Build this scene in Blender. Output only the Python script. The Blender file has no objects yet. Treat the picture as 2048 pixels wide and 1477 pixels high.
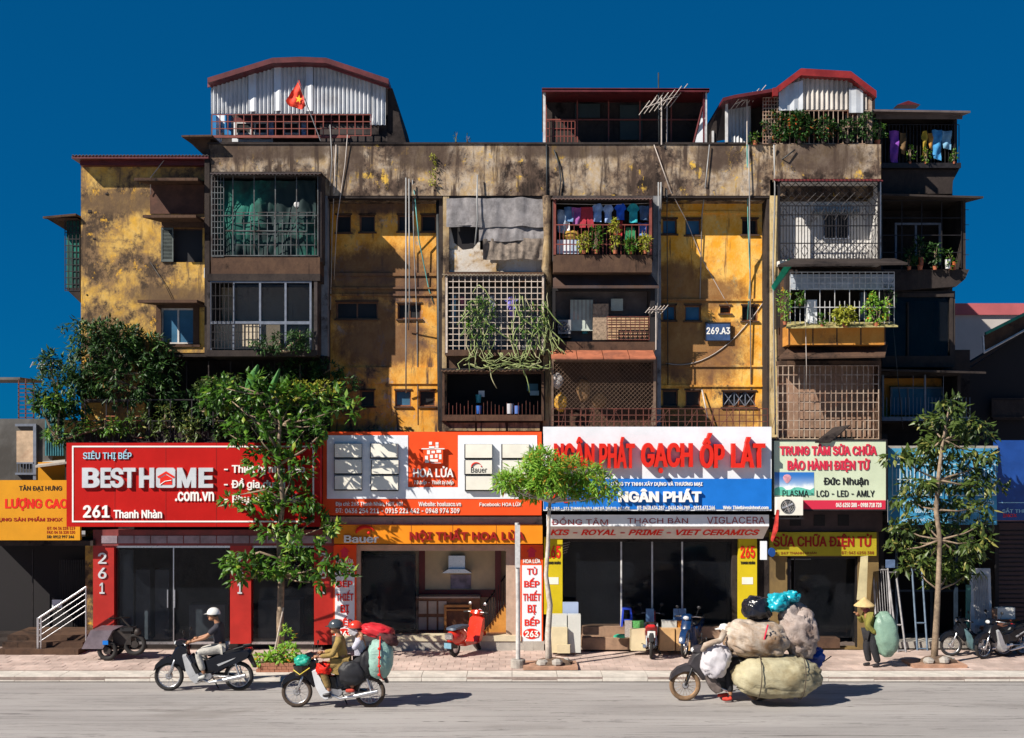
import bpy, bmesh, math, random
from mathutils import Vector, Matrix, Euler, noise as mnoise
R = random.Random(7)
SC = bpy.context.scene
COL = SC.collection
rad = math.radians
# ---------------------------------------------------------------- camera, sky, sun, exposure
cam = bpy.data.cameras.new('camera'); camo = bpy.data.objects.new('camera', cam); COL.objects.link(camo); SC.camera = camo
camo.location = (0, -30, 5); camo.rotation_euler = (rad(90), 0, 0)
cam.sensor_width = 36; cam.lens = 36*2400/2048; cam.shift_y = 161.5/2048; cam.clip_end = 3000
SUN = Vector((1.0, 0.75, -1.0))
world = bpy.data.worlds.new('World'); SC.world = world; world.use_nodes = True
wn = world.node_tree; bg = wn.nodes['Background']
sky = wn.nodes.new('ShaderNodeTexSky'); sky.sky_type = 'NISHITA'; sky.sun_disc = False
sky.sun_elevation = rad(38.7); sky.sun_rotation = rad(180+53); sky.altitude = 3000; sky.dust_density = 0; sky.ozone_density = 6
# a polarised, deep blue sky: the Sky Texture compressed and tinted
gm = wn.nodes.new('ShaderNodeGamma'); gm.inputs[1].default_value = 0.35
tn = wn.nodes.new('ShaderNodeMix'); tn.data_type = 'RGBA'; tn.blend_type = 'MULTIPLY'; tn.inputs[0].default_value = 1
tn.inputs[7].default_value = (0.004, 0.50, 1.12, 1)
wn.links.new(sky.outputs[0], gm.inputs[0]); wn.links.new(gm.outputs[0], tn.inputs[6]); wn.links.new(tn.outputs[2], bg.inputs[0])
bg.inputs[1].default_value = 0.10
sl = bpy.data.lights.new('sun', 'SUN'); sl.energy = 5.0; sl.angle = rad(0.5); sl.color = (1, .93, .82)
slo = bpy.data.objects.new('sun', sl); COL.objects.link(slo); slo.rotation_euler = SUN.to_track_quat('-Z', 'Y').to_euler()
vs = SC.view_settings; vs.view_transform = 'Standard'; vs.look = 'None'; vs.exposure = 0.56; vs.gamma = 1
SC.cycles.max_bounces = 6; SC.cycles.transparent_max_bounces = 12
# ---------------------------------------------------------------- pixel <-> place
def X(px, y=0.0): return (px-1024)*(30+y)/2400
def Z(py, y=0.0): return 5-(py-900)*(30+y)/2400
def U(y=0.0): return (30+y)/2400            # metres per photo pixel at depth y
def GY(py, z=0.0): return 2400*(5-z)/(py-900)-30   # depth of a ground point seen at row py
# ---------------------------------------------------------------- materials
MATS = {}
def nod(nt, t, **k):
    n = nt.nodes.new(t)
    for a, b in k.items(): setattr(n, a, b)
    return n
def base_mat(name):
    m = bpy.data.materials.new(name); m.use_nodes = True; nt = m.node_tree
    return m, nt, nt.nodes['Principled BSDF']
def c4(c): return (c[0], c[1], c[2], 1)
def ramp(nt, a, b, src):
    n = nod(nt, 'ShaderNodeMapRange'); n.interpolation_type = 'SMOOTHSTEP'
    n.inputs[1].default_value = a; n.inputs[2].default_value = b
    nt.links.new(src, n.inputs[0]); return n.outputs[0]
def mixc(nt, f, a, b, mode='MIX'):
    n = nod(nt, 'ShaderNodeMix', data_type='RGBA', blend_type=mode)
    for i, v in ((0, f), (6, a), (7, b)):
        if isinstance(v, (int, float)): n.inputs[i].default_value = v
        elif isinstance(v, tuple): n.inputs[i].default_value = c4(v)
        else: nt.links.new(v, n.inputs[i])
    return n.outputs[2]
def noi(nt, co, scale, detail=6, rough=.6, dist=0.0, sc=None):
    if sc:
        mp = nod(nt, 'ShaderNodeMapping'); mp.inputs[3].default_value = sc; nt.links.new(co, mp.inputs[0]); co = mp.outputs[0]
    n = nod(nt, 'ShaderNodeTexNoise'); n.inputs['Scale'].default_value = scale; n.inputs['Detail'].default_value = detail
    n.inputs['Roughness'].default_value = rough; n.inputs['Distortion'].default_value = dist
    nt.links.new(co, n.inputs['Vector']); return n.outputs[0]
def bump(nt, b, h, s, d=.02):
    n = nod(nt, 'ShaderNodeBump'); n.inputs['Strength'].default_value = s; n.inputs['Distance'].default_value = d
    nt.links.new(h, n.inputs['Height']); nt.links.new(n.outputs[0], b.inputs['Normal'])
def M(name, col, rough=.7, metal=0.0, var=.25, scale=6.0, bmp=.15, dirt=None, dirt_amt=.45, emit=None, coat=0, spec=.5, island=0, bd=.01):
    """general painted / plastic / metal / cloth surface with mottling, optional dirt colour"""
    if name in MATS: return MATS[name]
    m, nt, b = base_mat(name); tc = nod(nt, 'ShaderNodeTexCoord').outputs['Object']
    n1 = noi(nt, tc, scale, 8, .65)
    dk = tuple(c*(1-var) for c in col); lt = tuple(min(1, c*(1+var*.6)) for c in col)
    c = mixc(nt, ramp(nt, .3, .7, n1), dk, lt)
    if dirt:
        n2 = noi(nt, tc, scale*.35, 10, .7, .4)
        c = mixc(nt, ramp(nt, 1-dirt_amt-.1, 1-dirt_amt+.18, n2), c, dirt)
    if island:
        g = nod(nt, 'ShaderNodeNewGeometry'); v = nod(nt, 'ShaderNodeMapRange'); v.inputs[3].default_value = 1-island; v.inputs[4].default_value = 1+island
        nt.links.new(g.outputs['Random Per Island'], v.inputs[0])
        h = nod(nt, 'ShaderNodeHueSaturation'); nt.links.new(v.outputs[0], h.inputs['Value']); nt.links.new(c, h.inputs['Color']); c = h.outputs[0]
    nt.links.new(c, b.inputs['Base Color'])
    b.inputs['Metallic'].default_value = metal; b.inputs['Specular IOR Level'].default_value = spec
    rr = nod(nt, 'ShaderNodeMapRange'); rr.inputs[3].default_value = max(0, rough-.12); rr.inputs[4].default_value = min(1, rough+.12)
    nt.links.new(n1, rr.inputs[0]); nt.links.new(rr.outputs[0], b.inputs['Roughness'])
    if coat: b.inputs['Coat Weight'].default_value = coat
    if emit: b.inputs['Emission Color'].default_value = c4(col); b.inputs['Emission Strength'].default_value = emit
    if bmp: bump(nt, b, noi(nt, tc, scale*(5 if bd < .02 else 2.2), 6, .62, 1.2 if bd > .02 else 0, (1, 1, 1.7) if bd > .02 else None), bmp, bd)
    MATS[name] = m; return m
def plaster(name, base, light, stain, dark, amt=.5, drip=.5, blobs=(), patch=None, sc=1.0):
    """old lime-washed render: mottled wash, grime, drips, worn patches and (world-placed) stains"""
    m, nt, b = base_mat(name); L = nt.links.new
    geo = nod(nt, 'ShaderNodeNewGeometry').outputs['Position']
    big = noi(nt, geo, .75*sc, 12, .72, .25); mid = noi(nt, geo, 2.8*sc, 12, .78, .2, (1, 1, .7)); fine = noi(nt, geo, 11*sc, 8, .75)
    st = noi(nt, geo, 1.0*sc, 7, .65, .2, (5, 5, .55))
    c = mixc(nt, ramp(nt, .35, .68, mid), base, light)
    c = mixc(nt, ramp(nt, .60-.25*amt, .80-.25*amt, big), c, stain)
    mm = nod(nt, 'ShaderNodeMath', operation='MULTIPLY'); L(big, mm.inputs[0]); L(mid, mm.inputs[1])
    c = mixc(nt, ramp(nt, .33-.12*amt, .42-.10*amt, mm.outputs[0]), c, dark)
    if patch:
        pn = noi(nt, geo, 2.3*sc, 12, .78, .25, (1, 1, .75)); c = mixc(nt, ramp(nt, .56, .63, pn), c, patch)
    c = mixc(nt, ramp(nt, .70-.2*drip, .84-.2*drip, st), c, mixc(nt, .35, dark, stain))
    if blobs:
        sep = nod(nt, 'ShaderNodeSeparateXYZ'); L(geo, sep.inputs[0]); acc = None
        for (bx, bz, rx, rz) in blobs:
            v = nod(nt, 'ShaderNodeCombineXYZ')
            for k, (o, cc, r) in enumerate(((0, bx, rx), (2, bz, rz))):
                a = nod(nt, 'ShaderNodeMath', operation='SUBTRACT'); L(sep.outputs[o], a.inputs[0]); a.inputs[1].default_value = cc
                d = nod(nt, 'ShaderNodeMath', operation='DIVIDE'); L(a.outputs[0], d.inputs[0]); d.inputs[1].default_value = r
                L(d.outputs[0], v.inputs[k])
            ln = nod(nt, 'ShaderNodeVectorMath', operation='LENGTH'); L(v.outputs[0], ln.inputs[0])
            ad = nod(nt, 'ShaderNodeMath', operation='MULTIPLY_ADD'); L(mid, ad.inputs[0]); ad.inputs[1].default_value = 1.6; L(ln.outputs['Value'], ad.inputs[2])
            f = nod(nt, 'ShaderNodeMapRange'); f.interpolation_type = 'SMOOTHSTEP'; f.inputs[1].default_value = 2.3; f.inputs[2].default_value = 1.55; f.inputs[4].default_value = .85; L(ad.outputs[0], f.inputs[0])
            if acc is None: acc = f.outputs[0]
            else:
                mx = nod(nt, 'ShaderNodeMath', operation='MAXIMUM'); L(acc, mx.inputs[0]); L(f.outputs[0], mx.inputs[1]); acc = mx.outputs[0]
        bc = mixc(nt, ramp(nt, .3, .75, mid), mixc(nt, .25, dark, stain), mixc(nt, .7, dark, stain))
        c = mixc(nt, acc, c, bc)
    c = mixc(nt, ramp(nt, .58, .8, fine), c, tuple(x*.55 for x in stain))
    L(c, b.inputs['Base Color']); b.inputs['Roughness'].default_value = .92; b.inputs['Specular IOR Level'].default_value = .15
    ad = nod(nt, 'ShaderNodeMath', operation='MULTIPLY_ADD'); L(mid, ad.inputs[0]); ad.inputs[1].default_value = 1.5; L(fine, ad.inputs[2])
    bump(nt, b, ad.outputs[0], .35, .025)
    MATS[name] = m; return m
def glass_mat(name, tint, rough=.08, alpha=.35):
    m, nt, b = base_mat(name); tc = nod(nt, 'ShaderNodeTexCoord').outputs['Object']
    c = mixc(nt, ramp(nt, .3, .7, noi(nt, tc, 1.5, 4)), tint, tuple(x*1.5 for x in tint)); nt.links.new(c, b.inputs['Base Color'])
    b.inputs['Roughness'].default_value = rough; b.inputs['Alpha'].default_value = alpha; b.inputs['Specular IOR Level'].default_value = .35
    MATS[name] = m; return m
def leaf_mat(name, dark, light, tip=None, rough=.5, trans=.25):
    m, nt, b = base_mat(name); L = nt.links.new
    g = nod(nt, 'ShaderNodeNewGeometry'); rnd = g.outputs['Random Per Island']
    c = mixc(nt, rnd, dark, light)
    if tip: c = mixc(nt, ramp(nt, .86, .97, rnd), c, tip)
    tc = nod(nt, 'ShaderNodeTexCoord').outputs['Object']
    c = mixc(nt, ramp(nt, .35, .65, noi(nt, tc, 1.3, 3)), c, mixc(nt, .5, c, light))
    L(c, b.inputs['Base Color']); b.inputs['Roughness'].default_value = rough; b.inputs['Specular IOR Level'].default_value = .4
    t = nod(nt, 'ShaderNodeBsdfTranslucent'); L(c, t.inputs[0]); mx = nod(nt, 'ShaderNodeMixShader'); mx.inputs[0].default_value = trans
    L(b.outputs[0], mx.inputs[1]); L(t.outputs[0], mx.inputs[2]); L(mx.outputs[0], nt.nodes['Material Output'].inputs[0])
    MATS[name] = m; return m
# ---------------------------------------------------------------- mesh builder
class MB:
    def __init__(s): s.v = []; s.f = []
    def add(s, vs, fs):
        n = len(s.v); s.v += [tuple(v) for v in vs]; s.f += [tuple(i+n for i in f) for f in fs]; return s
    def box(s, x0, x1, y0, y1, z0, z1):
        if x1 < x0: x0, x1 = x1, x0
        if z1 < z0: z0, z1 = z1, z0
        return s.add([(x0,y0,z0),(x1,y0,z0),(x1,y1,z0),(x0,y1,z0),(x0,y0,z1),(x1,y0,z1),(x1,y1,z1),(x0,y1,z1)],
                     [(0,1,5,4),(1,2,6,5),(2,3,7,6),(3,0,4,7),(4,5,6,7),(3,2,1,0)])
    def px(s, a, b, c, d, y, t):                       # front face fills photo pixels a,b..c,d at depth y
        return s.box(X(a,y), X(c,y), y, y+t, Z(d,y), Z(b,y))
    def bar(s, p, q, r, n=4, r2=None):
        p, q = Vector(p), Vector(q); d = q-p
        if d.length < 1e-6: return s
        d.normalize(); u = d.orthogonal().normalized()
        if abs(d.z) > .99: u = Vector((1, 0, 0))
        w = d.cross(u); r2 = r if r2 is None else r2; vs = []
        off = math.pi/4 if n == 4 else 0
        for c, rr in ((p, r), (q, r2)):
            for i in range(n):
                a = 2*math.pi*i/n+off; vs.append(c+u*math.cos(a)*rr+w*math.sin(a)*rr)
        fs = [(i, (i+1) % n, n+(i+1) % n, n+i) for i in range(n)]+[tuple(range(n))[::-1], tuple(range(n, 2*n))]
        return s.add(vs, fs)
    def tube(s, pts, r, n=6):
        pts = [Vector(p) for p in pts]; rs = r if isinstance(r, (list, tuple)) else [r]*len(pts); vs = []; u = None
        for i, p in enumerate(pts):
            d = (pts[min(i+1, len(pts)-1)]-pts[max(i-1, 0)]).normalized()
            u = (d.orthogonal() if u is None else u-d*u.dot(d)).normalized(); w = d.cross(u)
            vs += [p+(u*math.cos(2*math.pi*k/n)+w*math.sin(2*math.pi*k/n))*rs[i] for k in range(n)]
        fs = [(i*n+k, i*n+(k+1) % n, (i+1)*n+(k+1) % n, (i+1)*n+k) for i in range(len(pts)-1) for k in range(n)]
        fs += [tuple(range(n))[::-1], tuple(range((len(pts)-1)*n, len(pts)*n))]
        return s.add(vs, fs)
    def prism(s, pts, y0, y1):                          # outline in x,z extruded along y
        n = len(pts); ar = sum(pts[i][0]*pts[(i+1) % n][1]-pts[(i+1) % n][0]*pts[i][1] for i in range(n))
        if ar < 0: pts = pts[::-1]
        return s.add([(x, y0, z) for x, z in pts]+[(x, y1, z) for x, z in pts],
                     [tuple(range(n)), tuple(range(n, 2*n))[::-1]]+[((i+1) % n, i, n+i, n+(i+1) % n) for i in range(n)])
    def fair(s, pts, w, k=.72, e=.02):                  # bevelled fairing: outline in x,z, half width w
        cx = sum(p[0] for p in pts)/len(pts); cz = sum(p[1] for p in pts)/len(pts); n = len(pts)
        ar = sum(pts[i][0]*pts[(i+1) % n][1]-pts[(i+1) % n][0]*pts[i][1] for i in range(n))
        if ar < 0: pts = pts[::-1]
        ins = [(x+(cx-x)*(1-k)*.5, z+(cz-z)*(1-k)) for x, z in pts]
        rows = [(ins, -w), (pts, -w*.6), (pts, w*.6), (ins, w)]; vs = []
        for pp, y in rows: vs += [(x, y, z) for x, z in pp]
        fs = [tuple(range(n)), tuple(range(3*n, 4*n))[::-1]]
        for r in range(3): fs += [(r*n+(i+1) % n, r*n+i, (r+1)*n+i, (r+1)*n+(i+1) % n) for i in range(n)]
        return s.add(vs, fs)
    def lathe(s, c, prof, n=16, axis='z', sx=1, sy=1):
        c = Vector(c); vs = []
        for r, h in prof:
            for k in range(n):
                a = 2*math.pi*k/n; p = (r*math.cos(a)*sx, r*math.sin(a)*sy, h)
                if axis == 'y': p = (p[0], p[2], p[1])
                elif axis == 'x': p = (p[2], p[0], p[1])
                vs.append(c+Vector(p))
        m = len(prof)
        fs = [(i*n+k, i*n+(k+1) % n, (i+1)*n+(k+1) % n, (i+1)*n+k) for i in range(m-1) for k in range(n)]
        fs += [tuple(range(n))[::-1], tuple(range((m-1)*n, m*n))]
        return s.add(vs, fs)
    def ball(s, c, rx, ry, rz, n=12, m=8, wob=0.0, f=2.0):
        c = Vector(c); vs = []; 
        for i in range(m+1):
            t = math.pi*i/m
            for k in range(n):
                a = 2*math.pi*k/n; d = Vector((math.sin(t)*math.cos(a), math.sin(t)*math.sin(a), math.cos(t)))
                q = 1+wob*mnoise.noise((d*f)+c*3) if wob else 1
                vs.append(c+Vector((d.x*rx, d.y*ry, d.z*rz))*q)
        fs = [(i*n+k, (i+1)*n+k, (i+1)*n+(k+1) % n, i*n+(k+1) % n) for i in range(m) for k in range(n)]
        return s.add(vs, fs)
    def torus(s, c, R_, r, n=28, m=8, axis='y', sq=1.0):
        c = Vector(c); vs = []
        for i in range(n):
            a = 2*math.pi*i/n
            for k in range(m):
                b = 2*math.pi*k/m; q = R_+r*math.cos(b); h = r*sq*math.sin(b)
                p = {'y': (q*math.cos(a), h, q*math.sin(a)), 'z': (q*math.cos(a), q*math.sin(a), h), 'x': (h, q*math.cos(a), q*math.sin(a))}[axis]
                vs.append(c+Vector(p))
        return s.add(vs, [(i*m+k, i*m+(k+1) % m, ((i+1) % n)*m+(k+1) % m, ((i+1) % n)*m+k) for i in range(n) for k in range(m)])
    def corr(s, x0, x1, y0, y1, z0, z1, pitch=.1, amp=.018, vert=True, t=.012, zt=None):
        """corrugated sheet: vert: upright sheet at y0 in x,z; else a roof from (y0,z0) to (y1,z1), ridges along y. zt: top height as f(x)"""
        n = max(4, int((x1-x0)/pitch*4)); vs = []; fs = []
        for i in range(n+1):
            x = x0+(x1-x0)*i/n; o = amp*math.sin(i*math.pi/2)
            if vert: top = zt(x) if zt else z1; vs += [(x, y0+o, z0), (x, y0+o, top), (x, y0+o+t, z0), (x, y0+o+t, top)]
            else: vs += [(x, y0, z0+o), (x, y1, z1+o), (x, y0, z0+o-t), (x, y1, z1+o-t)]
        for i in range(n):
            a = 4*i; b = a+4; fs += [(a, b, b+1, a+1), (b+2, a+2, a+3, b+3), (a+2, b+2, b, a), (a+1, b+1, b+3, a+3)]
        return s.add(vs, fs)
    def grid(s, x0, x1, z0, z1, y, dx, dz, r=.012, wob=0):
        n = max(1, round(abs(x1-x0)/dx)); m = max(1, round(abs(z1-z0)/dz))
        for i in range(n+1):
            x = x0+(x1-x0)*i/n+(R.uniform(-wob, wob) if wob else 0); s.box(x-r, x+r, y-r, y+r, z0, z1)
        for j in range(m+1):
            z = z0+(z1-z0)*j/m; s.box(x0, x1, y-r*.8-.006, y+r*.8-.006, z-r, z+r)
        return s
    def diamond(s, x0, x1, z0, z1, y, d, r=.008):
        w, h = x1-x0, z1-z0
        for sgn in (1, -1):
            k = -h
            while k < w:
                a = max(0, -k); b = min(h, w-k)     # line x = k+t, z = t
                if b > a:
                    if sgn > 0: s.bar((x0+k+a, y, z0+a), (x0+k+b, y, z0+b), r)
                    else: s.bar((x0+k+a, y-.008, z1-a), (x0+k+b, y-.008, z1-b), r)
                k += d
        return s
    def build(s, name, mat, parent=None, smooth=False, local=False, label=None, kind=None):
        me = bpy.data.meshes.new(name)
        vs = s.v
        if parent is not None and not local:
            o = world_loc(parent); vs = [(v[0]-o.x, v[1]-o.y, v[2]-o.z) for v in vs]
        me.from_pydata(vs, [], s.f); me.materials.append(mat)
        if smooth: me.shade_smooth() if smooth is True else me.set_sharp_from_angle(angle=smooth)
        if smooth and smooth is not True: me.shade_smooth(); me.set_sharp_from_angle(angle=smooth)
        me.update()
        ob = bpy.data.objects.new(name, me); COL.objects.link(ob)
        if parent is not None: ob.parent = parent
        if label: ob['label'] = label
        if kind: ob['kind'] = kind
        return ob
def world_loc(o):
    l = Vector((0, 0, 0))
    while o is not None: l += o.location; o = o.parent
    return l
def thing(name, label, cat, loc=(0, 0, 0), group=None, rz=0.0):
    o = bpy.data.objects.new(name, None); COL.objects.link(o); o.location = loc; o.rotation_euler = (0, 0, rz); o.empty_display_size = .2
    o['label'] = label; o['category'] = cat
    if group: o['group'] = group
    return o
def tag(o, label, cat, group=None):
    o['label'] = label; o['category'] = cat
    if group: o['group'] = group
    return o
def struct(o): o['kind'] = 'structure'; return o
def holes_wall(mb, x0, x1, z0, z1, y, t, holes):
    """holes: (xa, xb, za, zb) in metres"""
    zs = sorted(set([z0, z1]+[h[2] for h in holes]+[h[3] for h in holes])); zs = [z for z in zs if z0-1e-6 <= z <= z1+1e-6]
    for a, b in zip(zs, zs[1:]):
        if b-a < 1e-4: continue
        hs = sorted((h[0], h[1]) for h in holes if h[2] < (a+b)/2 < h[3]); x = x0
        for p, q in hs:
            if p > x: mb.box(x, p, y, y+t, a, b)
            x = max(x, q)
        if x < x1: mb.box(x, x1, y, y+t, a, b)
def ph(a, b, c, d, y): return (X(a, y), X(c, y), Z(d, y), Z(b, y))
# ---------------------------------------------------------------- lettering
_tc = {}
import os
from mathutils.geometry import delaunay_2d_cdt
FONT = None
try:
    _p = os.path.join(bpy.utils.resource_path('LOCAL'), 'datafiles', 'fonts', 'Inter.woff2')   # the sans that ships with Blender
    if os.path.exists(_p): FONT = bpy.data.fonts.load(_p)
except Exception: FONT = None
def loops_of(s, res):
    c = bpy.data.curves.new('lettering', 'FONT'); c.body = s; c.size = 1; c.extrude = 0; c.fill_mode = 'NONE'; c.resolution_u = res
    if FONT: c.font = FONT
    o = bpy.data.objects.new('lettering', c); COL.objects.link(o); bpy.context.view_layer.update()
    dg = bpy.context.evaluated_depsgraph_get(); me = bpy.data.meshes.new_from_object(o.evaluated_get(dg))
    co = [v.co.copy() for v in me.vertices]; nb = {}
    for e in me.edges: a, b = e.vertices; nb.setdefault(a, []).append(b); nb.setdefault(b, []).append(a)
    seen = set(); out = []
    for v0 in range(len(co)):
        if v0 in seen or v0 not in nb: continue
        lp = []; v = v0; prev = -1
        while v not in seen:
            seen.add(v); lp.append(v); nx = [q for q in nb[v] if q not in seen]
            if not nx: break
            v = min(nx) if len(lp) == 1 else nx[0]
        pts = [(co[k].x, co[k].y) for k in lp]; cl = []
        for p in pts:
            if not cl or math.hypot(p[0]-cl[-1][0], p[1]-cl[-1][1]) > 1e-4: cl.append(p)
        if len(cl) > 2 and math.hypot(cl[0][0]-cl[-1][0], cl[0][1]-cl[-1][1]) < 1e-4: cl.pop()
        if len(cl) > 2: out.append(cl)
    bpy.data.objects.remove(o); bpy.data.curves.remove(c); bpy.data.meshes.remove(me)
    return out
def area(p): return .5*sum(p[i][0]*p[(i+1) % len(p)][1]-p[(i+1) % len(p)][0]*p[i][1] for i in range(len(p)))
def inside(pt, p):
    r = False
    for i in range(len(p)):
        a, b = p[i], p[(i+1) % len(p)]
        if (a[1] > pt[1]) != (b[1] > pt[1]) and pt[0] < (b[0]-a[0])*(pt[1]-a[1])/(b[1]-a[1])+a[0]: r = not r
    return r
def grow(p, d, ky=.6):
    n = len(p); out = []
    for i in range(n):
        a, b, c = Vector(p[i-1]), Vector(p[i]), Vector(p[(i+1) % n])
        u, v = (b-a).normalized(), (c-b).normalized(); nu, nv = Vector((u.y, -u.x)), Vector((v.y, -v.x)); m = nu+nv
        if m.length < .3: m = nu
        m.normalize(); k = 1/max(.6, m.dot(nu)); out.append((b.x+m.x*d*k, b.y+m.y*d*k*ky))
    return out
def text_mesh(s, bold, res=3):
    """glyph outlines, thickened by bold, each filled on its own: verts (x, y, front/back flag, layer), faces"""
    k = (s, bold, res)
    if k in _tc: return _tc[k]
    lp = loops_of(s, res)
    if not lp: _tc[k] = ([], []); return _tc[k]
    big = max(lp, key=lambda p: abs(area(p))); sg = 1 if area(big) > 0 else -1
    lp = [grow(p if sg > 0 else p[::-1], bold) for p in lp]          # outers counter-clockwise
    items = sorted(((min(q[0] for q in p), max(q[0] for q in p), p) for p in lp), key=lambda t: t[0]); cl = []
    for a, b, p in items:
        if cl and a < cl[-1][0]: cl[-1][1].append(p); cl[-1][0] = max(cl[-1][0], b)
        else: cl.append([b, [p]])
    vs = []; fs = []
    for _, g in cl:
        P_ = [Vector(q) for l in g for q in l]; E_ = []; o_ = 0
        for l in g: E_ += [(o_+i, o_+(i+1) % len(l)) for i in range(len(l))]; o_ += len(l)
        cv, ce, cf = delaunay_2d_cdt(P_, E_, [], 0, 1e-5)[:3]
        seg = [(P_[a], P_[b]) for a, b in E_]; keep = []
        for f in cf:
            cx = sum(cv[i].x for i in f)/len(f); cy = sum(cv[i].y for i in f)/len(f); w = 0
            for a, b in seg:
                if a.y <= cy < b.y and (b.x-a.x)*(cy-a.y)-(cx-a.x)*(b.y-a.y) > 0: w += 1
                elif b.y <= cy < a.y and (b.x-a.x)*(cy-a.y)-(cx-a.x)*(b.y-a.y) < 0: w -= 1
            if w > 0: keep.append(tuple(f))
        base = len(vs); N = len(cv); vs += [(v.x, v.y, 1, 0) for v in cv]+[(v.x, v.y, 0, 0) for v in cv]; cnt = {}
        for f in keep:
            a, b, c = (cv[i] for i in f[:3])
            if (b.x-a.x)*(c.y-a.y)-(c.x-a.x)*(b.y-a.y) < 0: f = f[::-1]
            fs.append(tuple(base+i for i in f))
            for i in range(len(f)): e = (f[i], f[(i+1) % len(f)]); cnt[e] = 1
        fs += [(base+a, base+N+a, base+N+b, base+b) for a, b in cnt if (b, a) not in cnt]
    _tc[k] = (vs, fs); return _tc[k]
def text(parent, s, a, b, c, d, y, mat, depth=.012, bold=.02, shear=0.0, name='lettering', space=None, tilt=0.0):
    """string s filling photo pixels a,b..c,d, its back at depth y, standing out by depth"""
    vs, fs = text_mesh(s, bold*.85, 3 if d-b > 14 else 1)
    if not vs: return None
    if shear: vs = [(v[0]+v[1]*shear, v[1], v[2], v[3]) for v in vs]
    x0 = min(v[0] for v in vs); x1 = max(v[0] for v in vs); z0 = min(v[1] for v in vs); z1 = max(v[1] for v in vs)
    yf = y-depth; A, B, C_, D = X(a, yf), Z(b, yf), X(c, yf), Z(d, yf)
    out = []
    for v in vs:
        zz = D+(v[1]-z0)/(z1-z0)*(B-D)
        out.append((A+(v[0]-x0)/(x1-x0)*(C_-A), y-(depth if v[2] else 0)-.002-.0006*v[3]+tilt*(B-zz), zz))
    m = MB(); m.add(out, fs); return m.build(name, mat, parent)
# ---------------------------------------------------------------- foliage
def leaf(mb, p, d, up, l, w):
    d = d.normalized(); sd = d.cross(up)
    sd = sd.normalized() if sd.length > .05 else d.orthogonal().normalized()
    nn = sd.cross(d).normalized(); n = len(mb.v)
    mb.v += [tuple(p), tuple(p+d*l*.45+sd*w*.5-nn*w*.12), tuple(p+d*l-nn*l*.12), tuple(p+d*l*.45-sd*w*.5-nn*w*.12), tuple(p+d*l*.5)]
    mb.f += [(n, n+1, n+4), (n+1, n+2, n+4), (n+2, n+3, n+4), (n+3, n, n+4)]
def rv(): 
    while True:
        v = Vector((R.uniform(-1, 1), R.uniform(-1, 1), R.uniform(-1, 1)))
        if .05 < v.length < 1: return v
def foliage(mb, c, r, n, l, w, droop=.4, k=9, shell=.55):
    """leaf clumps spread through an ellipsoid"""
    c = Vector(c)
    for _ in range(max(1, n//k)):
        v = rv(); v = v.normalized()*(v.length**shell); p = c+Vector((v.x*r[0], v.y*r[1], v.z*r[2]))
        for _ in range(k):
            d = (rv()+v*.6+Vector((0, -.15, .12))).normalized(); q = p+rv()*l*.55
            d.z -= droop*R.random(); s = R.uniform(.65, 1.25)
            leaf(mb, q, d, Vector((R.uniform(-.5, .5), R.uniform(-.9, .1), 1)), l*s, w*s)
def each(mb, name, mat, parent=None, **k):
    """every box of a builder as an object of its own"""
    out = []
    for i in range(0, len(mb.v), 8):
        q = MB(); q.v = mb.v[i:i+8]; q.f = [tuple(a-i for a in f) for f in mb.f if i <= f[0] < i+8]; out.append(q.build(name, mat, parent, **k))
    return out
# ---------------------------------------------------------------- shared materials
OCH = (.62, .31, .045); OCHL = (.74, .42, .10); STN = (.13, .085, .06); DRK = (.035, .024, .02)
m_parapet = plaster('parapet plaster', (.42, .29, .15), (.52, .45, .38), (.15, .10, .075), (.026, .019, .016), .82, 1.1, patch=(.68, .42, .07),
                    blobs=[(X(1640), Z(320), 1.0, .40), (X(1150), Z(300), 1.6, .2), (X(850), Z(310), .7, .35), (X(560), Z(300), 1.5, .25), (X(1430), Z(310), .4, .4), (X(700), Z(315), .3, .5)])
m_wing = plaster('wing plaster', (.58, .33, .055), (.68, .45, .15), (.24, .15, .08), (.065, .045, .032), .86, .7, patch=(.70, .38, .05), sc=1.3,
                 blobs=[(X(340), Z(590), .9, .25), (X(230), Z(400), 1.0, .25)])
m_bayC = plaster('stair bay plaster', (.70, .29, .03), (.78, .45, .12), (.22, .12, .08), (.04, .03, .03), .55, .75, patch=(.46, .34, .26),
                 blobs=[(X(750), Z(545), 1.5, .62), (X(760), Z(680), 1.1, .62), (X(720), Z(620), .8, .4), (X(750), Z(400), 1.3, .2)])
m_bayF = plaster('stair bay right plaster', (.84, .36, .028), (.92, .58, .17), (.34, .16, .07), (.08, .048, .034), .45, .6, patch=(.70, .50, .20),
                 blobs=[(X(1400), Z(580), 1.1, .4), (X(1400), Z(700), 1.1, .75), (X(1370), Z(640), .5, .4), (X(1410), Z(835), 1.3, .3), (X(1360), Z(545), .5, .35)])
m_pillar = plaster('pillar plaster', (.36, .24, .11), (.46, .36, .23), (.13, .09, .065), (.035, .025, .02), .7, 1.0)
m_pillg = plaster('grey pillar plaster', (.20, .21, .23), (.30, .30, .31), (.10, .09, .09), (.05, .04, .04), .4, .6)
m_pilly = plaster('pale pillar plaster', (.58, .42, .18), (.64, .52, .32), (.24, .15, .08), (.06, .045, .03), .5, .8)
m_dark = plaster('shade dark concrete', (.034, .027, .026), (.055, .043, .038), (.018, .014, .014), (.009, .007, .008), .5, .5)  # shade on frames and the right block is darkened into this colour
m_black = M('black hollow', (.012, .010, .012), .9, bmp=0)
m_room = plaster('dim room plaster', (.055, .045, .045), (.085, .07, .065), (.03, .025, .025), (.012, .01, .01), .5, .3)  # wall colour lowered to put deep interior shade into it
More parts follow.
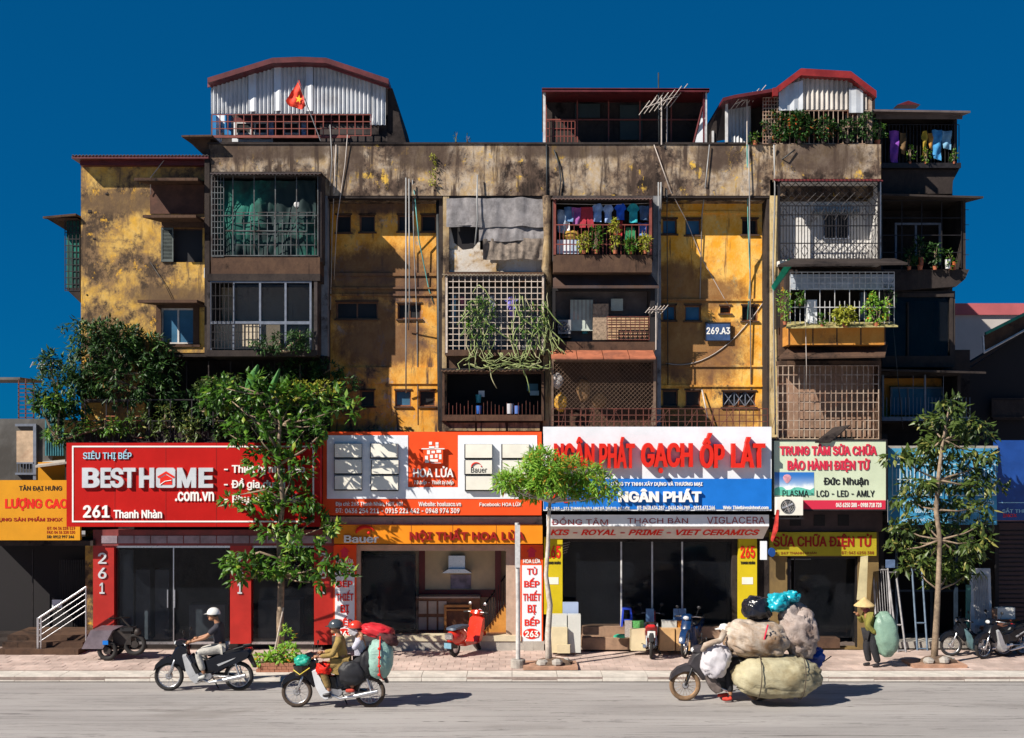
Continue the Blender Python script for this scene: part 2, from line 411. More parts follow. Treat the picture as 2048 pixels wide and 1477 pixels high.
m_cream = plaster('cream plaster', (.55, .45, .33), (.62, .54, .42), (.3, .22, .15), (.12, .09, .06), .3, .5)
m_white = plaster('white wash', (.68, .66, .64), (.74, .72, .70), (.40, .36, .33), (.2, .16, .13), .2, .4)
m_brown = plaster('brown concrete', (.075, .044, .032), (.12, .07, .045), (.035, .024, .02), (.014, .010, .009), .4, .6)
m_orangec = plaster('orange planter plaster', (.55, .22, .04), (.62, .30, .07), (.25, .12, .05), (.10, .05, .03), .3, .5)
m_conc = plaster('grey concrete', (.34, .31, .28), (.42, .39, .35), (.22, .19, .17), (.10, .085, .08), .35, .3)
m_zincw = M('pale zinc sheet', (.62, .64, .67), .45, .25, .2, 1.2, .1, dirt=(.30, .27, .26), dirt_amt=.42)
m_zincd = M('old dark zinc sheet', (.07, .055, .06), .6, .3, .4, 2, .2, dirt=(.10, .05, .03), dirt_amt=.5)
m_rust = M('rusted iron', (.16, .045, .03), .75, .2, .4, 9, .3, dirt=(.05, .02, .015), dirt_amt=.5)
m_redroof = M('dark red roof trim', (.10, .010, .013), .5, 0, .35, 3, .1, dirt=(.06, .01, .015), dirt_amt=.4)
m_redroof2 = M('bright red roof trim', (.24, .016, .015), .5, 0, .3, 3, .1, dirt=(.12, .01, .015), dirt_amt=.35)
m_gridw = M('pale pink bars', (.60, .50, .42), .55, 0, .25, 8, .1, dirt=(.32, .17, .09), dirt_amt=.42)
m_iron = M('dark iron bars', (.03, .026, .028), .55, .5, .3, 9, .1)
m_ironw = M('white painted bars', (.55, .54, .54), .5, 0, .25, 8, .1, dirt=(.25, .14, .08), dirt_amt=.35)
m_ironc = M('cream painted bars', (.46, .35, .27), .55, 0, .3, 8, .1, dirt=(.20, .085, .045), dirt_amt=.5)
m_ironb = M('blue grey frame paint', (.16, .18, .23), .45, 0, .2, 8, .05)
m_ironr = M('red brown bars', (.22, .05, .035), .6, 0, .3, 8, .1)
m_green = M('green awning sheet', (.01, .22, .13), .55, 0, .35, 3, .05)
m_pipe = M('grey plastic pipe', (.29, .29, .29), .4, 0, .2, 3, 0)
m_piped = M('black drain pipe', (.03, .035, .04), .5, .1, .3, 3, .1)
m_pipet = M('teal plastic pipe', (.12, .38, .36), .45, 0, .3, 3, 0)
m_cable = M('pale cable', (.50, .44, .40), .6, 0, .2, 3, 0)
m_wood = M('old brown wood', (.22, .09, .04), .6, 0, .4, 5, .15)
m_silver = M('brushed steel', (.62, .62, .64), .3, .9, .1, 20, .02)
m_rubber = M('tyre rubber', (.018, .016, .016), .8, 0, .2, 20, .1)
m_rubd = M('dusty tyre rubber', (.06, .04, .028), .85, 0, .3, 20, .1)
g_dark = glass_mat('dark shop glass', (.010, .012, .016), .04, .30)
g_blue = glass_mat('blue window glass', (.05, .13, .22), .12, .85)
g_pane = glass_mat('grimy window pane', (.012, .012, .014), .55, .95)
g_green = M('green netting', (.004, .15, .11), .8, 0, .6, 2.2, .3, dirt=(.001, .016, .018), dirt_amt=.58)
m_terra = M('terracotta', (.42, .13, .06), .75, 0, .25, 8, .1)
m_roofred = M('brick red ledge tiles', (.38, .12, .06), .7, 0, .3, 4, .2, dirt=(.15, .06, .04), dirt_amt=.4)
def flat(name, col, rough=.5, **k): return M(name, col, rough+.15, 0, spec=.2, var=k.pop('var', .1), scale=k.pop('scale', 1.5), bmp=k.pop('bmp', 0.02), **k)
s_red = flat('red sign sheet', (.44, .005, .003), .38, dirt=(.40, .008, .006), dirt_amt=.3)
s_orange = flat('orange red sign sheet', (.80, .080, .015), .4)
s_amber = flat('amber fascia sheet', (.80, .26, .012), .4, dirt=(.6, .19, .01), dirt_amt=.3)
s_white = flat('white sign sheet', (.76, .79, .84), .45, dirt=(.62, .65, .70), dirt_amt=.36)
s_cream = flat('cream lightbox', (.80, .77, .68), .45)
s_blue = flat('blue sign sheet', (.010, .16, .58), .4)
s_dblue = flat('deep blue panel', (.012, .06, .24), .5)
s_mint = flat('pale mint sign sheet', (.60, .68, .50), .5, dirt=(.52, .58, .42), dirt_amt=.3)
s_yel = flat('yellow sign sheet', (.42, .34, .02), .5, dirt=(.32, .24, .02), dirt_amt=.35)  # header sign yellow, toned down to carry the shop front's shade
s_yeld = flat('yellow pillar paint', (.60, .46, .012), .5, dirt=(.52, .40, .02), dirt_amt=.3)
s_old = flat('old ochre sign sheet', (.62, .27, .012), .55, dirt=(.42, .18, .01), dirt_amt=.35)
l_white = flat('white lettering', (.85, .83, .80), .45, var=.05)
l_steel = M('satin steel lettering', (.66, .68, .70), .35, .25, .08, 3, 0)
l_red = flat('red lettering', (.68, .022, .012), .4, var=.08)
l_dred = flat('dark red lettering', (.30, .012, .01), .5, var=.08)
l_black = flat('black lettering', (.012, .012, .014), .5, var=.05)
l_pink = flat('rose lettering', (.62, .03, .07), .5, var=.05)
l_pale = flat('pale blue lettering', (.35, .60, .72), .5, var=.05)
l_brown = flat('brown lettering', (.22, .05, .015), .5, var=.05)
lf_a = leaf_mat('street tree leaves', (.008, .036, .006), (.085, .21, .016), (.30, .38, .05), rough=.42)
lf_b = leaf_mat('bright young leaves', (.10, .28, .02), (.30, .52, .06), (.72, .16, .02), trans=.35)
lf_c = leaf_mat('dark garden leaves', (.004, .016, .005), (.030, .085, .013), (.09, .18, .03), trans=.12)
lf_d = leaf_mat('olive tree leaves', (.014, .034, .010), (.10, .15, .028), (.34, .30, .08), rough=.42)
lf_y = leaf_mat('yellow green leaves', (.16, .22, .015), (.42, .40, .04), (.5, .48, .1))
lf_f = leaf_mat('flowering vine leaves', (.006, .022, .006), (.04, .12, .018), (.55, .10, .03))
lf_v = leaf_mat('pale cactus stems', (.14, .24, .05), (.42, .46, .20), (.50, .44, .28))
m_bark = M('pale bark', (.30, .22, .15), .85, 0, .4, 9, .5, dirt=(.10, .07, .05), dirt_amt=.5)
m_barkw = M('lime washed bark', (.55, .48, .42), .85, 0, .3, 7, .4, dirt=(.25, .16, .10), dirt_amt=.45)
m_soil = M('dry soil', (.14, .09, .06), .95, 0, .4, 12, .5)

# ---------------------------------------------------------------- ground: pavement, kerb, road
def asphalt():
    m, nt, b = base_mat('worn asphalt'); g = nod(nt, 'ShaderNodeNewGeometry').outputs['Position']; L = nt.links.new
    c = mixc(nt, ramp(nt, .3, .7, noi(nt, g, .5, 6, .6, .3, (.35, 1.6, 1))), (.27, .25, .24), (.37, .345, .33))
    c = mixc(nt, ramp(nt, .45, .8, noi(nt, g, 60, 4, .8)), c, (.42, .40, .38))
    c = mixc(nt, ramp(nt, .60, .72, noi(nt, g, .9, 8, .7, .5, (.12, 2.5, 1))), c, (.21, .19, .18))
    cr = noi(nt, g, 1.0, 8, .6, 1.0, (.10, 4, 1)); a = nod(nt, 'ShaderNodeMath', operation='SUBTRACT'); L(cr, a.inputs[0]); a.inputs[1].default_value = .5
    ab = nod(nt, 'ShaderNodeMath', operation='ABSOLUTE'); L(a.outputs[0], ab.inputs[0])
    c = mixc(nt, ramp(nt, .010, .0, ab.outputs[0]), c, (.07, .06, .06))
    c = mixc(nt, ramp(nt, .58, .66, noi(nt, g, .35, 9, .62, .6, (.5, 1.2, 1))), c, mixc(nt, .5, c, (.20, .18, .165)))
    c = mixc(nt, ramp(nt, .70, .74, noi(nt, g, 2.3, 8, .7)), c, (.16, .145, .135))
    L(c, b.inputs['Base Color']); b.inputs['Roughness'].default_value = .9; bump(nt, b, noi(nt, g, 45, 6, .8), .5, .01); return m
m_road = asphalt()
m_tile = M('pavement tiles', (.52, .40, .35), .85, 0, .25, 1.2, .3, dirt=(.38, .27, .23), dirt_amt=.4, island=.14)
m_kerb = M('pale kerb concrete', (.60, .55, .49), .85, 0, .22, 2.5, .3, dirt=(.33, .28, .24), dirt_amt=.4)
m_base = M('mortar bed', (.30, .23, .20), .95, 0, .3, 4, .3)
KY = -3.5
b_ = MB(); b_.box(-1500, 1500, -60, 1500, -1.0, -.125); struct(b_.build('ground', m_road))
b_ = MB(); b_.box(-60, 60, -29, KY-.002, -.3, -.12); struct(b_.build('road', m_road))
pav = struct(MB().box(-60, 60, KY+.66, 40, -.3, -.012).build('pavement', m_base))
tl = MB(); s_ = .30
for j in range(int((2.84)/s_)+1):
    for i in range(int(30/s_)+1):
        x = -15+i*s_+(s_/2 if j % 2 else 0); y = -.02-j*s_; h = R.uniform(-.004, .004)
        if y-s_ < KY+.655: continue
        tl.box(x+.005, x+s_-.005, y-s_+.005, y-.005, -.04, h)
t_ = tl.build('paving_tiles', m_tile, pav, kind='stuff')
kb = struct(MB().box(-60, 60, KY+.02, KY+.64, -.3, -.02).build('kerb', m_base)); kme = None
for i in range(30):
    x = -15+i*1.0
    if kme is None:
        q = MB().box(.006, .994, 0, .64, -.2, .0); q.v = [(a, b2+(.03 if c > -.01 and b2 < .1 else 0), c) for a, b2, c in q.v]; o = q.build('kerb_stone', m_kerb, kb, local=True); kme = o
    else: o = kme.copy(); COL.objects.link(o)
    o.parent = kb; o.location = (x, KY+R.uniform(-.006, .006), R.uniform(-.003, .006))
# narrow dark strip added along the kerb base
struct(MB().box(-60, 60, KY-.09, KY-.004, -.119, -.114).build('gutter', M('dark kerb strip', (.09, .08, .075), .9, 0, .4, 3, .2, dirt=(.2, .18, .17), dirt_amt=.4)))  # this 'gutter' is only the added dark strip at the kerb base

# ---------------------------------------------------------------- helpers for buildings
def window(parent, a, b, c, d, y, deep=.16, frame=m_wood, pane=g_pane, mull=1, fr=.03, bars=None, label=None, hole=True, shade_backing=True):
    mb = MB(); x0, x1, z0, z1 = ph(a, b, c, d, y); yy = y+deep
    mb.box(x0, x0+fr, yy-.03, yy+.03, z0, z1); mb.box(x1-fr, x1, yy-.03, yy+.03, z0, z1)
    mb.box(x0+fr, x1-fr, yy-.03, yy+.03, z0, z0+fr); mb.box(x0+fr, x1-fr, yy-.03, yy+.03, z1-fr, z1)
    for i in range(1, mull): xx = x0+(x1-x0)*i/mull; mb.box(xx-fr*.5, xx+fr*.5, yy-.028, yy+.028, z0+fr, z1-fr)
    w = mb.build('window', frame, parent, label=label)
    MB().box(x0+fr, x1-fr, yy-.004, yy+.004, z0+fr, z1-fr).build('pane', pane, w)
    if shade_backing: MB().box(x0-.02, x1+.02, yy+.3, yy+.33, z0-.02, z1+.02).build('reveal', m_black, w)
    if bars: 
        g = MB(); n = max(2, round((x1-x0)/.13))
        for i in range(1, n): g.box(x0+(x1-x0)*i/n-.008, x0+(x1-x0)*i/n+.008, y+.03, y+.046, z0, z1)
        g.build('bars', bars, w)
    return w
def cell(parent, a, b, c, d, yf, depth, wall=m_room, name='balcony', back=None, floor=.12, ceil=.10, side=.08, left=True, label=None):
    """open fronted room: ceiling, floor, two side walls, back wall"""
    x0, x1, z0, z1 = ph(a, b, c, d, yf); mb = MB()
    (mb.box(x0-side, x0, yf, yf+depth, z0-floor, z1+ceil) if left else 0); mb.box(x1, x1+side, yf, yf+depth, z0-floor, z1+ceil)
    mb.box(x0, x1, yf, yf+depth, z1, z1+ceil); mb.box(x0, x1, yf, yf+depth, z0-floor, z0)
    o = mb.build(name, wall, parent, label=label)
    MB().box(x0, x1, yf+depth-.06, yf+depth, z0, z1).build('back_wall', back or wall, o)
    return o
def sub(mb, name, mat, parent, **k): return mb.build(name, mat, parent, **k)
def awning(parent, a, c, zt, zb, yb, yf, mat=m_zincd, name='awning', pitch=.10, skew=(0, 0), t=.02, label=None):
    """sloping corrugated sheet from the wall (row zt at yb) out to row zb at yf"""
    mb = MB(); mb.corr(X(a, yf), X(c, yf), yf, yb, Z(zb, yf), Z(zt, yf), pitch, .014, False, t)
    return mb.build(name, mat, parent, label=label)
def pipe(pts, r, mat, label, group=None, name='drain_pipe', cat='pipe', n=6):
    return tag(MB().tube([(X(a, y), y, Z(b, y)) for a, b, y in pts], r, n).build(name, mat, smooth=True), label, cat, group)
def wire(p, q, y, sag, r=.009, n=14, y2=None):
    y2 = y if y2 is None else y2; a = Vector((X(p[0], y), y, Z(p[1], y))); b = Vector((X(q[0], y2), y2, Z(q[1], y2)))
    return [a.lerp(b, i/n)-Vector((0, 0, 4*sag*(i/n)*(1-i/n))) for i in range(n+1)]

# ---------------------------------------------------------------- main apartment building
B = thing('apartment_building', 'long weathered ochre apartment building with caged balconies above the shops', 'building', (0, 0, 0))
core = MB(); core.box(X(415), X(1762), 1.9, 9, 0, Z(292)); core.build('back_wall', m_dark, B)
par = MB(); par.box(X(418), X(1762), -.02, .26, Z(392), Z(290)); par.box(X(418), X(418)+.25, .262, 6, Z(392), Z(291))
par.box(X(1762)-.25, X(1762), .262, 6, Z(392), Z(291)); par.box(X(418)+.25, X(1762)-.25, .262, 7, Z(398), Z(380))
par.build('parapet', m_parapet, B)
cop = MB(); cop.box(X(416), X(1764), -.05, .30, Z(290)+.002, Z(286)); cop.build('coping', m_dark, B)
proj = MB(); proj.box(X(1552, -.4), X(1762, -.4), -.40, -.022, Z(358, -.4), Z(289, -.4)); proj.build('parapet_bay', m_parapet, B)
# wall of the two recessed stair bays with their small windows
YB = .62
def bay(parent, a, c, top, bot, mat, holes, ledges, mats):
    mb = MB(); hs = [ph(*h[:4], YB) for h in holes]
    holes_wall(mb, X(a, YB), X(c, YB), Z(bot, YB), Z(top, YB), YB, .22, hs)
    for (ra, rb) in ledges: mb.px(a, ra, c, rb, YB-.045, .044)
    w = mb.build('stair_bay_wall', mat, parent)
    for h in holes:
        kind = h[4] if len(h) > 4 else ''
        window(parent, *h[:4], YB, .13, m_wood, g_pane if kind != 'l' else g_blue, mull=2 if h[2]-h[0] > 40 else 1, fr=.035, bars=m_iron if kind == 'b' else None)
        sil = MB(); sil.px(h[0]-3, h[3], h[2]+3, h[3]+3, YB-.05, .22); sil.px(h[0]-2, h[1]-3, h[2]+2, h[1], YB-.03, .2); sil.build('sill', m_brown, parent)
bay(B, 652, 884, 385, 866, m_bayC, [(672,430,702,465),(719,430,750,464),(795,430,826,463),(842,430,872,463),
    (672,604,755,638),(795,607,842,638),(720,781,749,813),(790,781,822,813,'l'),(838,781,870,813)], [(546,552),(588,592),(735,768),(575,578)], None)
bay(B, 1320, 1540, 385, 860, m_bayF, [(1325,438,1354,468,'l'),(1371,438,1402,470,'l'),(1484,438,1516,469,'b'),(1325,611,1352,641,'l'),(1370,611,1402,642,'l'),
    (1440,612,1462,627),(1484,611,1516,642,'b'),(1325,781,1356,813),(1371,781,1402,813),(1445,783,1512,814)], [(423,427),(598,602),(731,734),(770,774)], None)
tr = MB()   # crossed frames in the lowest right window
for k in range(3):
    x0, x1, z0, z1 = ph(1447+k*22, 785, 1467+k*22, 812, YB+.05)
    tr.bar((x0, YB+.05, z0), (x1, YB+.05, z1), .012); tr.bar((x0, YB+.03, z1), (x1, YB+.03, z0), .012); tr.box(x0-.02, x0, YB+.03, YB+.06, z0, z1)
tr.build('window_lattice', m_ironb, B)
# dark lintels and reveals framing the recessed bays
fr = MB()
fr.px(648, 386, 884, 397, -.005, .62); fr.px(648, 397, 654, 866, .05, .56); fr.px(878, 397, 886, 866, .12, .49)
fr.px(1316, 384, 1540, 396, -.006, .62); fr.px(1534, 396, 1540, 868, .02, .59)
each(fr, 'bay_surround', m_dark, B)
# pillars
pl = MB(); pl.px(636, 392, 655, 712, -.03, .30); each(pl, 'pillar', m_pillg, B)
pl = MB(); pl.px(886, 392, 898, 556, .0, .3); pl.px(884, 556, 893, 866, .001, .3); each(pl, 'pillar', m_pillar, B)
pl = MB(); pl.px(1086, 392, 1104, 860, .0, .3); each(pl, 'pillar', m_pillar, B)
pl = MB(); pl.px(1300, 392, 1322, 700, -.02, .3); pl.px(1308, 700, 1322, 858, -.019, .3); each(pl, 'pillar', m_pillg, B)
pl = MB(); pl.px(1540, 360, 1557, 878, -.02, .3); each(pl, 'pillar', m_pilly, B)
# gnarled bracket-like plaster column between the middle balconies
gn = MB(); gn.tube([(X(1094), -.12, Z(395)), (X(1095), -.14, Z(470)), (X(1092), -.16, Z(540)), (X(1099), -.12, Z(572))], [.12, .10, .12, .05], 8)
gn.build('column', m_pillar, B, smooth=True)
# left edge return
pl = MB(); pl.px(409, 300, 419, 712, -.05, .6); pl.build('corner_wall', m_dark, B)
# ---- stack B (left, projecting)
YQ = -.65
o = cell(B, 428, 352, 636, 514, YQ, 1.3, m_room, label='top left balcony closed with green netting and iron grid')
g = MB(); g.px(422, 514, 640, 548, YQ-.02, 1.2); g.build('slab', m_brown, o)
nt_ = MB()
n = 60
def netsheet(mb, a, b, c, d, y, nx=50, nz=30, amp=.05, seed=0):
    n0 = len(mb.v)
    for j in range(nz+1):
        for i in range(nx+1):
            x = X(a+(c-a)*i/nx, y); z = Z(d+(b-d)*j/nz, y); mb.v.append((x, y+amp*mnoise.noise(Vector((x*3+seed, 0, z*1.2)))+amp*.5*mnoise.noise(Vector((x*9, seed, z*3))), z))
    for j in range(nz):
        for i in range(nx): k = n0+j*(nx+1)+i; mb.f.append((k, k+1, k+nx+2, k+nx+1))
netsheet(nt_, 436, 362, 632, 512, YQ+.18, amp=.12); nt_.build('netting', g_green, o, smooth=True)
g = MB(); g.grid(X(424,YQ), X(636,YQ), Z(512,YQ), Z(352,YQ), YQ-.03, .52, .9, .011); 
x0, x1, z0, z1 = ph(424, 352, 448, 514, YQ); g.grid(x0, x1, z0, z1, YQ-.03, .08, .14, .008)
x0, x1, z0, z1 = ph(470, 425, 630, 512, YQ); g.grid(x0, x1, z0, z1, YQ+.02, .19, .26, .008, .02)
g.bar((X(450,YQ), YQ, Z(462,YQ)), (X(614,YQ), YQ, Z(464,YQ)), .022); g.build('grille', M('grey iron bars', (.11, .125, .13), .5, .2, .3, 8, 0, dirt=(.05, .03, .025), dirt_amt=.5), o)
awning(o, 420, 641, 338, 347, .0, YQ-.28, m_zincd, pitch=.09)
o = cell(B, 420, 562, 628, 700, YQ, 1.25, m_room, back=m_cream, label='left balcony with blue grey window frames over a barred rail')
g = MB(); g.px(414, 700, 632, 713, YQ-.02, 1.2); g.px(414, 548, 640, 562, YQ-.02, 1.2); g.build('slab', m_dark, o)
g = MB()
for xx in (421, 467, 520, 571, 621): g.px(xx-2, 562, xx+2, 700, YQ+.01, .06)
g.px(421, 643, 623, 649, YQ+.008, .064); g.px(421, 562, 623, 566, YQ+.008, .064); g.build('window_frame', m_ironb, o)
g = MB(); x0, x1, z0, z1 = ph(423, 649, 519, 697, YQ); g.grid(x0, x1, z0, z1, YQ-.04, .085, .2, .008)
x0, x1, z0, z1 = ph(423, 566, 466, 645, YQ); g.grid(x0, x1, z0, z1, YQ-.02, .10, .3, .007); g.build('grille', m_iron, o)
g = MB(); g.px(470, 568, 518, 642, YQ+.045, .01); g.px(523, 568, 569, 642, YQ+.045, .01); g.px(573, 568, 619, 642, YQ+.045, .01); g.px(523, 650, 619, 699, YQ+.045, .01); each(g, 'pane', g_dark, o)
g = MB(); g.px(424, 650, 560, 699, YQ+.5, .05); each(g, 'partition', m_cream, o)
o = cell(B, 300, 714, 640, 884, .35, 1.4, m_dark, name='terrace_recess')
g = MB()
for k in range(5): g.px(372+k*44, 722, 374+k*44, 800, .5, .03)
each(g, 'partition', m_room, o)
g = MB(); g.px(640, 712, 653, 868, .02, .3); g.build('pillar', m_dark, B)
# ---- stack D (middle left)
o = cell(B, 897, 397, 1087, 545, .02, 1.0, m_room, label='balcony hung with torn grey felt sheets')
g = MB(); g.px(897, 500, 1087, 544, .10, .10); g.px(898, 452, 960, 502, .16, .08); g.build('parapet_wall', plaster('peeling white wall', (.55, .50, .44), (.66, .62, .58), (.42, .26, .10), (.2, .13, .08), .5, .5, patch=(.60, .38, .10)), o)
def felt(a, b, c, d, y, amp, seed, nm='felt_sheet', mt=None):
    q = MB(); netsheet(q, a, b, c, d, y, 40, 14, amp, seed)
    for v in range(len(q.v)):
        x, yy, z = q.v[v]; edge = (z-Z(d, y))/(Z(b, y)-Z(d, y))
        q.v[v] = (x, yy-.10*(1-edge)*.6, z+.05*mnoise.noise(Vector((x*2.2, seed, 0)))*(1 if edge < .1 or edge > .9 else .6))
    return q.build(nm, mt or m_felt, o, smooth=True)
m_felt = M('weathered felt', (.24, .225, .23), .95, 0, .35, 5, .8, dirt=(.14, .12, .12), dirt_amt=.4)
m_tarp = M('blue tarpaulin', (.06, .22, .52), .5, 0, .3, 4, .3, dirt=(.55, .55, .6), dirt_amt=.4)
felt(893, 397, 1088, 455, -.06, .05, 1); felt(958, 450, 1088, 484, -.03, .05, 5); felt(893, 440, 958, 452, -.05, .03, 9)
felt(966, 478, 1087, 520, -.10, .14, 13, 'felt_rag', M('frayed felt', (.20, .16, .13), .95, 0, .5, 9, .9))
q = MB(); netsheet(q, 966, 494, 1076, 510, -.04, 30, 8, .06, 3); q.v = [(x, y, z-.10*(x-X(966))/(X(1076)-X(966))*1.0) for x, y, z in q.v]; q.build('tarpaulin', m_tarp, o, smooth=True)
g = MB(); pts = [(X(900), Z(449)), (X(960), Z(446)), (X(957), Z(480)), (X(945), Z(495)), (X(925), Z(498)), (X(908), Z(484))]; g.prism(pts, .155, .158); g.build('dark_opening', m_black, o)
awning(o, 884, 1088, 540, 549, .3, -.35, M('tan old zinc', (.34, .28, .20), .6, .2, .35, 4, .2, dirt=(.16, .08, .04), dirt_amt=.45), pitch=.085)  # lighter tan zinc than the other balcony awnings
o = cell(B, 896, 560, 1085, 700, -.25, 1.2, m_room, back=m_pillg, label='middle balcony behind a pale square grid overgrown with stems')
g = MB(); g.px(893, 556, 1088, 708, -.29, .02) if 0 else None
x0, x1, z0, z1 = ph(894, 552, 1087, 704, -.27); g.grid(x0, x1, z0, z1, -.27, .145, .145, .0095)
for xx in (893, 1086): g.px(xx-2, 552, xx+2, 706, -.31, .05)
g.build('grille', m_gridw, o)
g = MB(); g.px(891, 700, 1088, 712, -.30, 1.1); g.px(890, 545, 1088, 553, -.28, 1.0); g.build('slab', m_brown, o)
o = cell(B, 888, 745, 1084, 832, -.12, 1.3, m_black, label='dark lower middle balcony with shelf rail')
g = MB(); g.px(884, 741, 1088, 748, -.16, .1); g.px(884, 748, 889, 836, -.158, .08); g.px(1083, 748, 1088, 836, -.158, .08); g.px(884, 830, 1088, 842, -.16, .3); g.build('frame', m_brown, o)
g = MB(); x0, x1, z0, z1 = ph(890, 800, 1083, 830, -.13)
for k in range(26): xx = x0+(x1-x0)*k/25; g.box(xx-.006, xx+.006, -.14, -.128, z0, z0+R.uniform(.2, .36))
g.build('grille', m_rust, o)
g = MB(); g.px(890, 846, 950, 862, -.02, .05); g.px(954, 846, 1012, 862, -.02, .05); g.px(1016, 846, 1080, 862, -.02, .05); each(g, 'panel', m_pillar, o)
awning(o, 882, 1090, 735, 742, .2, -.3, m_brown, pitch=.1)
# ---- stack E (middle right)
YE = -.5
o = cell(B, 1112, 400, 1300, 512, YE, 1.3, m_room, label='balcony full of hanging laundry with a brown sloping planter box')
g = MB(); g.px(1107, 510, 1304, 545, YE-.06, .9); g.build('planter_box', m_brown, o)
g = MB()
for k in range(27): xx = X(1112+k*7.2, YE); g.box(xx-.006, xx+.006, YE-.05, YE-.038, Z(510, YE), Z(450 if k % 2 else 462, YE))
g.px(1110, 449, 1302, 451, YE-.055, .02); g.px(1110, 488, 1302, 490, YE-.055, .02); g.px(1107, 400, 1112, 512, YE-.06, .08); g.px(1299, 400, 1304, 512, YE-.06, .08); g.build('grille', m_ironr, o)
awning(o, 1103, 1304, 389, 397, .0, YE-.2, M('reddish zinc sheet', (.20, .12, .10), .6, .2, .3, 3, .2), pitch=.09)
o = cell(B, 1112, 576, 1300, 684, -.1, .75, m_room, back=M('grey brick plaster', (.16, .13, .125), .9, 0, .3, 3, .5), label='balcony with condenser, pale shutter and barred window')  # dark grey brick tone on the back wall
g = MB()
YA = -.36; q0 = (X(1106,YA), YA, Z(573,YA)); 
g.add([q0, (X(1318,YA), YA, Z(573,YA)), (X(1300,.0), .0, Z(545)), (X(1106,.0), .0, Z(545)), (q0[0], YA, q0[2]-.05), (X(1318,YA), YA, q0[2]-.05), (X(1300), .0, Z(552)), (X(1106), .0, Z(552))],
      [(0,1,2,3),(5,4,7,6),(4,5,1,0),(5,6,2,1),(7,4,0,3),(6,7,3,2)]); g.build('awning', m_zincd, o)
g = MB(); g.px(1104, 575, 1310, 582, -.15, .2); g.px(1104, 582, 1111, 686, -.149, .1); g.px(1301, 582, 1310, 686, -.149, .3); g.build('frame', m_black, o)
g = MB(); g.px(1106, 684, 1310, 704, -.16, .4); g.build('slab', m_brown, o)
g = MB(); x0, x1, z0, z1 = ph(1214, 634, 1298, 680, -.1); g.grid(x0, x1, z0, z1, -.12, .12, .10, .009)
for k in range(8): xx = X(1140+k*8, .2); g.box(xx-.006, xx+.006, .2, .212, Z(640, .2), Z(600, .2))
g.build('grille', m_rust, o)
g = MB(); g.px(1140, 600, 1186, 662, .36, .05); g.px(1222, 598, 1246, 622, .36, .05); each(g, 'shutter', M('pale cream shutter', (.50, .56, .50), .6, 0, .15, 5, .1), o)
g = MB()
for j in range(9): g.px(1217, 636+j*5, 1296, 639.6+j*5, .12, .05)
each(g, 'slat', M('reed slats', (.50, .32, .18), .8, 0, .4, 7, .3), o)
g = MB(); g.px(1186, 608, 1217, 680, .14, .1); g.build('reed_curtain', M('reed curtain', (.36, .26, .18), .95, 0, .5, 14, .9), o)
g = MB(); yl = -.75
for k in range(4):
    x0, x1 = X(1103+k*52.5, yl), X(1103+k*52.5+51, yl)
    g.add([(x0, yl, Z(716, yl)), (x1, yl, Z(716, yl)), (x1, -.12, Z(700, -.12)), (x0, -.12, Z(700, -.12)), (x0, yl, Z(719, yl)), (x1, yl, Z(719, yl)), (x1, -.12, Z(705, -.12)), (x0, -.12, Z(705, -.12))],
          [(0,1,2,3),(5,4,7,6),(4,5,1,0),(5,6,2,1),(7,4,0,3),(6,7,3,2)])
g.build('tiled_ledge', m_roofred, o)
o = cell(B, 1107, 722, 1308, 852, -.3, .7, M('brown board lining', (.16, .10, .075), .85, 0, .4, 3, .4), label='lower balcony behind fine wire mesh', back=m_brown, left=False)
g = MB(); x0, x1, z0, z1 = ph(1106, 722, 1310, 818, -.32); g.diamond(x0, x1, z0, z1, -.33, .105, .0045)
g.px(1104, 718, 1312, 723, -.36, .06); g.px(1307, 723, 1312, 852, -.36, .05); g.px(1103, 723, 1107, 852, -.36, .05); g.build('mesh_screen', M('fine brown wire', (.20, .13, .09), .6, .3, .3, 9, 0), o)
g = MB(); x0, x1, z0, z1 = ph(1104, 818, 1536, 856, -.55); g.grid(x0, x1, z0, z1, -.55, .17, .17, .010, .03)
for k in range(14): g.bar((x0+k*.4+R.uniform(0, .3), -.56, z0), (x0+k*.4+R.uniform(-.3, .6), -.56, z1), .006)
g.build('grille', m_rust, o)
# ---- stack G (right, projecting)
YG = -.4
o = cell(B, 1560, 366, 1756, 520, YG, .80, m_white, label='white walled balcony behind patterned iron grille', ceil=.02, left=False)
window(o, 1648, 425, 1700, 478, YG+.60, .1, m_ironb, g_pane, 2) 
g = MB(); g.px(1630, 418, 1720, 424, YG+.45, .28); g.build('window_hood', M('blue grey hood', (.20, .25, .30), .6, 0, .2, 3, .1), o)
g = MB(); x0, x1, z0, z1 = ph(1560, 366, 1756, 412, YG-.02); g.diamond(x0, x1, z0, z1, YG-.03, .19, .009)
x0, x1, z0, z1 = ph(1560, 412, 1756, 520, YG-.02)
for k in range(33):
    xx = x0+(x1-x0)*k/32; g.box(xx-.008, xx+.008, YG-.04, YG-.024, z0, z1)
for rr in (412, 430, 452, 487, 519): g.px(1558, rr-1, 1758, rr+1, YG-.052, .02)
for rr in (430, 503):
    for k in range(10):
        cx = X(1568+k*20, YG); cz = Z(rr, YG)
        for a, b2 in ((0, 90), (90, 180), (180, 270), (270, 360)):
            g.bar((cx+.09*math.cos(rad(a)), YG-.06, cz+.15*math.sin(rad(a))), (cx+.09*math.cos(rad(b2)), YG-.06, cz+.15*math.sin(rad(b2))), .008)
g.px(1556, 364, 1560, 522, YG-.05, .05); g.px(1756, 364, 1760, 522, YG-.05, .05); g.build('grille', m_iron, o)
awning(o, 1552, 1766, 354, 361, -.35, YG-.22, m_redroof, pitch=.09)
YH = -.85
o = cell(B, 1578, 548, 1756, 648, YG, 1.1, m_dark, label='projecting balcony with blinds, orange planter and lean-to roof')
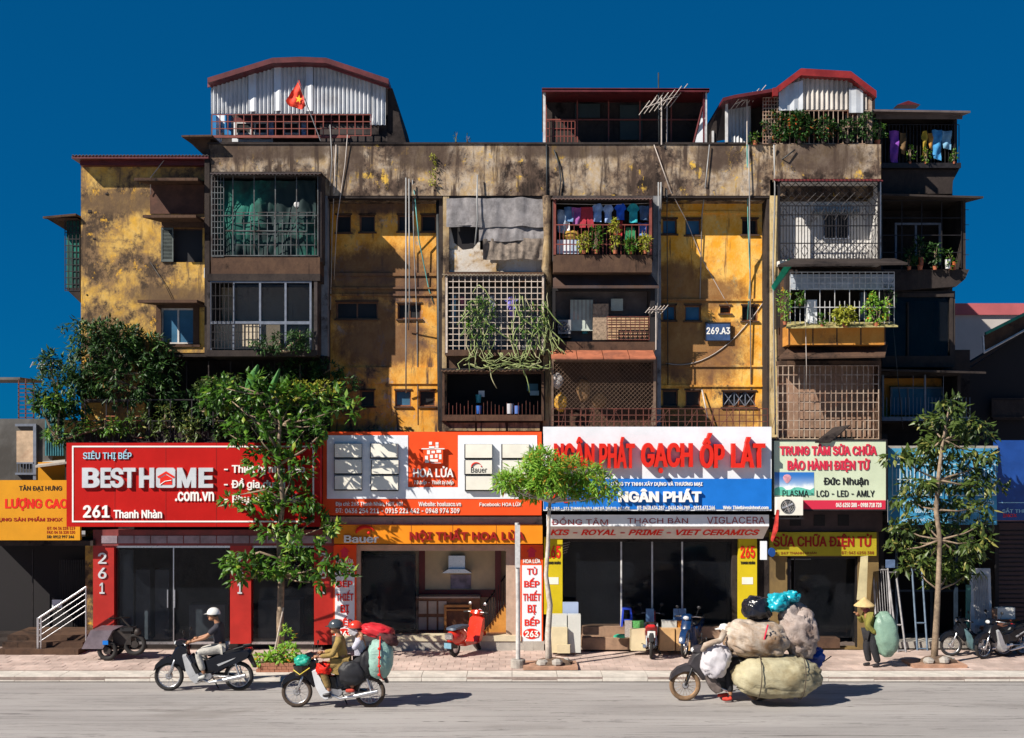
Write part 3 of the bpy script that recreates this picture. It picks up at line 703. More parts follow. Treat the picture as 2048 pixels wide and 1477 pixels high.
g = MB(); za, zb_ = Z(528, YG), Z(548, YH-.25)
def slab4(g, p, t):
    """four corners (back left, back right, front right, front left) with thickness t downward"""
    p = [Vector(v) for v in p]; q = [v-Vector((0, 0, t)) for v in p]; g.add(p+q, [(3,2,1,0),(4,5,6,7),(7,6,2,3),(6,5,1,2),(5,4,0,1),(4,7,3,0)]); return g
slab4(g, [(X(1580), -.38, Z(522)), (X(1780), -.38, Z(522)), (X(1815, -1.3), -1.3, Z(526, -1.3)), (X(1555, -1.3), -1.3, Z(530, -1.3))], .05); g.build('awning', m_dark, o)
g = MB(); slab4(g, [(X(1585), -.3, Z(526)), (X(1572), -.4, Z(520)), (X(1543, -1.35), -1.35, Z(572, -1.35)), (X(1548, -1.35), -1.35, Z(580, -1.35))], .04); g.build('side_flap', m_green, o)
g = MB(); g.px(1580, 549, 1788, 580, YH+.12, .03); g.build('blind', M('grey white blind', (.40, .44, .50), .7, 0, .25, 3, .2), o)
g = MB(); x0, x1, z0, z1 = ph(1580, 545, 1788, 578, YH); g.grid(x0, x1, z0, z1, YH-.02, .14, .14, .008)
x0, x1, z0, z1 = ph(1580, 578, 1788, 648, YH)
for k in range(22): xx = x0+(x1-x0)*k/21; g.box(xx-.007, xx+.007, YH-.02, YH-.006, z0, z1 if k % 3 == 0 else z0+.55)
g.px(1578, 614, 1790, 616, YH-.03, .02); g.build('grille', m_ironw, o)
g = MB(); x0, x1, z0, z1 = ph(1558, 575, 1578, 650, YH+.1)
for k in range(8): yy = YH+.05+k*.1; g.box(x0, x0+.016, yy, yy+.016, Z(655, YH), Z(560, YH))
g.build('side_grille', m_iron, o)
g = MB(); g.px(1576, 652, 1770, 690, YH+.06, .6); g.build('planter', m_orangec, o)
g = MB()
for k in range(5): g.px(1577+k*48, 652, 1579+k*48, 690, YH+.045, .02)
each(g, 'planter_rib', m_brown, o)
g = MB(); slab4(g, [(X(1570), -.3, Z(646)), (X(1775), -.3, Z(646)), (X(1796, -1.05), -1.05, Z(652, -1.05)), (X(1572, -1.05), -1.05, Z(655, -1.05))], .03); g.build('tray', M('bamboo tray', (.40, .34, .14), .8, 0, .4, 12, .4), o)
g = MB(); slab4(g, [(X(1580), -.2, Z(690)), (X(1770), -.2, Z(690)), (X(1770, -.9), -.9, Z(712, -.9)), (X(1556, -.9), -.9, Z(716, -.9))], .04)
g.px(1557, 560, 1575, 712, -.2, .1); g.build('lower_roof', m_brown, o)
o = cell(B, 1557, 730, 1756, 874, -.3, .5, m_brown, left=False, label='lowest right balcony behind a tall rusted lattice', back=M('brown tile lining', (.30, .18, .12), .8, 0, .3, 3, .4))
g = MB(); x0, x1, z0, z1 = ph(1555, 732, 1758, 878, -.34); g.grid(x0, x1, z0, z1, -.34, .13, .24, .010, .012)
g.build('grille', m_ironc, o)
g = MB(); slab4(g, [(X(1668, -.4), -.35, Z(855, -.4)), (X(1700, -.5), -.5, Z(850, -.5)), (X(1660, -.7), -.7, Z(884, -.7)), (X(1630, -.7), -.7, Z(884, -.7))], .03); g.build('loose_sheet', m_dark, o)
# wall strips closing the gaps between balconies at facade depth
g = MB()
for (a, b, c, d, y) in [(420,545,640,548,.0),(1100,545,1312,578,.02),(1557,520,1762,548,-.02),(1557,712,1762,732,-.02),(888,704,1088,742,.05),(1104,700,1312,722,.04),(888,836,1088,866,.06)]:
    g.px(a, b, c, d, y, .3)
each(g, 'wall_band', m_brown, B)
# ground floor piers behind the shops
g = MB(); g.px(120, 1030, 1775, 1062, .12, 1.5); g.px(130, 868, 1775, 1030, .25, .3); g.build('first_floor_beam', m_dark, B)
# ---------------------------------------------------------------- left wing
YW = .35
W = thing('apartment_wing', 'blank mottled yellow end wing with two hooded windows', 'building')
g = MB(); holes_wall(g, X(162, YW), X(409, YW), Z(708, YW), Z(326, YW), YW, .3, [ph(322,455,405,525,YW), ph(320,616,388,688,YW)])
g.px(162, 708, 290, 1000, YW, .3); g.build('wall', m_wing, W)
g = MB(); g.box(X(162, YW), X(162, YW)+.25, YW+.302, 6, 0, Z(326, YW)); g.build('side_wall', m_wing, W)
g = MB(); slab4(g, [(X(150, .3), 6, Z(308)), (X(415, .3), 6, Z(308)), (X(417, -.1), -.12, Z(313, -.1)), (X(144, -.1), -.12, Z(313, -.1))], .06)
g.px(160, 318, 410, 331, YW-.18, .17); g.build('roof', m_redroof, W)
g = MB(); g.corr(X(144,-.14), X(417,-.14), -.14, 2.5, Z(312,-.14)+.02, Z(309,-.1)+.03, .085, .014, False, .015); g.build('roof_sheet', m_zincd, W)
def hood(a, c, r0, r1, e):
    g = MB(); y0 = YW-e; x0, x1 = X(a, y0), X(c, YW); z = Z(r0, y0)
    slab4(g, [(x0+.35*e, YW-.002, z+.02), (x1, YW-.002, z+.02), (x1, y0, z), (x0, y0, z)], .07)
    g.px(a+38, r0+6, c, r1, YW-.10, .098); return g.build('hood', m_brown, W)
hood(285, 408, 430, 455, .78); hood(275, 410, 600, 614, .78); hood(268, 408, 356, 362, .6)
w = window(W, 322, 455, 405, 525, YW, .18, m_brown, g_pane, 1, .04)
g = MB(); x0, x1, z0, z1 = ph(323, 456, 347, 524, YW-.03)
g.box(x0, x0+.03, YW-.05, YW-.01, z0, z1); g.box(x1-.03, x1, YW-.05, YW-.01, z0, z1); g.box(x0, x1, YW-.052, YW-.01, z0, z0+.05); g.box(x0, x1, YW-.052, YW-.01, z1-.05, z1)
for k in range(22): zz = z0+.05+(z1-z0-.1)*k/22; g.add([(x0+.03, YW-.045, zz), (x1-.03, YW-.045, zz), (x1-.03, YW-.015, zz+.03), (x0+.03, YW-.015, zz+.03)], [(0,1,2,3)])
g.build('shutter', M('grey green shutter paint', (.10, .12, .115), .6, 0, .3, 6, .1), w)
w = window(W, 320, 616, 388, 688, YW, .14, m_ironw, g_blue, 2, .045, shade_backing=True)
g = MB(); g.px(312, 610, 322, 694, YW-.03, .05); g.px(386, 610, 398, 694, YW-.03, .05); g.px(312, 608, 398, 616, YW-.032, .05); g.px(312, 688, 400, 694, YW-.05, .05); g.build('window_surround', m_brown, W)
MB().px(300, 364, 408, 428, YW-.02, .018).build('hood_shade_panel', M('dark brown hood shade', (.10, .045, .03), .9, 0, .4, 3, .4), W)  # no window here: dark panel stands for shade under the top hood
for (a, b, s) in ((188, 478, 5), (180, 424, 6), (214, 388, 4), (174, 590, 3)):   # knocked out holes
    MB().ball((X(a, YW), YW+.01, Z(b, YW)), .012*s, .03, .008*s, 8, 5, .8, 3).build('broken_plaster', m_dark, W)
tag(MB().px(408, 536, 413, 556, YW-.25, .15).build('junction_box', s_white), 'small white box on the corner between wing and caged balconies', 'box')
# side cage on the far left
S = thing('side_balcony', 'narrow green lined cage balcony on the left end wall under a sloping sheet', 'balcony')
YS = .5
g = MB(); slab4(g, [(X(160, YS), 1.9, Z(433, YS)), (X(162, YS), 1.9, Z(433, YS)), (X(160, YS), YS-.3, Z(432, YS)), (X(95, YS), YS-.3, Z(438, YS))], .05)
g.add([(X(98, YS), YS-.2, Z(440, YS)), (X(160, YS), YS-.2, Z(440, YS)), (X(160, YS), YS+1, Z(440, YS)), (X(128, YS), YS+1, Z(462, YS))], [(0,1,2,3)]); g.build('awning', m_brown, S)
g = MB(); g.px(133, 442, 158, 578, YS+.12, .9); g.build('netting', g_green, S)
g = MB(); x0, x1, z0, z1 = ph(130, 440, 160, 582, YS); g.grid(x0, x1, z0, z1, YS, .10, .16, .009); g.build('grille', m_iron, S)
g = MB(); g.prism([(X(130, YS), Z(576, YS)), (X(161, YS), Z(576, YS)), (X(161, YS), Z(606, YS)), (X(140, YS), Z(586, YS))], YS, YS+1); g.build('floor', m_dark, S)
# ---------------------------------------------------------------- rooftop sheds
T = thing('rooftop_shed', 'arched corrugated zinc shed on the left of the roof with a dark red trim', 'shed')
YT = .35; prof = [(415, 156), (480, 136), (545, 116), (600, 114), (652, 116), (715, 137), (777, 158)]
def ztop(px): 
    for (a, b), (c, d) in zip(prof, prof[1:]):
        if px <= c: return b+(d-b)*(px-a)/(c-a)
    return prof[-1][1]
def xz(px): return px*U(YT)
inv = lambda x: x/U(YT)+1024
g = MB(); g.corr(X(422, YT), X(743, YT), YT, 0, Z(228, YT), 0, .105, .042, True, .012, zt=lambda x: Z(ztop(inv(x))+14, YT))
g.corr(X(740, YT), X(771, YT), YT+.02, 0, Z(250, YT), 0, .105, .042, True, .012, zt=lambda x: Z(ztop(inv(x))+14, YT)); g.build('corrugated_sheet', m_zincw, T)
for (a, b, c) in ((497, 512, .03), (548, 562, .05), (612, 626, .04)):   # overlapping narrow sheets
    q = MB(); q.corr(X(a, YT-.04), X(b, YT-.04), YT-.05, 0, Z(226-c*60, YT), 0, .16, .01, True, .01, zt=lambda x: Z(ztop(inv(x))+15, YT)); q.build('sheet_patch', m_zincw, T)
g = MB()
for (a, b), (c, d) in zip(prof, prof[1:]):
    y0 = -.05; pts = [(X(a, y0), Z(b, y0)), (X(c, y0), Z(d, y0))]
    g.add([(pts[0][0], y0, pts[0][1]), (pts[1][0], y0, pts[1][1]), (pts[1][0], 5, pts[1][1]), (pts[0][0], 5, pts[0][1])] +
          [(pts[0][0], y0, pts[0][1]-.13), (pts[1][0], y0, pts[1][1]-.13), (pts[1][0], 5, pts[1][1]-.05), (pts[0][0], 5, pts[0][1]-.05)], [(0,1,2,3),(5,4,7,6),(4,5,1,0),(5,6,2,1),(7,4,0,3),(6,7,3,2)])
g.build('roof', m_redroof, T)
g = MB(); q = []
for (a, b), (c, d) in zip(prof, prof[1:]):
    y0 = YT-.08; g.prism([(X(a, y0), Z(b+8, y0)), (X(c, y0), Z(d+8, y0)), (X(c, y0), Z(d+19, y0)), (X(a, y0), Z(b+19, y0))], y0, y0+.05)
g.build('fascia', M('faded maroon fascia', (.19, .045, .06), .6, 0, .4, 2, .1), T)
g = MB(); g.prism([(X(771, 0), Z(165)), (X(781, 0), Z(165)), (X(812), Z(289)), (X(771), Z(289))], .5, 5); g.build('side_wall', m_dark, T)
g = MB(); g.px(422, 230, 778, 288, 1.9, .1); g.px(640, 248, 775, 288, YT+.2, .1); g.build('back_wall', m_room, T)
g = MB(); g.px(466, 236, 700, 243, 1.2, .1); g.build('lintel', m_redroof, T)
g = MB(); g.px(424, 230, 432, 288, .5, .6); g.px(449, 230, 462, 270, .62, .3); each(g, 'blue_drum_panel', M('blue plastic', (.02, .20, .48), .4, 0, .2, 3, 0), T)
g = MB(); g.px(433, 230, 449, 266, 1.1, .05); g.px(464, 240, 545, 284, 1.5, .05); each(g, 'white_board', s_white, T)
for (a, c) in ((470, 504), (508, 536), (566, 600)):
    w = window(T, a, 244, c, 270, 1.1, .02, m_ironw, g_pane, 1, .05)
for a in (538, 603): MB().px(a, 242, a+9, 272, 1.1, .05).build('striped_cloth', M('blue striped cloth', (.25, .36, .62), .8, 0, .6, 14, 0), T)
g = MB(); x0, x1, z0, z1 = ph(424, 230, 742, 272, YT-.12); g.grid(x0, x1, z0, z1, YT-.12, .20, .165, .010); g.px(424, 272, 700, 276, YT-.16, .06); g.build('railing', m_ironr, T)
g = MB(); slab4(g, [(X(372,.2), 1.5, Z(266)), (X(425,.2), 1.5, Z(266)), (X(425,-.3), -.35, Z(271,-.3)), (X(364,-.3), -.35, Z(272,-.3))], .04); g.build('side_awning', m_brown, T)
g = MB(); g.prism([(X(366), Z(272)), (X(420), Z(272)), (X(418), Z(308)), (X(404), Z(308))], .05, .1); g.build('side_panel', m_brown, T)
# flag on the shed
F = thing('flag', 'red flag with a yellow star on a slanting pole in front of the zinc shed', 'flag', (X(620), -.15, Z(262)))
g = MB(); g.bar((X(598,-.3), -.45, Z(165,-.3)), (X(640,-.1), -.02, Z(282)), .014, 6); g.build('pole', m_pipe, F)
fp = [(598, 160), (606, 185), (611, 212), (604, 220), (592, 216), (578, 212), (571, 204), (584, 182)]
def cloth(pts, y, amp, nm, mat, parent, seed=0, n=14):
    """rippled sheet inside an outline given in pixels: fan of rows between left and right chains"""
    top = min(p[1] for p in pts); bot = max(p[1] for p in pts); q = MB(); m = 8
    def span(r):
        xs = []
        for i in range(len(pts)):
            a, b = pts[i], pts[(i+1) % len(pts)]
            if (a[1]-r)*(b[1]-r) <= 0 and a[1] != b[1]: xs.append(a[0]+(b[0]-a[0])*(r-a[1])/(b[1]-a[1]))
        return (min(xs), max(xs)) if xs else (pts[0][0], pts[0][0])
    for j in range(n+1):
        r = top+(bot-top)*(j+.02 if j == 0 else j-.02 if j == n else j)/n; a, c = span(r)
        for i in range(m+1):
            px = a+(c-a)*i/m; yy = y+amp*math.sin(px*.35+r*.12+seed)+amp*.5*math.sin(r*.3+seed); q.v.append((X(px, y), yy, Z(r, y)))
    N = len(q.v)
    q.v += [(a, b+.008, c) for a, b, c in q.v]
    for j in range(n):
        for i in range(m):
            k = j*(m+1)+i; q.f.append((k, k+m+1, k+m+2, k+1)); q.f.append((N+k, N+k+1, N+k+m+2, N+k+m+1))
    for j in range(n):
        for k, d in ((j*(m+1), 0), (j*(m+1)+m, 1)): q.f.append((k, N+k, N+k+m+1, k+m+1) if d == 0 else (k, k+m+1, N+k+m+1, N+k))
    return q.build(nm, mat, parent, smooth=rad(60))
cloth(fp, -.32, .03, 'flag_cloth', M('scarlet flag cloth', (.70, .035, .01), .7, 0, .3, 4, 0), F)
st = [(X(597, -.4)+.085*(1 if k % 2 == 0 else .4)*math.cos(rad(80+36*k)), Z(198, -.4)+.11*(1 if k % 2 == 0 else .4)*math.sin(rad(80+36*k))) for k in range(10)]
MB().prism(st, -.372, -.366).build('star', M('flag yellow', (.85, .55, .02), .6, 0, .05, 2, 0), F)
# middle shed
T = thing('rooftop_shed', 'flat roofed dark shed in the middle of the roof', 'shed')
g = MB(); g.px(1092, 192, 1405, 288, 1.0, .1); g.box(X(1405,1.0)-.1, X(1405,1.0), 1.11, 4, Z(288), Z(190)); g.build('wall', m_dark, T)
g = MB(); slab4(g, [(X(1092), 4, Z(176)), (X(1412), 4, Z(176)), (X(1419,-.1), -.1, Z(177,-.1)), (X(1084,-.1), -.1, Z(176,-.1))], .05); g.px(1084, 178, 1419, 184, -.1, .08); g.build('roof', m_redroof, T)
g = MB()
for px_ in (1086,): g.px(px_, 184, px_+5, 288, 0, .06)
g.px(1411, 184, 1414, 289, .02, .05); g.build('post', m_ironw, T)
g = MB(); slab4(g, [(X(1419), .1, Z(180)), (X(1420), .1, Z(180)), (X(1390), .1, Z(289)), (X(1389), .1, Z(289))], .03) if 0 else None
g.bar((X(1413), .05, Z(184)), (X(1390), .4, Z(288)), .03); g.bar((X(1408), .03, Z(184)), (X(1408), .03, Z(288)), .03); g.build('post', m_redroof, T)
g = MB(); g.prism([(X(1412,.3), Z(190,.3)), (X(1413,.3), Z(288,.3)), (X(1390,.3), Z(288,.3))], .3, .33); g.build('side_sheet', s_white, T)
g = MB(); x0, x1, z0, z1 = ph(1092, 243, 1150, 288, .2); g.grid(x0, x1, z0, z1, .2, .09, .22, .008)
x0, x1, z0, z1 = ph(1092, 192, 1405, 288, .85); g.grid(x0, x1, z0, z1, .85, .75, .6, .016); g.build('railing', m_ironr, T)
g = MB(); g.px(1150, 208, 1200, 236, .9, .04); g.px(1240, 210, 1285, 280, .9, .04); each(g, 'board', M('dark teal board', (.02, .035, .035), .7, 0, .3, 2, 0), T)
# right shed
T = thing('rooftop_shed', 'arched shed on the right of the roof with bright red trim and a zinc curtain', 'shed')
YR = -.30
pr = [(1548, 178), (1602, 137), (1652, 140), (1702, 143), (1753, 182)]
def arch(g, pr, y0, y1, th):
    for (a, b), (c, d) in zip(pr, pr[1:]):
        p0, p1 = (X(a, y0), Z(b, y0)), (X(c, y0), Z(d, y0))
        g.add([(p0[0], y0, p0[1]), (p1[0], y0, p1[1]), (p1[0], y1, p1[1]), (p0[0], y1, p0[1]), (p0[0], y0, p0[1]-th), (p1[0], y0, p1[1]-th), (p1[0], y1, p1[1]-.05), (p0[0], y1, p0[1]-.05)],
              [(0,1,2,3),(5,4,7,6),(4,5,1,0),(5,6,2,1),(7,4,0,3),(6,7,3,2)])
g = MB(); arch(g, pr, -.55, 4, .17); g.px(1546, 176, 1556, 192, -.56, .1); g.build('roof', m_redroof2, T)
g = MB(); arch(g, [(1446, 196), (1470, 190), (1549, 177)], -.45, 4, .08); g.build('low_roof', m_redroof, T)
def zr(px):
    for (a, b), (c, d) in zip(pr, pr[1:]):
        if px <= c: return b+(d-b)*(px-a)/(c-a)
    return pr[-1][1]
g = MB(); i2 = lambda x: x/U(YR)+1024
g.corr(X(1560, YR), X(1742, YR), YR, 0, Z(220, YR), 0, .12, .042, True, .012, zt=lambda x: Z(zr(i2(x))+14, YR)); g.build('corrugated_sheet', M('warm zinc sheet', (.58, .54, .50), .45, .25, .25, 1.2, .1, dirt=(.34, .24, .18), dirt_amt=.4), T)
q = MB(); q.corr(X(1698, -.36), X(1726, -.36), -.37, 0, Z(226, -.36), 0, .2, .008, True, .01, zt=lambda x: Z(178, -.36)); q.build('sheet_patch', m_zincw, T)
q = MB(); q.corr(X(1558, -.36), X(1606, -.36), -.35, 0, Z(221, -.36), 0, .2, .012, True, .01, zt=lambda x: Z(160+ (1606-i2(x))*.3, -.36)); q.build('sheet_patch', m_zincw, T)
g = MB(); g.px(1500, 190, 1750, 288, 1.6, .1); g.build('back_wall', m_black, T)
g = MB(); x0, x1, z0, z1 = ph(1526, 196, 1560, 288, -.2); g.grid(x0, x1, z0, z1, -.2, .07, .09, .009); x0, x1, z0, z1 = ph(1560, 222, 1744, 288, -.32); g.grid(x0, x1, z0, z1, -.32, .12, .45, .008)
x0, x1, z0, z1 = ph(1692, 228, 1730, 254, -.1); g.grid(x0, x1, z0, z1, -.1, .09, .08, .012); g.px(1738, 190, 1744, 288, -.34, .06); g.build('railing', m_ironc, T)
g = MB(); g.corr(X(1450, .6), X(1502, .6), .6, 0, Z(289, .6), Z(212, .6), .09, .016, True); g.build('corrugated_sheet', m_zincw, T)
g = MB(); g.px(1451, 205, 1456, 288, -.05, .07); g.px(1424, 262, 1428, 288, .3, .05); g.build('post', m_ironw, T)
g = MB(); g.prism([(X(1446), Z(196)), (X(1452), Z(198)), (X(1436), Z(289)), (X(1414), Z(289))], .35, .45); g.prism([(X(1502, .9), Z(190, .9)), (X(1535, .9), Z(185, .9)), (X(1535, .9), Z(288, .9)), (X(1502, .9), Z(288, .9))], .9, 1.0); g.build('side_wall', m_dark, T)
# ---------------------------------------------------------------- dark block on the right
D = thing('apartment_block', 'shadowed stack of dark caged balconies right of the long building', 'building')
YD = 1.1
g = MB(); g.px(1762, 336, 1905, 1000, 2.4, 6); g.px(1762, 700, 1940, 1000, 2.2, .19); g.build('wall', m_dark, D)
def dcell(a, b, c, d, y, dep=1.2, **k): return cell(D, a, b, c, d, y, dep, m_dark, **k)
o = dcell(1764, 236, 1908, 330, 1.0, 1.4, name='balcony', label='topmost dark balcony hung with clothes')
g = MB(); slab4(g, [(X(1750,1), 2.6, Z(213,1)), (X(1925,1), 2.6, Z(213,1)), (X(1941,.4), .4, Z(222,.4)), (X(1742,.4), .4, Z(219,.4))], .05); g.px(1752, 222, 1925, 238, .8, .05); g.build('awning', M('brown grey sheet', (.12, .09, .085), .7, 0, .3, 3, .2), o)
g = MB(); x0, x1, z0, z1 = ph(1764, 250, 1918, 328, .95); g.grid(x0, x1, z0, z1, .95, .09, .95, .008); g.px(1908, 250, 1911, 328, .9, .05); g.px(1762, 326, 1922, 336, .85, 1.2); g.build('grille', m_iron, o)
g = MB(); g.prism([(X(1764,1), Z(336,1)), (X(1920,1), Z(336,1)), (X(1906,1), Z(362,1)), (X(1904,1), Z(388,1)), (X(1764,1), Z(388,1))], 1.0, 2.3); g.build('slab', m_dark, o)
MB().prism([(X(1790,3), Z(214,3)), (X(1812,3), Z(206,3)), (X(1836,3), Z(214,3))], 2.8, 3.2).build('ridge', m_redroof, o)
o = dcell(1764, 400, 1925, 540, .9, 1.5, label='dark balcony with pale door frame and pots')
g = MB(); slab4(g, [(X(1762,1), 2.4, Z(388,1)), (X(1940,1), 2.4, Z(388,1)), (X(1967,.3), .3, Z(393,.3)), (X(1762,.3), .3, Z(387,.3))], .05); g.build('awning', m_dark, o)
g = MB(); x0, x1, z0, z1 = ph(1764, 402, 1923, 540, .88); g.grid(x0, x1, z0, z1, .88, .55, .5, .010)
for k in range(4): g.box(X(1923+k*5,.9), X(1923+k*5,.9)+.012, .9+k*.1, .912+k*.1, Z(540,.9), Z(404,.9))
for k in range(5): g.box(X(1923,.9), X(1938,.9), .9, .912, Z(540-k*30,.9)-.006, Z(540-k*30,.9)+.006)
g.build('grille', m_iron, o)
g = MB(); 
for xx in (1790, 1830, 1878): g.px(xx, 447, xx+4, 530, 1.6, .05)
g.px(1790, 446, 1882, 450, 1.58, .05); g.build('door_frame', m_ironb, o)
g = MB(); g.prism([(X(1764,1), Z(541,1)), (X(1934,1), Z(541,1)), (X(1926,1), Z(560,1)), (X(1908,1), Z(575,1)), (X(1764,1), Z(585,1))], .85, 2.3); g.build('slab', m_dark, o)
o = dcell(1764, 590, 1904, 722, 1.0, 1.4, label='black glazed balcony without lights')
g = MB(); g.px(1762, 586, 1908, 594, .96, .1); g.px(1764, 712, 1908, 735, .96, 1.2); g.px(1815, 605, 1818, 712, .98, .05); g.px(1900, 594, 1906, 712, .98, .05); g.build('frame', m_dark, o)
MB().px(1764, 592, 1902, 712, 1.05, .02).build('pane', g_dark, o)
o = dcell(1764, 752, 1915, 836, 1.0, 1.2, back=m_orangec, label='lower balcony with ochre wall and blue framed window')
window(o, 1783, 774, 1888, 830, 1.9, .1, m_ironb, g_blue, 3, .045)
g = MB(); g.px(1764, 750, 1768, 838, .96, .05); x0, x1, z0, z1 = ph(1766, 752, 1940, 834, .95)
for k in range(24): xx = x0+(x1-x0)*k/23; g.box(xx-.006, xx+.006, .95, .962, z0, z1 if k % 8 == 0 else z0+.5)
g.px(1849, 750, 1852, 836, .9, .05); g.px(1764, 834, 1940, 842, .9, .4); g.build('grille', m_ironb, o)
g = MB(); slab4(g, [(X(1760,1), 2.4, Z(733,1)), (X(1940,1), 2.4, Z(733,1)), (X(1972,.3), .3, Z(744,.3)), (X(1758,.3), .3, Z(738,.3))], .05); g.build('awning', m_dark, o)
# ---------------------------------------------------------------- far right background
H = thing('neighbour_house', 'pale plain wall with a pink coping beyond the right end', 'building')
YP_ = 9
g = MB(); g.px(1900, 630, 2120, 900, YP_, 4); g.build('wall', M('pale beige wall', (.50, .46, .43), .9, 0, .12, .6, .1), H)
g = MB(); g.px(1898, 607, 2122, 630, YP_-.1, 4.2); g.build('coping', M('pink coping', (.46, .11, .12), .8, 0, .15, 1, .1), H)
H = thing('neighbour_house', 'dark sloping roofed building at the right edge with a green gutter', 'building')
g = MB(); g.prism([(X(1915,4), Z(742,4)), (X(2040,4), Z(662,4)), (X(2120,4), Z(640,4)), (X(2120,4), 0), (X(1915,4), 0)], 3.2, 3.6); g.build('wall', m_black, H)
g = MB(); g.prism([(X(1905,3), Z(746,3)), (X(2060,3), Z(652,3)), (X(2060,3), Z(658,3)), (X(1912,3), Z(750,3))], 2.9, 3.3); g.build('roof', m_dark, H)
g = MB(); g.prism([(X(1963,3), Z(667,3)), (X(2060,3), Z(618,3)), (X(2060,3), Z(624,3)), (X(1964,3), Z(672,3))], 2.7, 2.8); g.build('gutter', m_green, H)
g = MB(); g.prism([(X(1966,3), Z(673,3)), (X(2060,3), Z(626,3)), (X(2060,3), Z(655,3)), (X(1972,3), Z(700,3))], 3.0, 3.1); g.build('gable', m_brown, H)
g = MB(); g.bar((X(1966,2.7), 2.7, Z(672,2.7)), (X(1968,2.7), 2.7, Z(706,2.7)), .03); g.bar((X(1967,2.7), 2.7, Z(706,2.7)), (X(2060,2.7), 2.7, Z(655,2.7)), .03); g.build('rail', m_ironw, H)
g = MB(); g.px(1986, 800, 2060, 840, 3.0, .1); x0, x1, z0, z1 = ph(1984, 798, 2062, 835, 2.95); g.grid(x0, x1, z0, z1, 2.95, 1, .5, .015); g.build('window', m_dark, H)
g = MB(); g.px(1992, 1046, 2120, 1300, .6, 1.0); g.build('shop_wall', M('dark roller shutter', (.04, .018, .022), .6, .1, .3, 2, .1), H)
g = MB()
for k in range(26): g.px(1994, 1062+k*9, 2118, 1064+k*9, .57, .03)
each(g, 'shutter_slat', m_dark, H)
# ---------------------------------------------------------------- far left neighbour
N = thing('neighbour_house', 'low grey neighbouring house with barred balcony left of the red sign', 'building')
g = MB(); g.px(-80, 838, 104, 985, .9, 3); g.px(-80, 755, 40, 760, 1.2, 1.5); g.build('wall', M('grimy grey wall', (.13, .125, .12), .9, 0, .35, 1.5, .3, dirt=(.05, .045, .04), dirt_amt=.5), N); MB().px(-80, 1085, 190, 1300, 1.7, .1).build('back_wall', m_black, N)  # black sheet gives the left shop interior its shade
g = MB(); g.px(33, 862, 70, 925, .86, .05); g.build('shutter', M('peeling buff shutter', (.50, .36, .24), .8, 0, .3, 3, .4, dirt=(.25, .12, .07), dirt_amt=.45), N)
g = MB(); g.px(30, 848, 72, 853, .80, .08); g.px(66, 853, 72, 960, .80, .08); g.px(33, 925, 68, 928, .8, .06)
for k in range(6): g.px(34+k*6, 928, 35+k*6, 946, .8, .02)
g.px(30, 946, 72, 950, .78, .2); g.build('window_frame', m_ironb, N)
g = MB(); g.px(90, 820, 128, 912, .82, .04)
for k in range(8): g.px(91+k*4.8, 820, 93+k*4.8, 912, .78, .05)
g.build('shutter', M('teal slatted screen', (.03, .16, .20), .6, 0, .4, 4, .1), N)
g = MB(); x0, x1, z0, z1 = ph(36, 762, 68, 836, 1.0)
for k in range(9): g.box(x0, x1, 1.0, 1.02, z0+(z1-z0)*k/9, z0+(z1-z0)*k/9+.02)
for px_ in (36, 50, 66): g.px(px_, 758, px_+2, 838, 1.0, .03)
g.build('railing', m_rust, N)
g = MB(); g.px(76, 925, 134, 962, .5, .6); g.px(30, 700, 30, 700, 1, 1) if 0 else None; g.build('lean_to', s_old, N)
g = MB(); slab4(g, [(X(72,.5), 1.1, Z(922)), (X(134,.5), 1.1, Z(916)), (X(134,.2), .2, Z(924,.2)), (X(70,.2), .2, Z(932,.2))], .05); g.build('roof', m_conc, N)
g = MB(); g.px(-80, 1082, 186, 1092, -.3, 2.2); g.px(186, 1040, 190, 1300, .3, 2.3); g.px(-80, 1268, 176, 1300, 1.2, 1.3); g.px(-80, 1283, 120, 1300, .55, .64); g.build('porch', m_dark, N)
g = MB(); x0, x1, z0, z1 = ph(120, 1120, 176, 1296, 1.5)
for k in range(12): g.bar((x0+(x1-x0)*k/12, 1.5, z0), (x0+(x1-x0)*(k+.7)/12, 1.5, z1), .010); g.bar((x0+(x1-x0)*(k+.7)/12, 1.48, z0), (x0+(x1-x0)*k/12, 1.48, z1), .010)
g.px(64, 1100, 66, 1270, 1.4, .04); g.build('folding_gate', m_iron, N)
MB().px(104, 1200, 124, 1216, 1.3, .03).build('notice', s_white, N)
# ---------------------------------------------------------------- signs
def signboard(name, label, a, b, c, d, y, t, face, group=None):
    s = thing(name, label, 'sign', (X((a+c)/2, y), y, Z(d, y))); MB().px(a, b, c, d, y, t).build('panel', face, s); return s
YK_ = -1.15
s = signboard('shop_sign', 'large red kitchen shop signboard with steel lettering and white border line', 133, 886, 640, 1054, YK_, .35, s_red)
bd = MB()
for (a, b, c, d) in ((144, 892, 628, 895), (144, 1042, 628, 1045), (144, 895, 147, 1042), (625, 895, 628, 1042)): bd.px(a, b, c, d, YK_-.012, .010)
bd.build('border', l_white, s)
jn = MB()
for px_ in (229, 331, 432, 533): jn.px(px_, 886, px_+1, 1054, YK_-.004, .003)
each(jn, 'panel_joint', l_dred, s)
text(s, 'SIÊU THỊ BẾP', 166, 899, 263, 922, YK_, l_pale, .03, .015)
for (st_, a, c) in (('B', 164, 199), ('E', 201, 222), ('S', 220, 247), ('T', 246, 271), ('H', 278, 308)): text(s, st_, a, 936, c, 976, YK_, l_steel, .07, .05)
text(s, 'M', 354, 936, 392, 976, YK_, l_steel, .07, .05); text(s, 'E', 397, 936, 426, 976, YK_, l_steel, .07, .05)
g = MB(); x0, x1, z0, z1 = ph(312, 936, 350, 976, YK_-.07); rr = .06
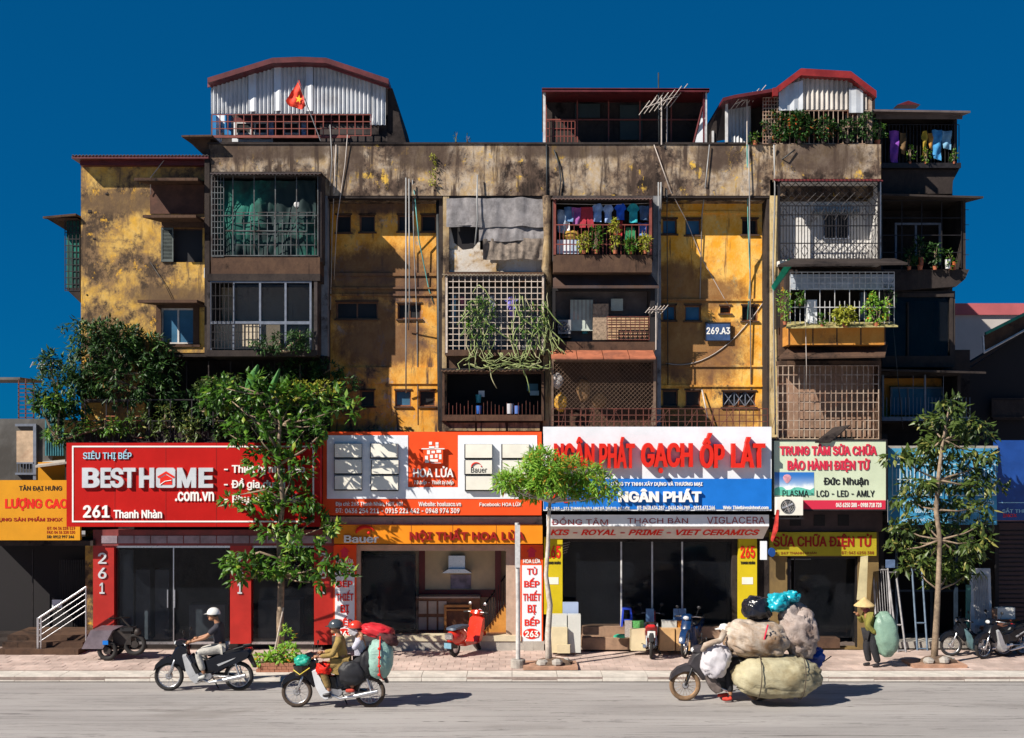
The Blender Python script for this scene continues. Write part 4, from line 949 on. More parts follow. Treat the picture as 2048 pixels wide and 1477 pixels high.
out = [(cx+rr*math.cos(rad(a)), cz+rr*math.sin(rad(a))) for cx, cz, a0 in ((x1-rr, z1-rr, 0), (x0+rr, z1-rr, 90), (x0+rr, z0+rr, 180), (x1-rr, z0+rr, 270)) for a in range(a0, a0+91, 30)]
g.prism(out, YK_-.07, YK_-.004); g.build('logo_tile', l_steel, s)
hx = lambda p: X(p, YK_-.08); hz = lambda p: Z(p, YK_-.08)
g = MB(); g.prism([(hx(314), hz(954)), (hx(332), hz(943)), (hx(350), hz(954)), (hx(347), hz(957)), (hx(332), hz(948)), (hx(317), hz(957))], YK_-.080, YK_-.072)
g.prism([(hx(320), hz(957)), (hx(332), hz(950)), (hx(344), hz(957)), (hx(344), hz(970)), (hx(320), hz(970))], YK_-.078, YK_-.072); g.build('house_logo', l_red, s)
g = MB(); g.tube([(hx(320), YK_-.082, hz(970)), (hx(330), YK_-.082, hz(963)), (hx(343), YK_-.082, hz(961))], .010, 5); g.build('logo_swoosh', l_white, s)
text(s, '.com.vn', 350, 984, 428, 1003, YK_, l_white, .03, .03); text(s, '261', 166, 1011, 219, 1036, YK_, l_white, .05, .035); text(s, 'Thanh Nhàn', 227, 1020, 324, 1037, YK_, l_white, .04, .03)
text(s, '- Thiết bị nhà bếp', 448, 927, 610, 950, YK_, l_white, .03, .03); text(s, '- Đồ gia dụng', 448, 957, 570, 981, YK_, l_white, .03, .03); text(s, '- Phụ kiện tủ bếp', 448, 987, 606, 1010, YK_, l_white, .03, .03)
YX = -.62
# orange sign
s = signboard('shop_sign', 'orange furniture signboard with pale panels and raised blank plates', 646, 864, 1083, 1031, YX, .3, s_orange)
fld = MB(); fld.px(654, 871, 816, 998, YX-.012, .010); fld.px(916, 871, 1074, 998, YX-.012, .010); fld.px(816, 975, 916, 998, YX-.012, .010); fld.build('white_field', s_white, s)
yb = YX-.012
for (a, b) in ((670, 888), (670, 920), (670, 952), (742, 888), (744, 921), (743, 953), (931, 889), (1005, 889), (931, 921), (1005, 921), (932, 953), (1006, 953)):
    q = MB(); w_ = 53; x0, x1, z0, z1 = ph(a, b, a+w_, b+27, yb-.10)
    q.box(x0, x1, yb-.14, yb-.05, z0, z1); q = q.build('lightbox', s_cream, s); MB().box(x0-.030, x1+.004, yb-.045, yb-.004, z0-.035, z1+.004).build('shade_backing', m_iron, q)  # dark plate stands in for the box's shaded left and lower sides
text(s, 'Bauer', 942, 935, 974, 946, yb-.14, l_black, .004, .01)
g = MB(); g.tube([(X(953+10*math.cos(rad(a)), yb-.13), yb-.15, Z(935-9*math.sin(rad(a)), yb-.13)) for a in range(180, 20, -16)], [.010, .016, .02, .02, .02, .018, .016, .013, .010, .006], 6); g.ball((X(963, yb), yb-.15, Z(933, yb)), .018, .01, .018, 8, 5); g.build('logo_arc', l_red, s)
yo = YX-.10
g = MB(); g.prism([(X(836,yo), Z(899,yo)), (X(866,yo), Z(878,yo)), (X(896,yo), Z(899,yo)), (X(886,yo), Z(899,yo)), (X(886,yo), Z(927,yo)), (X(846,yo), Z(927,yo)), (X(846,yo), Z(899,yo))], yo, YX-.004); g.build('house_logo', s_orange, s)
g = MB(); k = 0
for (a, b, c, d) in ((858,884,864,890),(871,885,877,890),(858,893,869,898),(871,891,877,896),(854,901,860,909),(863,902,870,907),(873,900,882,906),(850,912,856,920),(860,910,866,917),(870,909,875,916),(878,909,883,919),(850,921,858,926),(860,919,876,924),(862,926,882,927)): g.px(a, b, c, d, yo-.008, .006)
g.px(843, 897, 889, 899, yo-.008, .006); g.build('logo_kitchen_items', l_white, s)
text(s, 'HOA LỬA', 826, 933, 907, 955, YX, l_white, .06, .03); text(s, 'Tủ bếp - Thiết bị bếp', 828, 960, 907, 971, YX, l_white, .03, .02, shear=.25)
text(s, 'Địa chỉ: 263 Thanh Nhàn, HBT, HN', 671, 1004, 805, 1014, YX, l_white, .02, .02); text(s, 'Website: hoaluaco.vn', 837, 1004, 922, 1013, YX, l_white, .02, .02); text(s, 'Facebook: HOA LỬA', 959, 1004, 1043, 1013, YX, l_white, .02, .02)
text(s, 'ĐT:', 671, 1017, 685, 1026, YX, l_white, .02, .02); text(s, '0436 254 211 - 0915 221 442 - 0948 974 309', 690, 1017, 919, 1027, YX, l_white, .02, .02)
# white / blue tile shop sign
YN = -.8
s = signboard('shop_sign', 'white over blue tile shop signboard with huge raised red letters', 1087, 854, 1543, 1022, YN, .35, s_white)
MB().px(1087, 958, 1543, 1019, YN-.012, .010).build('blue_field', s_blue, s)
for (st_, a, c, b, d) in (('NGÂN', 1108, 1189, 874, 937), ('PHÁT', 1199, 1270, 874, 937), ('GẠCH', 1283, 1386, 886, 947), ('ỐP', 1401, 1450, 866, 937), ('LÁT', 1464, 1531, 874, 936)): text(s, st_, a, b, c, d, YN, l_red, .20, .045)
text(s, 'CÔNG TY TNHH XÂY DỰNG VÀ THƯƠNG MẠI', 1222, 963, 1405, 974, YN-.012, l_white, .02, .03)
text(s, 'NGÂN PHÁT', 1237, 978, 1403, 1005, YN-.012, l_white, .08, .05)
text(s, 'Đ/C: 265 - 271 THANH NHÀN, HAI BÀ TRƯNG, HÀ NỘI', 1092, 1013, 1259, 1021, YN-.012, l_white, .015, .03); text(s, 'ĐT: 0438.634.287 - 0436.246.789 - 0913.673.166', 1274, 1012, 1430, 1020, YN-.012, l_white, .015, .03); text(s, 'Web: Thietbivesinhnet.com', 1446, 1012, 1537, 1019, YN-.012, l_white, .015, .03)
g = MB(); g.prism([(X(1096,YN), Z(1006,YN)), (X(1118,YN), Z(978,YN)), (X(1140,YN), Z(1006,YN)), (X(1128,YN), Z(1006,YN)), (X(1118,YN), Z(992,YN)), (X(1108,YN), Z(1006,YN))], YN-.03, YN-.014); g.build('triangle_logo', l_red, s)
# mint sign
YM = -.62
s = signboard('shop_sign', 'pale green electronics repair signboard with a balloon picture', 1547, 881, 1773, 1021, YM, .28, s_mint)
MB().px(1549, 1001, 1771, 1019, YM-.008, .006).build('red_strip', l_pink, s)
fr = MB(); fr.px(1545, 879, 1775, 882, YM-.02, .02); fr.px(1545, 1019, 1775, 1022, YM-.02, .02); fr.px(1545, 882, 1548, 1019, YM-.02, .02); fr.px(1772, 882, 1775, 1019, YM-.02, .02); fr.build('frame', m_iron, s)
text(s, 'TRUNG TÂM SỬA CHỮA', 1560, 888, 1754, 911, YM, l_pink, .02, .045); text(s, 'BẢO HÀNH ĐIỆN TỬ', 1575, 917, 1740, 945, YM, l_pink, .02, .045)
text(s, 'Đức Nhuận', 1647, 955, 1737, 974, YM, l_black, .01, .03); 
def skypic():
    m, nt, b = base_mat('printed sky picture'); L = nt.links.new; g = nod(nt, 'ShaderNodeNewGeometry').outputs['Position']; sp = nod(nt, 'ShaderNodeSeparateXYZ'); L(g, sp.inputs[0])
    z = ramp(nt, Z(992, YM), Z(948, YM), sp.outputs[2]); c = mixc(nt, z, (.62, .75, .80), (.02, .16, .52))
    ad = nod(nt, 'ShaderNodeMath', operation='SUBTRACT'); L(noi(nt, g, 4, 6), ad.inputs[0]); L(z, ad.inputs[1]); c = mixc(nt, ramp(nt, -.1, .35, ad.outputs[0]), c, (.80, .84, .86))
    c = mixc(nt, ramp(nt, Z(984, YM), Z(989, YM), sp.outputs[2]), c, (.10, .42, .32)) if 0 else c
    L(c, b.inputs['Base Color']); b.inputs['Roughness'].default_value = .5; return m
MB().px(1549, 945, 1628, 991, YM-.006, .004).build('printed_picture', skypic(), s)
g = MB(); g.prism([(X(1549+k*7.9, YM), Z(978-3*math.sin(k*1.3)-(k % 3), YM)) for k in range(11)]+[(X(1628, YM), Z(991, YM)), (X(1549, YM), Z(991, YM))], YM-.010, YM-.007); g.build('printed_hills', M('printed green', (.10, .45, .34), .6, 0, .3, 5, 0), s)
g = MB(); g.lathe((X(1574, YM), YM-.012, Z(958, YM)), [(.0, -.11), (.03, -.10), (.09, -.02), (.10, .04), (.07, .09), (.0, .11)], 12, sy=.03); g.build('printed_balloon', M('printed rose', (.65, .30, .36), .6, 0, .3, 12, 0), s)
text(s, 'PLASMA - LCD - LED - AMLY', 1565, 981, 1749, 994, YM-.006, l_black, .008, .015); text(s, '043 6250 388 - 0988 718 728', 1672, 1006, 1763, 1015, YM-.008, l_white, .008, .03)
# yellow old sign
YO = -.45
s = signboard('shop_sign', 'faded yellow steel workshop sign tucked behind the red one', -40, 961, 160, 1081, YO, .12, s_old)
text(s, 'TÂN ĐẠI HƯNG', 38, 970, 124, 984, YO, l_black, .006, .02); text(s, 'LƯỢNG CAO', 10, 996, 136, 1022, YO, l_red, .006, .05); text(s, 'DÂN DỤNG SẢN PHẨM INOX', -40, 1033, 125, 1045, YO, l_dred, .006, .03)
text(s, 'ĐT: 04 36 228 519', 94, 1054, 150, 1060, YO, l_dred, .004, .02); text(s, 'FAX: 04 36 228 520', 94, 1062, 150, 1068, YO, l_dred, .004, .02); text(s, 'DĐ: 0912 997 246', 94, 1071, 148, 1077, YO, l_black, .004, .03)
# blue banner and blue board
def banner_face():
    m, nt, b = base_mat('printed blue banner'); L = nt.links.new; g = nod(nt, 'ShaderNodeNewGeometry').outputs['Position']
    c = mixc(nt, ramp(nt, .4, .6, noi(nt, g, 2.2, 5)), (.03, .22, .42), (.07, .34, .55)); L(c, b.inputs['Base Color']); b.inputs['Roughness'].default_value = .6; return m
s = thing('shop_banner', 'creased light blue workshop banner behind the right street tree', 'banner', (X(1885), -.3, Z(1050)))
q = MB(); netsheet(q, 1776, 897, 1994, 1050, -.35, 40, 24, .05, 4); q.build('sheet', banner_face(), s, smooth=True)
g = MB(); g.px(1774, 892, 1996, 906, -.30, .1); g.build('top_rail', m_conc, s)
l_bw = M('banner white print', (.50, .62, .70), .6, 0, .2, 3, 0)
YV = -.40
text(s, 'CHUYÊN GIA CÔNG INOX - SẮT - NHÔM', 1786, 906, 1986, 919, YV, l_bw, .004, .02)
g = MB()
for a in (1784, 1838, 1892, 1946):
    for (p, q2, r, t) in ((a, 928, a+46, 930), (a, 990, a+46, 992), (a, 930, a+2, 990), (a+44, 930, a+46, 990)): g.px(p, q2, r, t, YV, .006)
    for k in range(5): g.px(a+8+k*7, 938, a+10+k*7, 984, YV, .006)
    g.px(a+6, 958, a+40, 960, YV-.002, .006)
g.build('printed_gates', l_bw, s)
text(s, 'KHUNG CỬA - CỬA XẾP - LAN CAN - CẦU THANG', 1784, 998, 1988, 1010, YV, l_bw, .004, .02); text(s, 'GIÁ RẺ - BỀN ĐẸP - THI CÔNG', 1830, 1014, 1960, 1028, YV, l_bw, .004, .02); text(s, 'ĐỊA CHỈ: SỐ 269 THANH NHÀN', 1800, 1036, 1930, 1044, YV, l_bw, .004, .02)
s = signboard('shop_sign', 'plain deep blue signboard at the right edge', 1993, 881, 2120, 1041, -.25, .2, M('royal blue sheet', (.008, .055, .26), .5, 0, .2, 2, 0))
MB().px(1997, 1005, 2110, 1006.5, -.256, .004).build('line', l_pale, s); text(s, 'SẮT THÉP', 2004, 1016, 2060, 1026, -.25, l_pale, .004, .02); text(s, 'INOX', 2006, 1028, 2034, 1035, -.25, l_red, .004, .02)
# house number plate
s = signboard('house_number_plate', 'blue enamel number plate on the stained stair bay wall', 1411, 646, 1461, 682, YB-.08, .03, M('faded navy enamel', (.035, .075, .19), .5, 0, .3, 6, 0))
text(s, '269.A3', 1413, 655, 1460, 669, YB-.08, l_white, .006, .03)
g = MB(); g.px(1410, 645, 1462, 647, YB-.09, .01); g.px(1410, 681, 1462, 683, YB-.09, .01); g.px(1410, 647, 1412, 681, YB-.09, .01); g.px(1460, 647, 1462, 681, YB-.09, .01); g.build('rim', m_iron, s)
# ---------------------------------------------------------------- shop fronts
YF = .0
def pane(parent, a, b, c, d, y, mat=g_dark): return MB().px(a, b, c, d, y, .02).build('glass_pane', mat, parent)
m_inred = M('deep red pillar cladding', (.40, .012, .006), .5, 0, .15, 2, .03, dirt=(.28, .012, .008), dirt_amt=.35)
S1 = thing('kitchen_shop', 'dark glass kitchen showroom between red pillars', 'shop front')
g = MB(); g.px(186, 1068, 228, 1288, YF-.08, .3); g.px(460, 1068, 502, 1288, YF-.08, .3); g.px(628, 1060, 668, 1290, YF-.08, .3); each(g, 'pillar', m_inred, S1)
g = MB(); g.px(186, 1060, 668, 1092, YF-.12, .3); g.build('fascia', M('dim red fascia', (.20, .03, .03), .6, 0, .3, 2, .1), S1)
g = MB()
for k in range(14): g.px(203+k*33, 1072, 203+k*33+31, 1087, YF-.135, .013)
each(g, 'brand_strip', M('dull lilac strip', (.28, .22, .26), .6, 0, .3, 4, 0), S1)
for xx, w_ in ((196, 17), (472, 16), (640, 13)):
    for j, ch in enumerate('261'): text(S1, ch, xx+(3 if ch=='1' else 0), 1106+j*30, xx+w_-(4 if ch=='1' else 0), 1128+j*30, YF-.08, l_steel, .03, .02)
for (a, c) in ((230, 346), (348, 458), (503, 565), (566, 627)): pane(S1, a, 1094, c, 1286, YF+.05)
g = MB(); g.px(228, 1092, 460, 1096, YF+.04, .04); g.px(502, 1092, 628, 1096, YF+.04, .04); g.px(228, 1284, 460, 1289, YF+.03, .06); g.px(502, 1284, 628, 1289, YF+.03, .06); g.px(346, 1096, 348, 1284, YF+.03, .05)
g.px(334, 1180, 336, 1216, YF-.0, .03); g.px(348, 1180, 350, 1216, YF-.0, .03); g.build('frame', m_silver, S1)
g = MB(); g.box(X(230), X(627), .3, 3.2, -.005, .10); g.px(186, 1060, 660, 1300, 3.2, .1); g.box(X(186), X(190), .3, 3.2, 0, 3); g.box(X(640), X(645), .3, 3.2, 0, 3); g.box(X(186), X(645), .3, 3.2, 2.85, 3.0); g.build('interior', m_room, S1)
g = MB(); g.px(272, 1140, 300, 1280, 1.0, .4); g.px(310, 1140, 338, 1280, 1.0, .4); g.px(378, 1210, 450, 1282, 1.2, .5); g.px(516, 1200, 600, 1280, 1.3, .5); each(g, 'display_cabinet', M('grey blue cabinet', (.10, .13, .16), .4, 0, .3, 3, 0), S1)
MB().px(240, 1100, 266, 1282, .9, .05).build('interior_panel', M('pale blue panel', (.16, .22, .28), .5, 0, .2, 2, 0), S1)
# furniture shop (orange)
S2 = thing('furniture_shop', 'open fronted furniture showroom under an amber fascia', 'shop front')
YE2 = -.42
g = MB(); g.px(668, 1050, 1085, 1088, YE2, .4); g.build('fascia', s_amber, S2)
g = MB()
for px_ in (742, 822, 905, 992): g.px(px_, 1050, px_+1, 1088, YE2-.003, .003)
each(g, 'fascia_joint', l_brown, S2)
text(S2, 'Bauer', 688, 1071, 757, 1086, YE2, l_white, .05, .03); text(S2, 'NỘI THẤT HOA LỬA', 819, 1057, 1050, 1085, YE2, l_dred, .05, .03)
g = MB(); g.tube([(X(731+19*math.cos(rad(a)), YE2-.05), YE2-.05, Z(1068-14*math.sin(rad(a)), YE2-.05)) for a in range(175, 5, -17)], [.02, .035, .045, .05, .045, .04, .035, .03, .02, .01], 6); g.ball((X(738, YE2), YE2-.05, Z(1066, YE2)), .04, .03, .04, 10, 6); g.build('logo_arc', l_red, S2)
for a in (667, 1041):
    p = MB().px(a, 1090, a+45, 1288, YF-.10, .24).build('side_banner', s_orange, S2)
    q = MB(); q.px(a+3, 1131, a+42, 1284, YF-.106, .005); q.build('white_field', s_white, p)
    for (tx, r0, r1, x0_, x1_) in (('HOA LỬA', 1117, 1127, 5, 40), ('TỦ', 1134, 1150, 13, 33), ('BẾP', 1156, 1175, 7, 38), ('THIẾT', 1181, 1202, 5, 40), ('BỊ', 1210, 1230, 14, 31), ('BẾP', 1233, 1252, 8, 38)):
        text(p, tx, a+x0_, r0, a+x1_, r1, YF-.106, l_white if r0 < 1120 else l_red, .012, .03)
    q = MB(); yy = YF-.11; q.prism([(X(a+22+8*math.cos(0)+(-8 if 0 else -18), yy), Z(1104, yy)), (X(a+22, yy), Z(1094, yy)), (X(a+33, yy), Z(1104, yy)), (X(a+29, yy), Z(1104, yy)), (X(a+29, yy), Z(1115, yy)), (X(a+16, yy), Z(1115, yy)), (X(a+16, yy), Z(1104, yy))], yy, yy+.008); q.build('house_logo', l_pink, p)
    q = MB(); q.lathe((X(a+22, yy), yy, Z(1268, yy)), [(.0, -.006), (.21, -.006), (.21, .006), (.0, .006)], 24, 'y', 1, .62); q.build('number_disc', l_red, p)
    text(p, '263', a+9, 1262, a+36, 1275, yy-.007, l_white, .01, .04)
g = MB(); g.px(713, 1090, 721, 1280, YF, .15); g.px(1012, 1090, 1042, 1280, YF+.01, .2); g.px(721, 1090, 1012, 1102, YF+.01, .2); g.build('frame', M('tan door frame', (.45, .33, .25), .6, 0, .2, 3, .1), S2)
g = MB(); g.px(664, 1272, 1042, 1283, YF-.15, .4); g.build('sill', M('cream stone sill', (.62, .54, .38), .6, 0, .15, 2, .1), S2)
g = MB(); g.px(664, 1283, 1088, 1303, YF-.12, .3); g.build('step', m_conc, S2)
m_inwall = M('warm interior wall', (.80, .62, .38), .8, 0, .15, 1.5, .05)
g = MB(); g.px(700, 1085, 1030, 1275, 1.55, .1); g.build('back_wall', m_inwall, S2)
g = MB(); g.box(X(713), X(1030), .25, 2.6, .2, .32); g.build('floor', M('red brown floor', (.20, .08, .05), .3, 0, .2, 3, 0), S2)
g = MB(); g.box(X(713), X(1030), .25, 2.7, 2.62, 2.72); g.box(X(713)-.05, X(713), .2, 2.7, .2, 2.7); g.build('ceiling', m_room, S2)
g = MB(); g.px(721, 1110, 830, 1268, 1.2, .3); g.build('cabinet', M('black blue cabinet', (.015, .018, .03), .3, 0, .2, 2, 0), S2)
g = MB(); g.px(838, 1098, 850, 1200, 1.5, .04); g.px(850, 1180, 990, 1195, 1.5, .04); g.px(990, 1098, 1002, 1275, 1.3, .1); g.build('red_trim', M('oxblood trim', (.20, .02, .015), .4, 0, .2, 2, 0), S2)
g = MB(); g.px(832, 1196, 960, 1268, 1.0, .4)
g.build('counter', m_wood, S2)
g = MB(); g.px(832, 1194, 960, 1197, .95, .5)
for k in range(3):
    for j in range(2): g.px(837+k*20, 1203+j*32, 853+k*20, 1228+j*32, .97, .03)
g.build('counter_top', M('pale worktop', (.50, .42, .34), .5, 0, .2, 3, 0), S2)
g = MB(); g.px(897, 1112, 930, 1138, 1.3, .22); g.prism([(X(884,1.2), Z(1146,1.2)), (X(898,1.2), Z(1138,1.2)), (X(930,1.2), Z(1138,1.2)), (X(944,1.2), Z(1146,1.2))], 1.1, 1.5); g.build('range_hood', m_silver, S2)
g = MB(); g.px(901, 1150, 942, 1178, 1.51, .03); g.build('wall_picture', M('violet grey print', (.30, .24, .30), .5, 0, .6, 3, 0), S2)
g = MB()
for (a, b, c, d) in ((888,1210,893,1272),(938,1210,943,1272),(893,1210,938,1215),(893,1219,938,1222)): g.px(a, b, c, d, .9, .05)
g.build('timber_stand', M('orange timber', (.55, .24, .06), .5, 0, .2, 5, .1), S2)
g = MB(); g.prism([(X(962,.8), Z(1272,.8)), (X(1012,.8), Z(1206,.8)), (X(1012,.8), Z(1272,.8))], .8, .9); g.build('stair_side', M('orange stair panel', (.60, .26, .05), .5, 0, .2, 4, .1), S2)
g = MB()
for k in range(9): xx = 966+k*5; g.px(xx, 1262-k*7-50, xx+1.5, 1268-k*7, .75, .03)
g.bar((X(966,1.5), 1.5, Z(1215,1.5)), (X(1012,1.5), 1.5, Z(1150,1.5)), .02); g.build('banister', m_iron, S2)
pane(S2, 721, 1102, 838, 1272, YF+.12, g_dark)
MB().px(650, 1034, 1084, 1050, YF-.28, .5).build('concrete_lintel', m_conc, S2)
# tile shop
S3 = thing('tile_shop', 'wide dark tile shop opening under a white lettered valance', 'shop front')
g = MB(); g.px(1093, 1030, 1538, 1053, -.55, .04); g.build('valance', s_white, S3)
g = MB(); yf = -.56; g.add([(X(1093,yf), yf, Z(1053,yf)), (X(1538,yf), yf, Z(1053,yf)), (X(1526,-.28), -.28, Z(1078,-.28)), (X(1097,-.28), -.28, Z(1078,-.28)), (X(1093,yf), yf+.03, Z(1053,yf)), (X(1538,yf), yf+.03, Z(1053,yf)), (X(1526,-.25), -.25, Z(1078,-.25)), (X(1097,-.25), -.25, Z(1078,-.25))], [(3,2,1,0),(4,5,6,7),(0,1,5,4),(2,3,7,6)])
g.build('slanted_valance', M('peach white valance', (.68, .60, .52), .6, 0, .1, 2, 0), S3)
text(S3, 'ĐỒNG TÂM', 1103, 1034, 1216, 1050, -.551, l_dred, .006, .0); text(S3, 'THẠCH BÀN', 1255, 1034, 1376, 1050, -.551, l_dred, .006, .0); text(S3, 'VIGLACERA', 1414, 1034, 1530, 1048, -.551, l_dred, .006, .0)
text(S3, 'KIS - ROYAL - PRIME - VIET CERAMICS', 1101, 1060, 1520, 1072, -.50, l_red, .008, .035, shear=.25, tilt=1.0)
for a, c in ((1088, 1125), (1477, 1514)):
    p = MB().px(a, 1075, c, 1290 if a > 1200 else 1229, YF-.14, .25).build('yellow_pillar', s_yeld, S3)
    text(p, '265', a+4, 1092, c-4, 1117, YF-.14, l_red, .012, .035); text(p, 'THANH NHÀN', a+4, 1122, c-4, 1129, YF-.14, l_black, .008, .04)
    MB().px(a+7, 1155, c-8, 1169, YF-.146, .004).build('paper_notice', s_cream, p)
g = MB(); g.px(1125, 1078, 1477, 1084, YF-.02, .3); g.px(1464, 1084, 1477, 1290, YF+.0, .3); g.px(1514, 1075, 1538, 1300, YF+.02, .4); g.build('frame', m_dark, S3)
g = MB()
for px_ in (1241, 1303, 1363): g.px(px_, 1084, px_+3, 1262, YF+.1, .05)
g.build('door_post', m_ironw, S3)
for (a, c) in ((1126, 1240), (1245, 1302), (1307, 1362), (1367, 1464)): pane(S3, a, 1084, c, 1256, YF+.12, g_dark)
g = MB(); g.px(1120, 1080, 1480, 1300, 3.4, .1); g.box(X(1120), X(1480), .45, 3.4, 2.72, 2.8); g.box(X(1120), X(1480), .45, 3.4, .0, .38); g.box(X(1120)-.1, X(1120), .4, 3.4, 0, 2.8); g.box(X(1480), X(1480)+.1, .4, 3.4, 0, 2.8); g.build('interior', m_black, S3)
g = MB(); g.px(1165, 1254, 1478, 1277, YF-.05, .5); g.px(1165, 1277, 1262, 1300, YF-.30, .7); g.build('step', M('brown stone step', (.32, .20, .13), .8, 0, .3, 4, .2), S3)
tag(MB().lathe((X(1536), YF-.42, Z(1102)), [(.0, -.05), (.11, -.05), (.11, .05), (.0, .05)], 18, 'y', .75).build('round_sign', s_dblue), 'small round navy sign beside the right yellow pillar', 'sign')
tag(MB().px(1521, 1083, 1534, 1120, YF-.38, .06).build('small_sign', s_white), 'little white sign by the right yellow pillar', 'sign')
g = MB()
for k in range(5): g.add([(X(1126+k*0,.5), .6, Z(1087+k*5,.5)), (X(1141-k*1.5,.5), .6, Z(1084+k*5,.5)), (X(1141-k*1.5,.5), .62, Z(1086+k*5,.5)), (X(1126,.5), .62, Z(1090+k*5,.5))], [(0,1,2,3)])
g.build('vent_louvre', m_silver, S3)
# repair shop
S4 = thing('repair_shop', 'narrow dark repair shop with a buff wall and yellow header', 'shop front')
m_buff = M('buff painted wall', (.20, .13, .045), .8, 0, .25, 1.6, .15, dirt=(.10, .065, .03), dirt_amt=.45)  # shade on the shop front is lowered into the wall colour
g = MB(); holes_wall(g, X(1530), X(1758), 0, Z(1060), YF+.03, .3, [ph(1575, 1114, 1717, 1296, YF)]); g.build('wall', m_buff, S4)
g = MB(); g.px(1540, 1065, 1753, 1112, YF-.10, .12); g.build('header_sign', s_yel, S4)
text(S4, 'SỬA CHỮA ĐIỆN TỬ', 1547, 1068, 1744, 1099, YF-.10, l_dred, .01, .035); text(S4, 'ĐC: 267 THANH NHÀN', 1545, 1103, 1633, 1109, YF-.10, l_brown, .006, .02); text(S4, 'ĐT: 043 6250 388', 1683, 1103, 1748, 1109, YF-.10, l_brown, .006, .02)
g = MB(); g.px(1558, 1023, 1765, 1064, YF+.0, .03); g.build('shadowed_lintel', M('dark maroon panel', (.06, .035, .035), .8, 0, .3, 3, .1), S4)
g = MB()
for k in range(3): g.px(1580+k*48, 1030, 1602+k*48, 1052, YF-.02, .019)
each(g, 'lintel_panel', m_black, S4)
g = MB(); g.px(1575, 1114, 1582, 1296, YF+.1, .1); g.px(1712, 1114, 1717, 1296, YF+.1, .1); g.px(1575, 1114, 1717, 1118, YF+.1, .1); g.px(1588, 1116, 1590, 1280, YF+.25, .03); g.build('frame', m_iron, S4)
pane(S4, 1590, 1118, 1712, 1276, YF+.28, g_dark)
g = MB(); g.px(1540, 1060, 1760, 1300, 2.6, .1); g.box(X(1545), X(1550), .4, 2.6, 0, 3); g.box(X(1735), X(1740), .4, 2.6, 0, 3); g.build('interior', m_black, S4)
g = MB(); g.px(1575, 1278, 1680, 1297, YF-.08, .5); g.build('step', m_brown, S4)
MB().px(1582, 1118, 1622, 1120, YF+.5, .03).build('strip_light', s_white, S4)
# metalwork shop behind the right tree
S5 = thing('metalwork_shop', 'dark metalworking shop behind the right street tree', 'shop front')
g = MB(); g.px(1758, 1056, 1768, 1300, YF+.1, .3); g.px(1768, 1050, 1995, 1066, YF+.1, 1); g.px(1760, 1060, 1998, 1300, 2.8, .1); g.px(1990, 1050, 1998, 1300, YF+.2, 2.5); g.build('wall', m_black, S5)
g = MB(); g.px(1790, 1066, 1796, 1300, YF+.4, .1); g.px(1860, 1066, 1866, 1300, YF+1.4, .1); g.px(1910, 1066, 1916, 1300, YF+.9, .1); g.px(1768, 1180, 1990, 1184, 1.2, .05); g.build('frame', M('dark blue steel', (.02, .035, .06), .5, .3, .3, 4, 0), S5)
g = MB(); g.px(1764, 1284, 1995, 1297, YF+.05, .6); g.build('step', m_conc, S5)
# ---------------------------------------------------------------- pipes, wires, aerials
pipe([(812,356,-.10),(812,700,-.08),(812,786,.5)], .019, m_pipe, 'left thick grey pipe down the middle of the left stair bay', 'pipes on the stair bays')
pipe([(818,358,-.16),(819,600,-.10),(817,660,.55)], .018, m_pipe, 'thinner grey pipe touching the thick one on the left stair bay', 'pipes on the stair bays')
pipe([(825,360,-.05),(828,500,.55),(834,640,.6),(836,850,.62)], .013, m_pipe, 'slanting pale pipe right of the thick pipes on the left stair bay', 'pipes on the stair bays')
pipe([(828,380,-.05),(838,480,.4),(858,580,.6),(868,608,.62)], .016, m_pipet, 'teal slanting pipe on the left stair bay', 'pipes on the stair bays')
pipe([(876,398,.3),(878,700,.3),(880,862,.3)], .055, m_piped, 'black drain pipe at the right edge of the left stair bay', 'pipes on the stair bays')
pipe([(1317,146,-.02),(1318,290,-.05)], .018, m_piped, 'tall dark mast rising above the middle of the roof', name='mast', cat='mast')
pipe([(1317,365,-.10),(1317,500,-.10),(1314,680,-.10)], .020, m_pipe, 'grey pipe on the grey pillar left of the right stair bay', 'pipes on the stair bays')
pipe([(1322,365,-.12),(1322,420,-.1)], .020, m_pipe, 'short grey pipe stub left of the right stair bay', 'pipes on the stair bays')
pipe([(1419,290,-.08),(1411,370,-.08),(1404,430,.55),(1400,600,.6)], .015, m_pipe, 'pale pipe slanting down past the second window of the right stair bay', 'pipes on the stair bays')
pipe([(1497,290,-.08),(1499,380,-.1),(1500,520,.5),(1502,780,.6)], .016, m_pipe, 'white pipe down the right of the right stair bay', 'pipes on the stair bays')
pipe([(1494,290,-.10),(1496,440,.2),(1500,560,.58),(1495,640,.6)], .013, m_pipet, 'teal pipe twisted with the white one on the right stair bay', 'pipes on the stair bays')
pipe([(1308,290,-.08),(1340,380,-.08),(1372,440,.5),(1405,520,.62),(1450,600,.62),(1460,615,.62)], .010, m_cable, 'pale cable falling diagonally across the right stair bay', 'loose cables', 'cable', 'cable')
pipe([(1334,380,-.1),(1334,440,.3),(1336,770,.6)], .012, m_piped, 'thin dark cable down the left of the right stair bay', 'loose cables', 'cable', 'cable')
tag(MB().tube(wire((1332,727),(1530,600),.60,.55), .012, 5).build('cable', m_cable, smooth=True), 'white cable looping below the number plate', 'cable', 'loose cables')
tag(MB().tube(wire((1455,782),(1418,880),.30,.05,y2=.1), .018, 5).build('cable', m_cable, smooth=True), 'short pale conduit leaning above the white and blue sign', 'cable', 'loose cables') if 0 else None
pipe([(1404,780,.55),(1416,838,.4)], .02, m_cable, 'short pale rod leaning near the lowest windows of the right stair bay', 'loose cables', 'rod', 'rod')
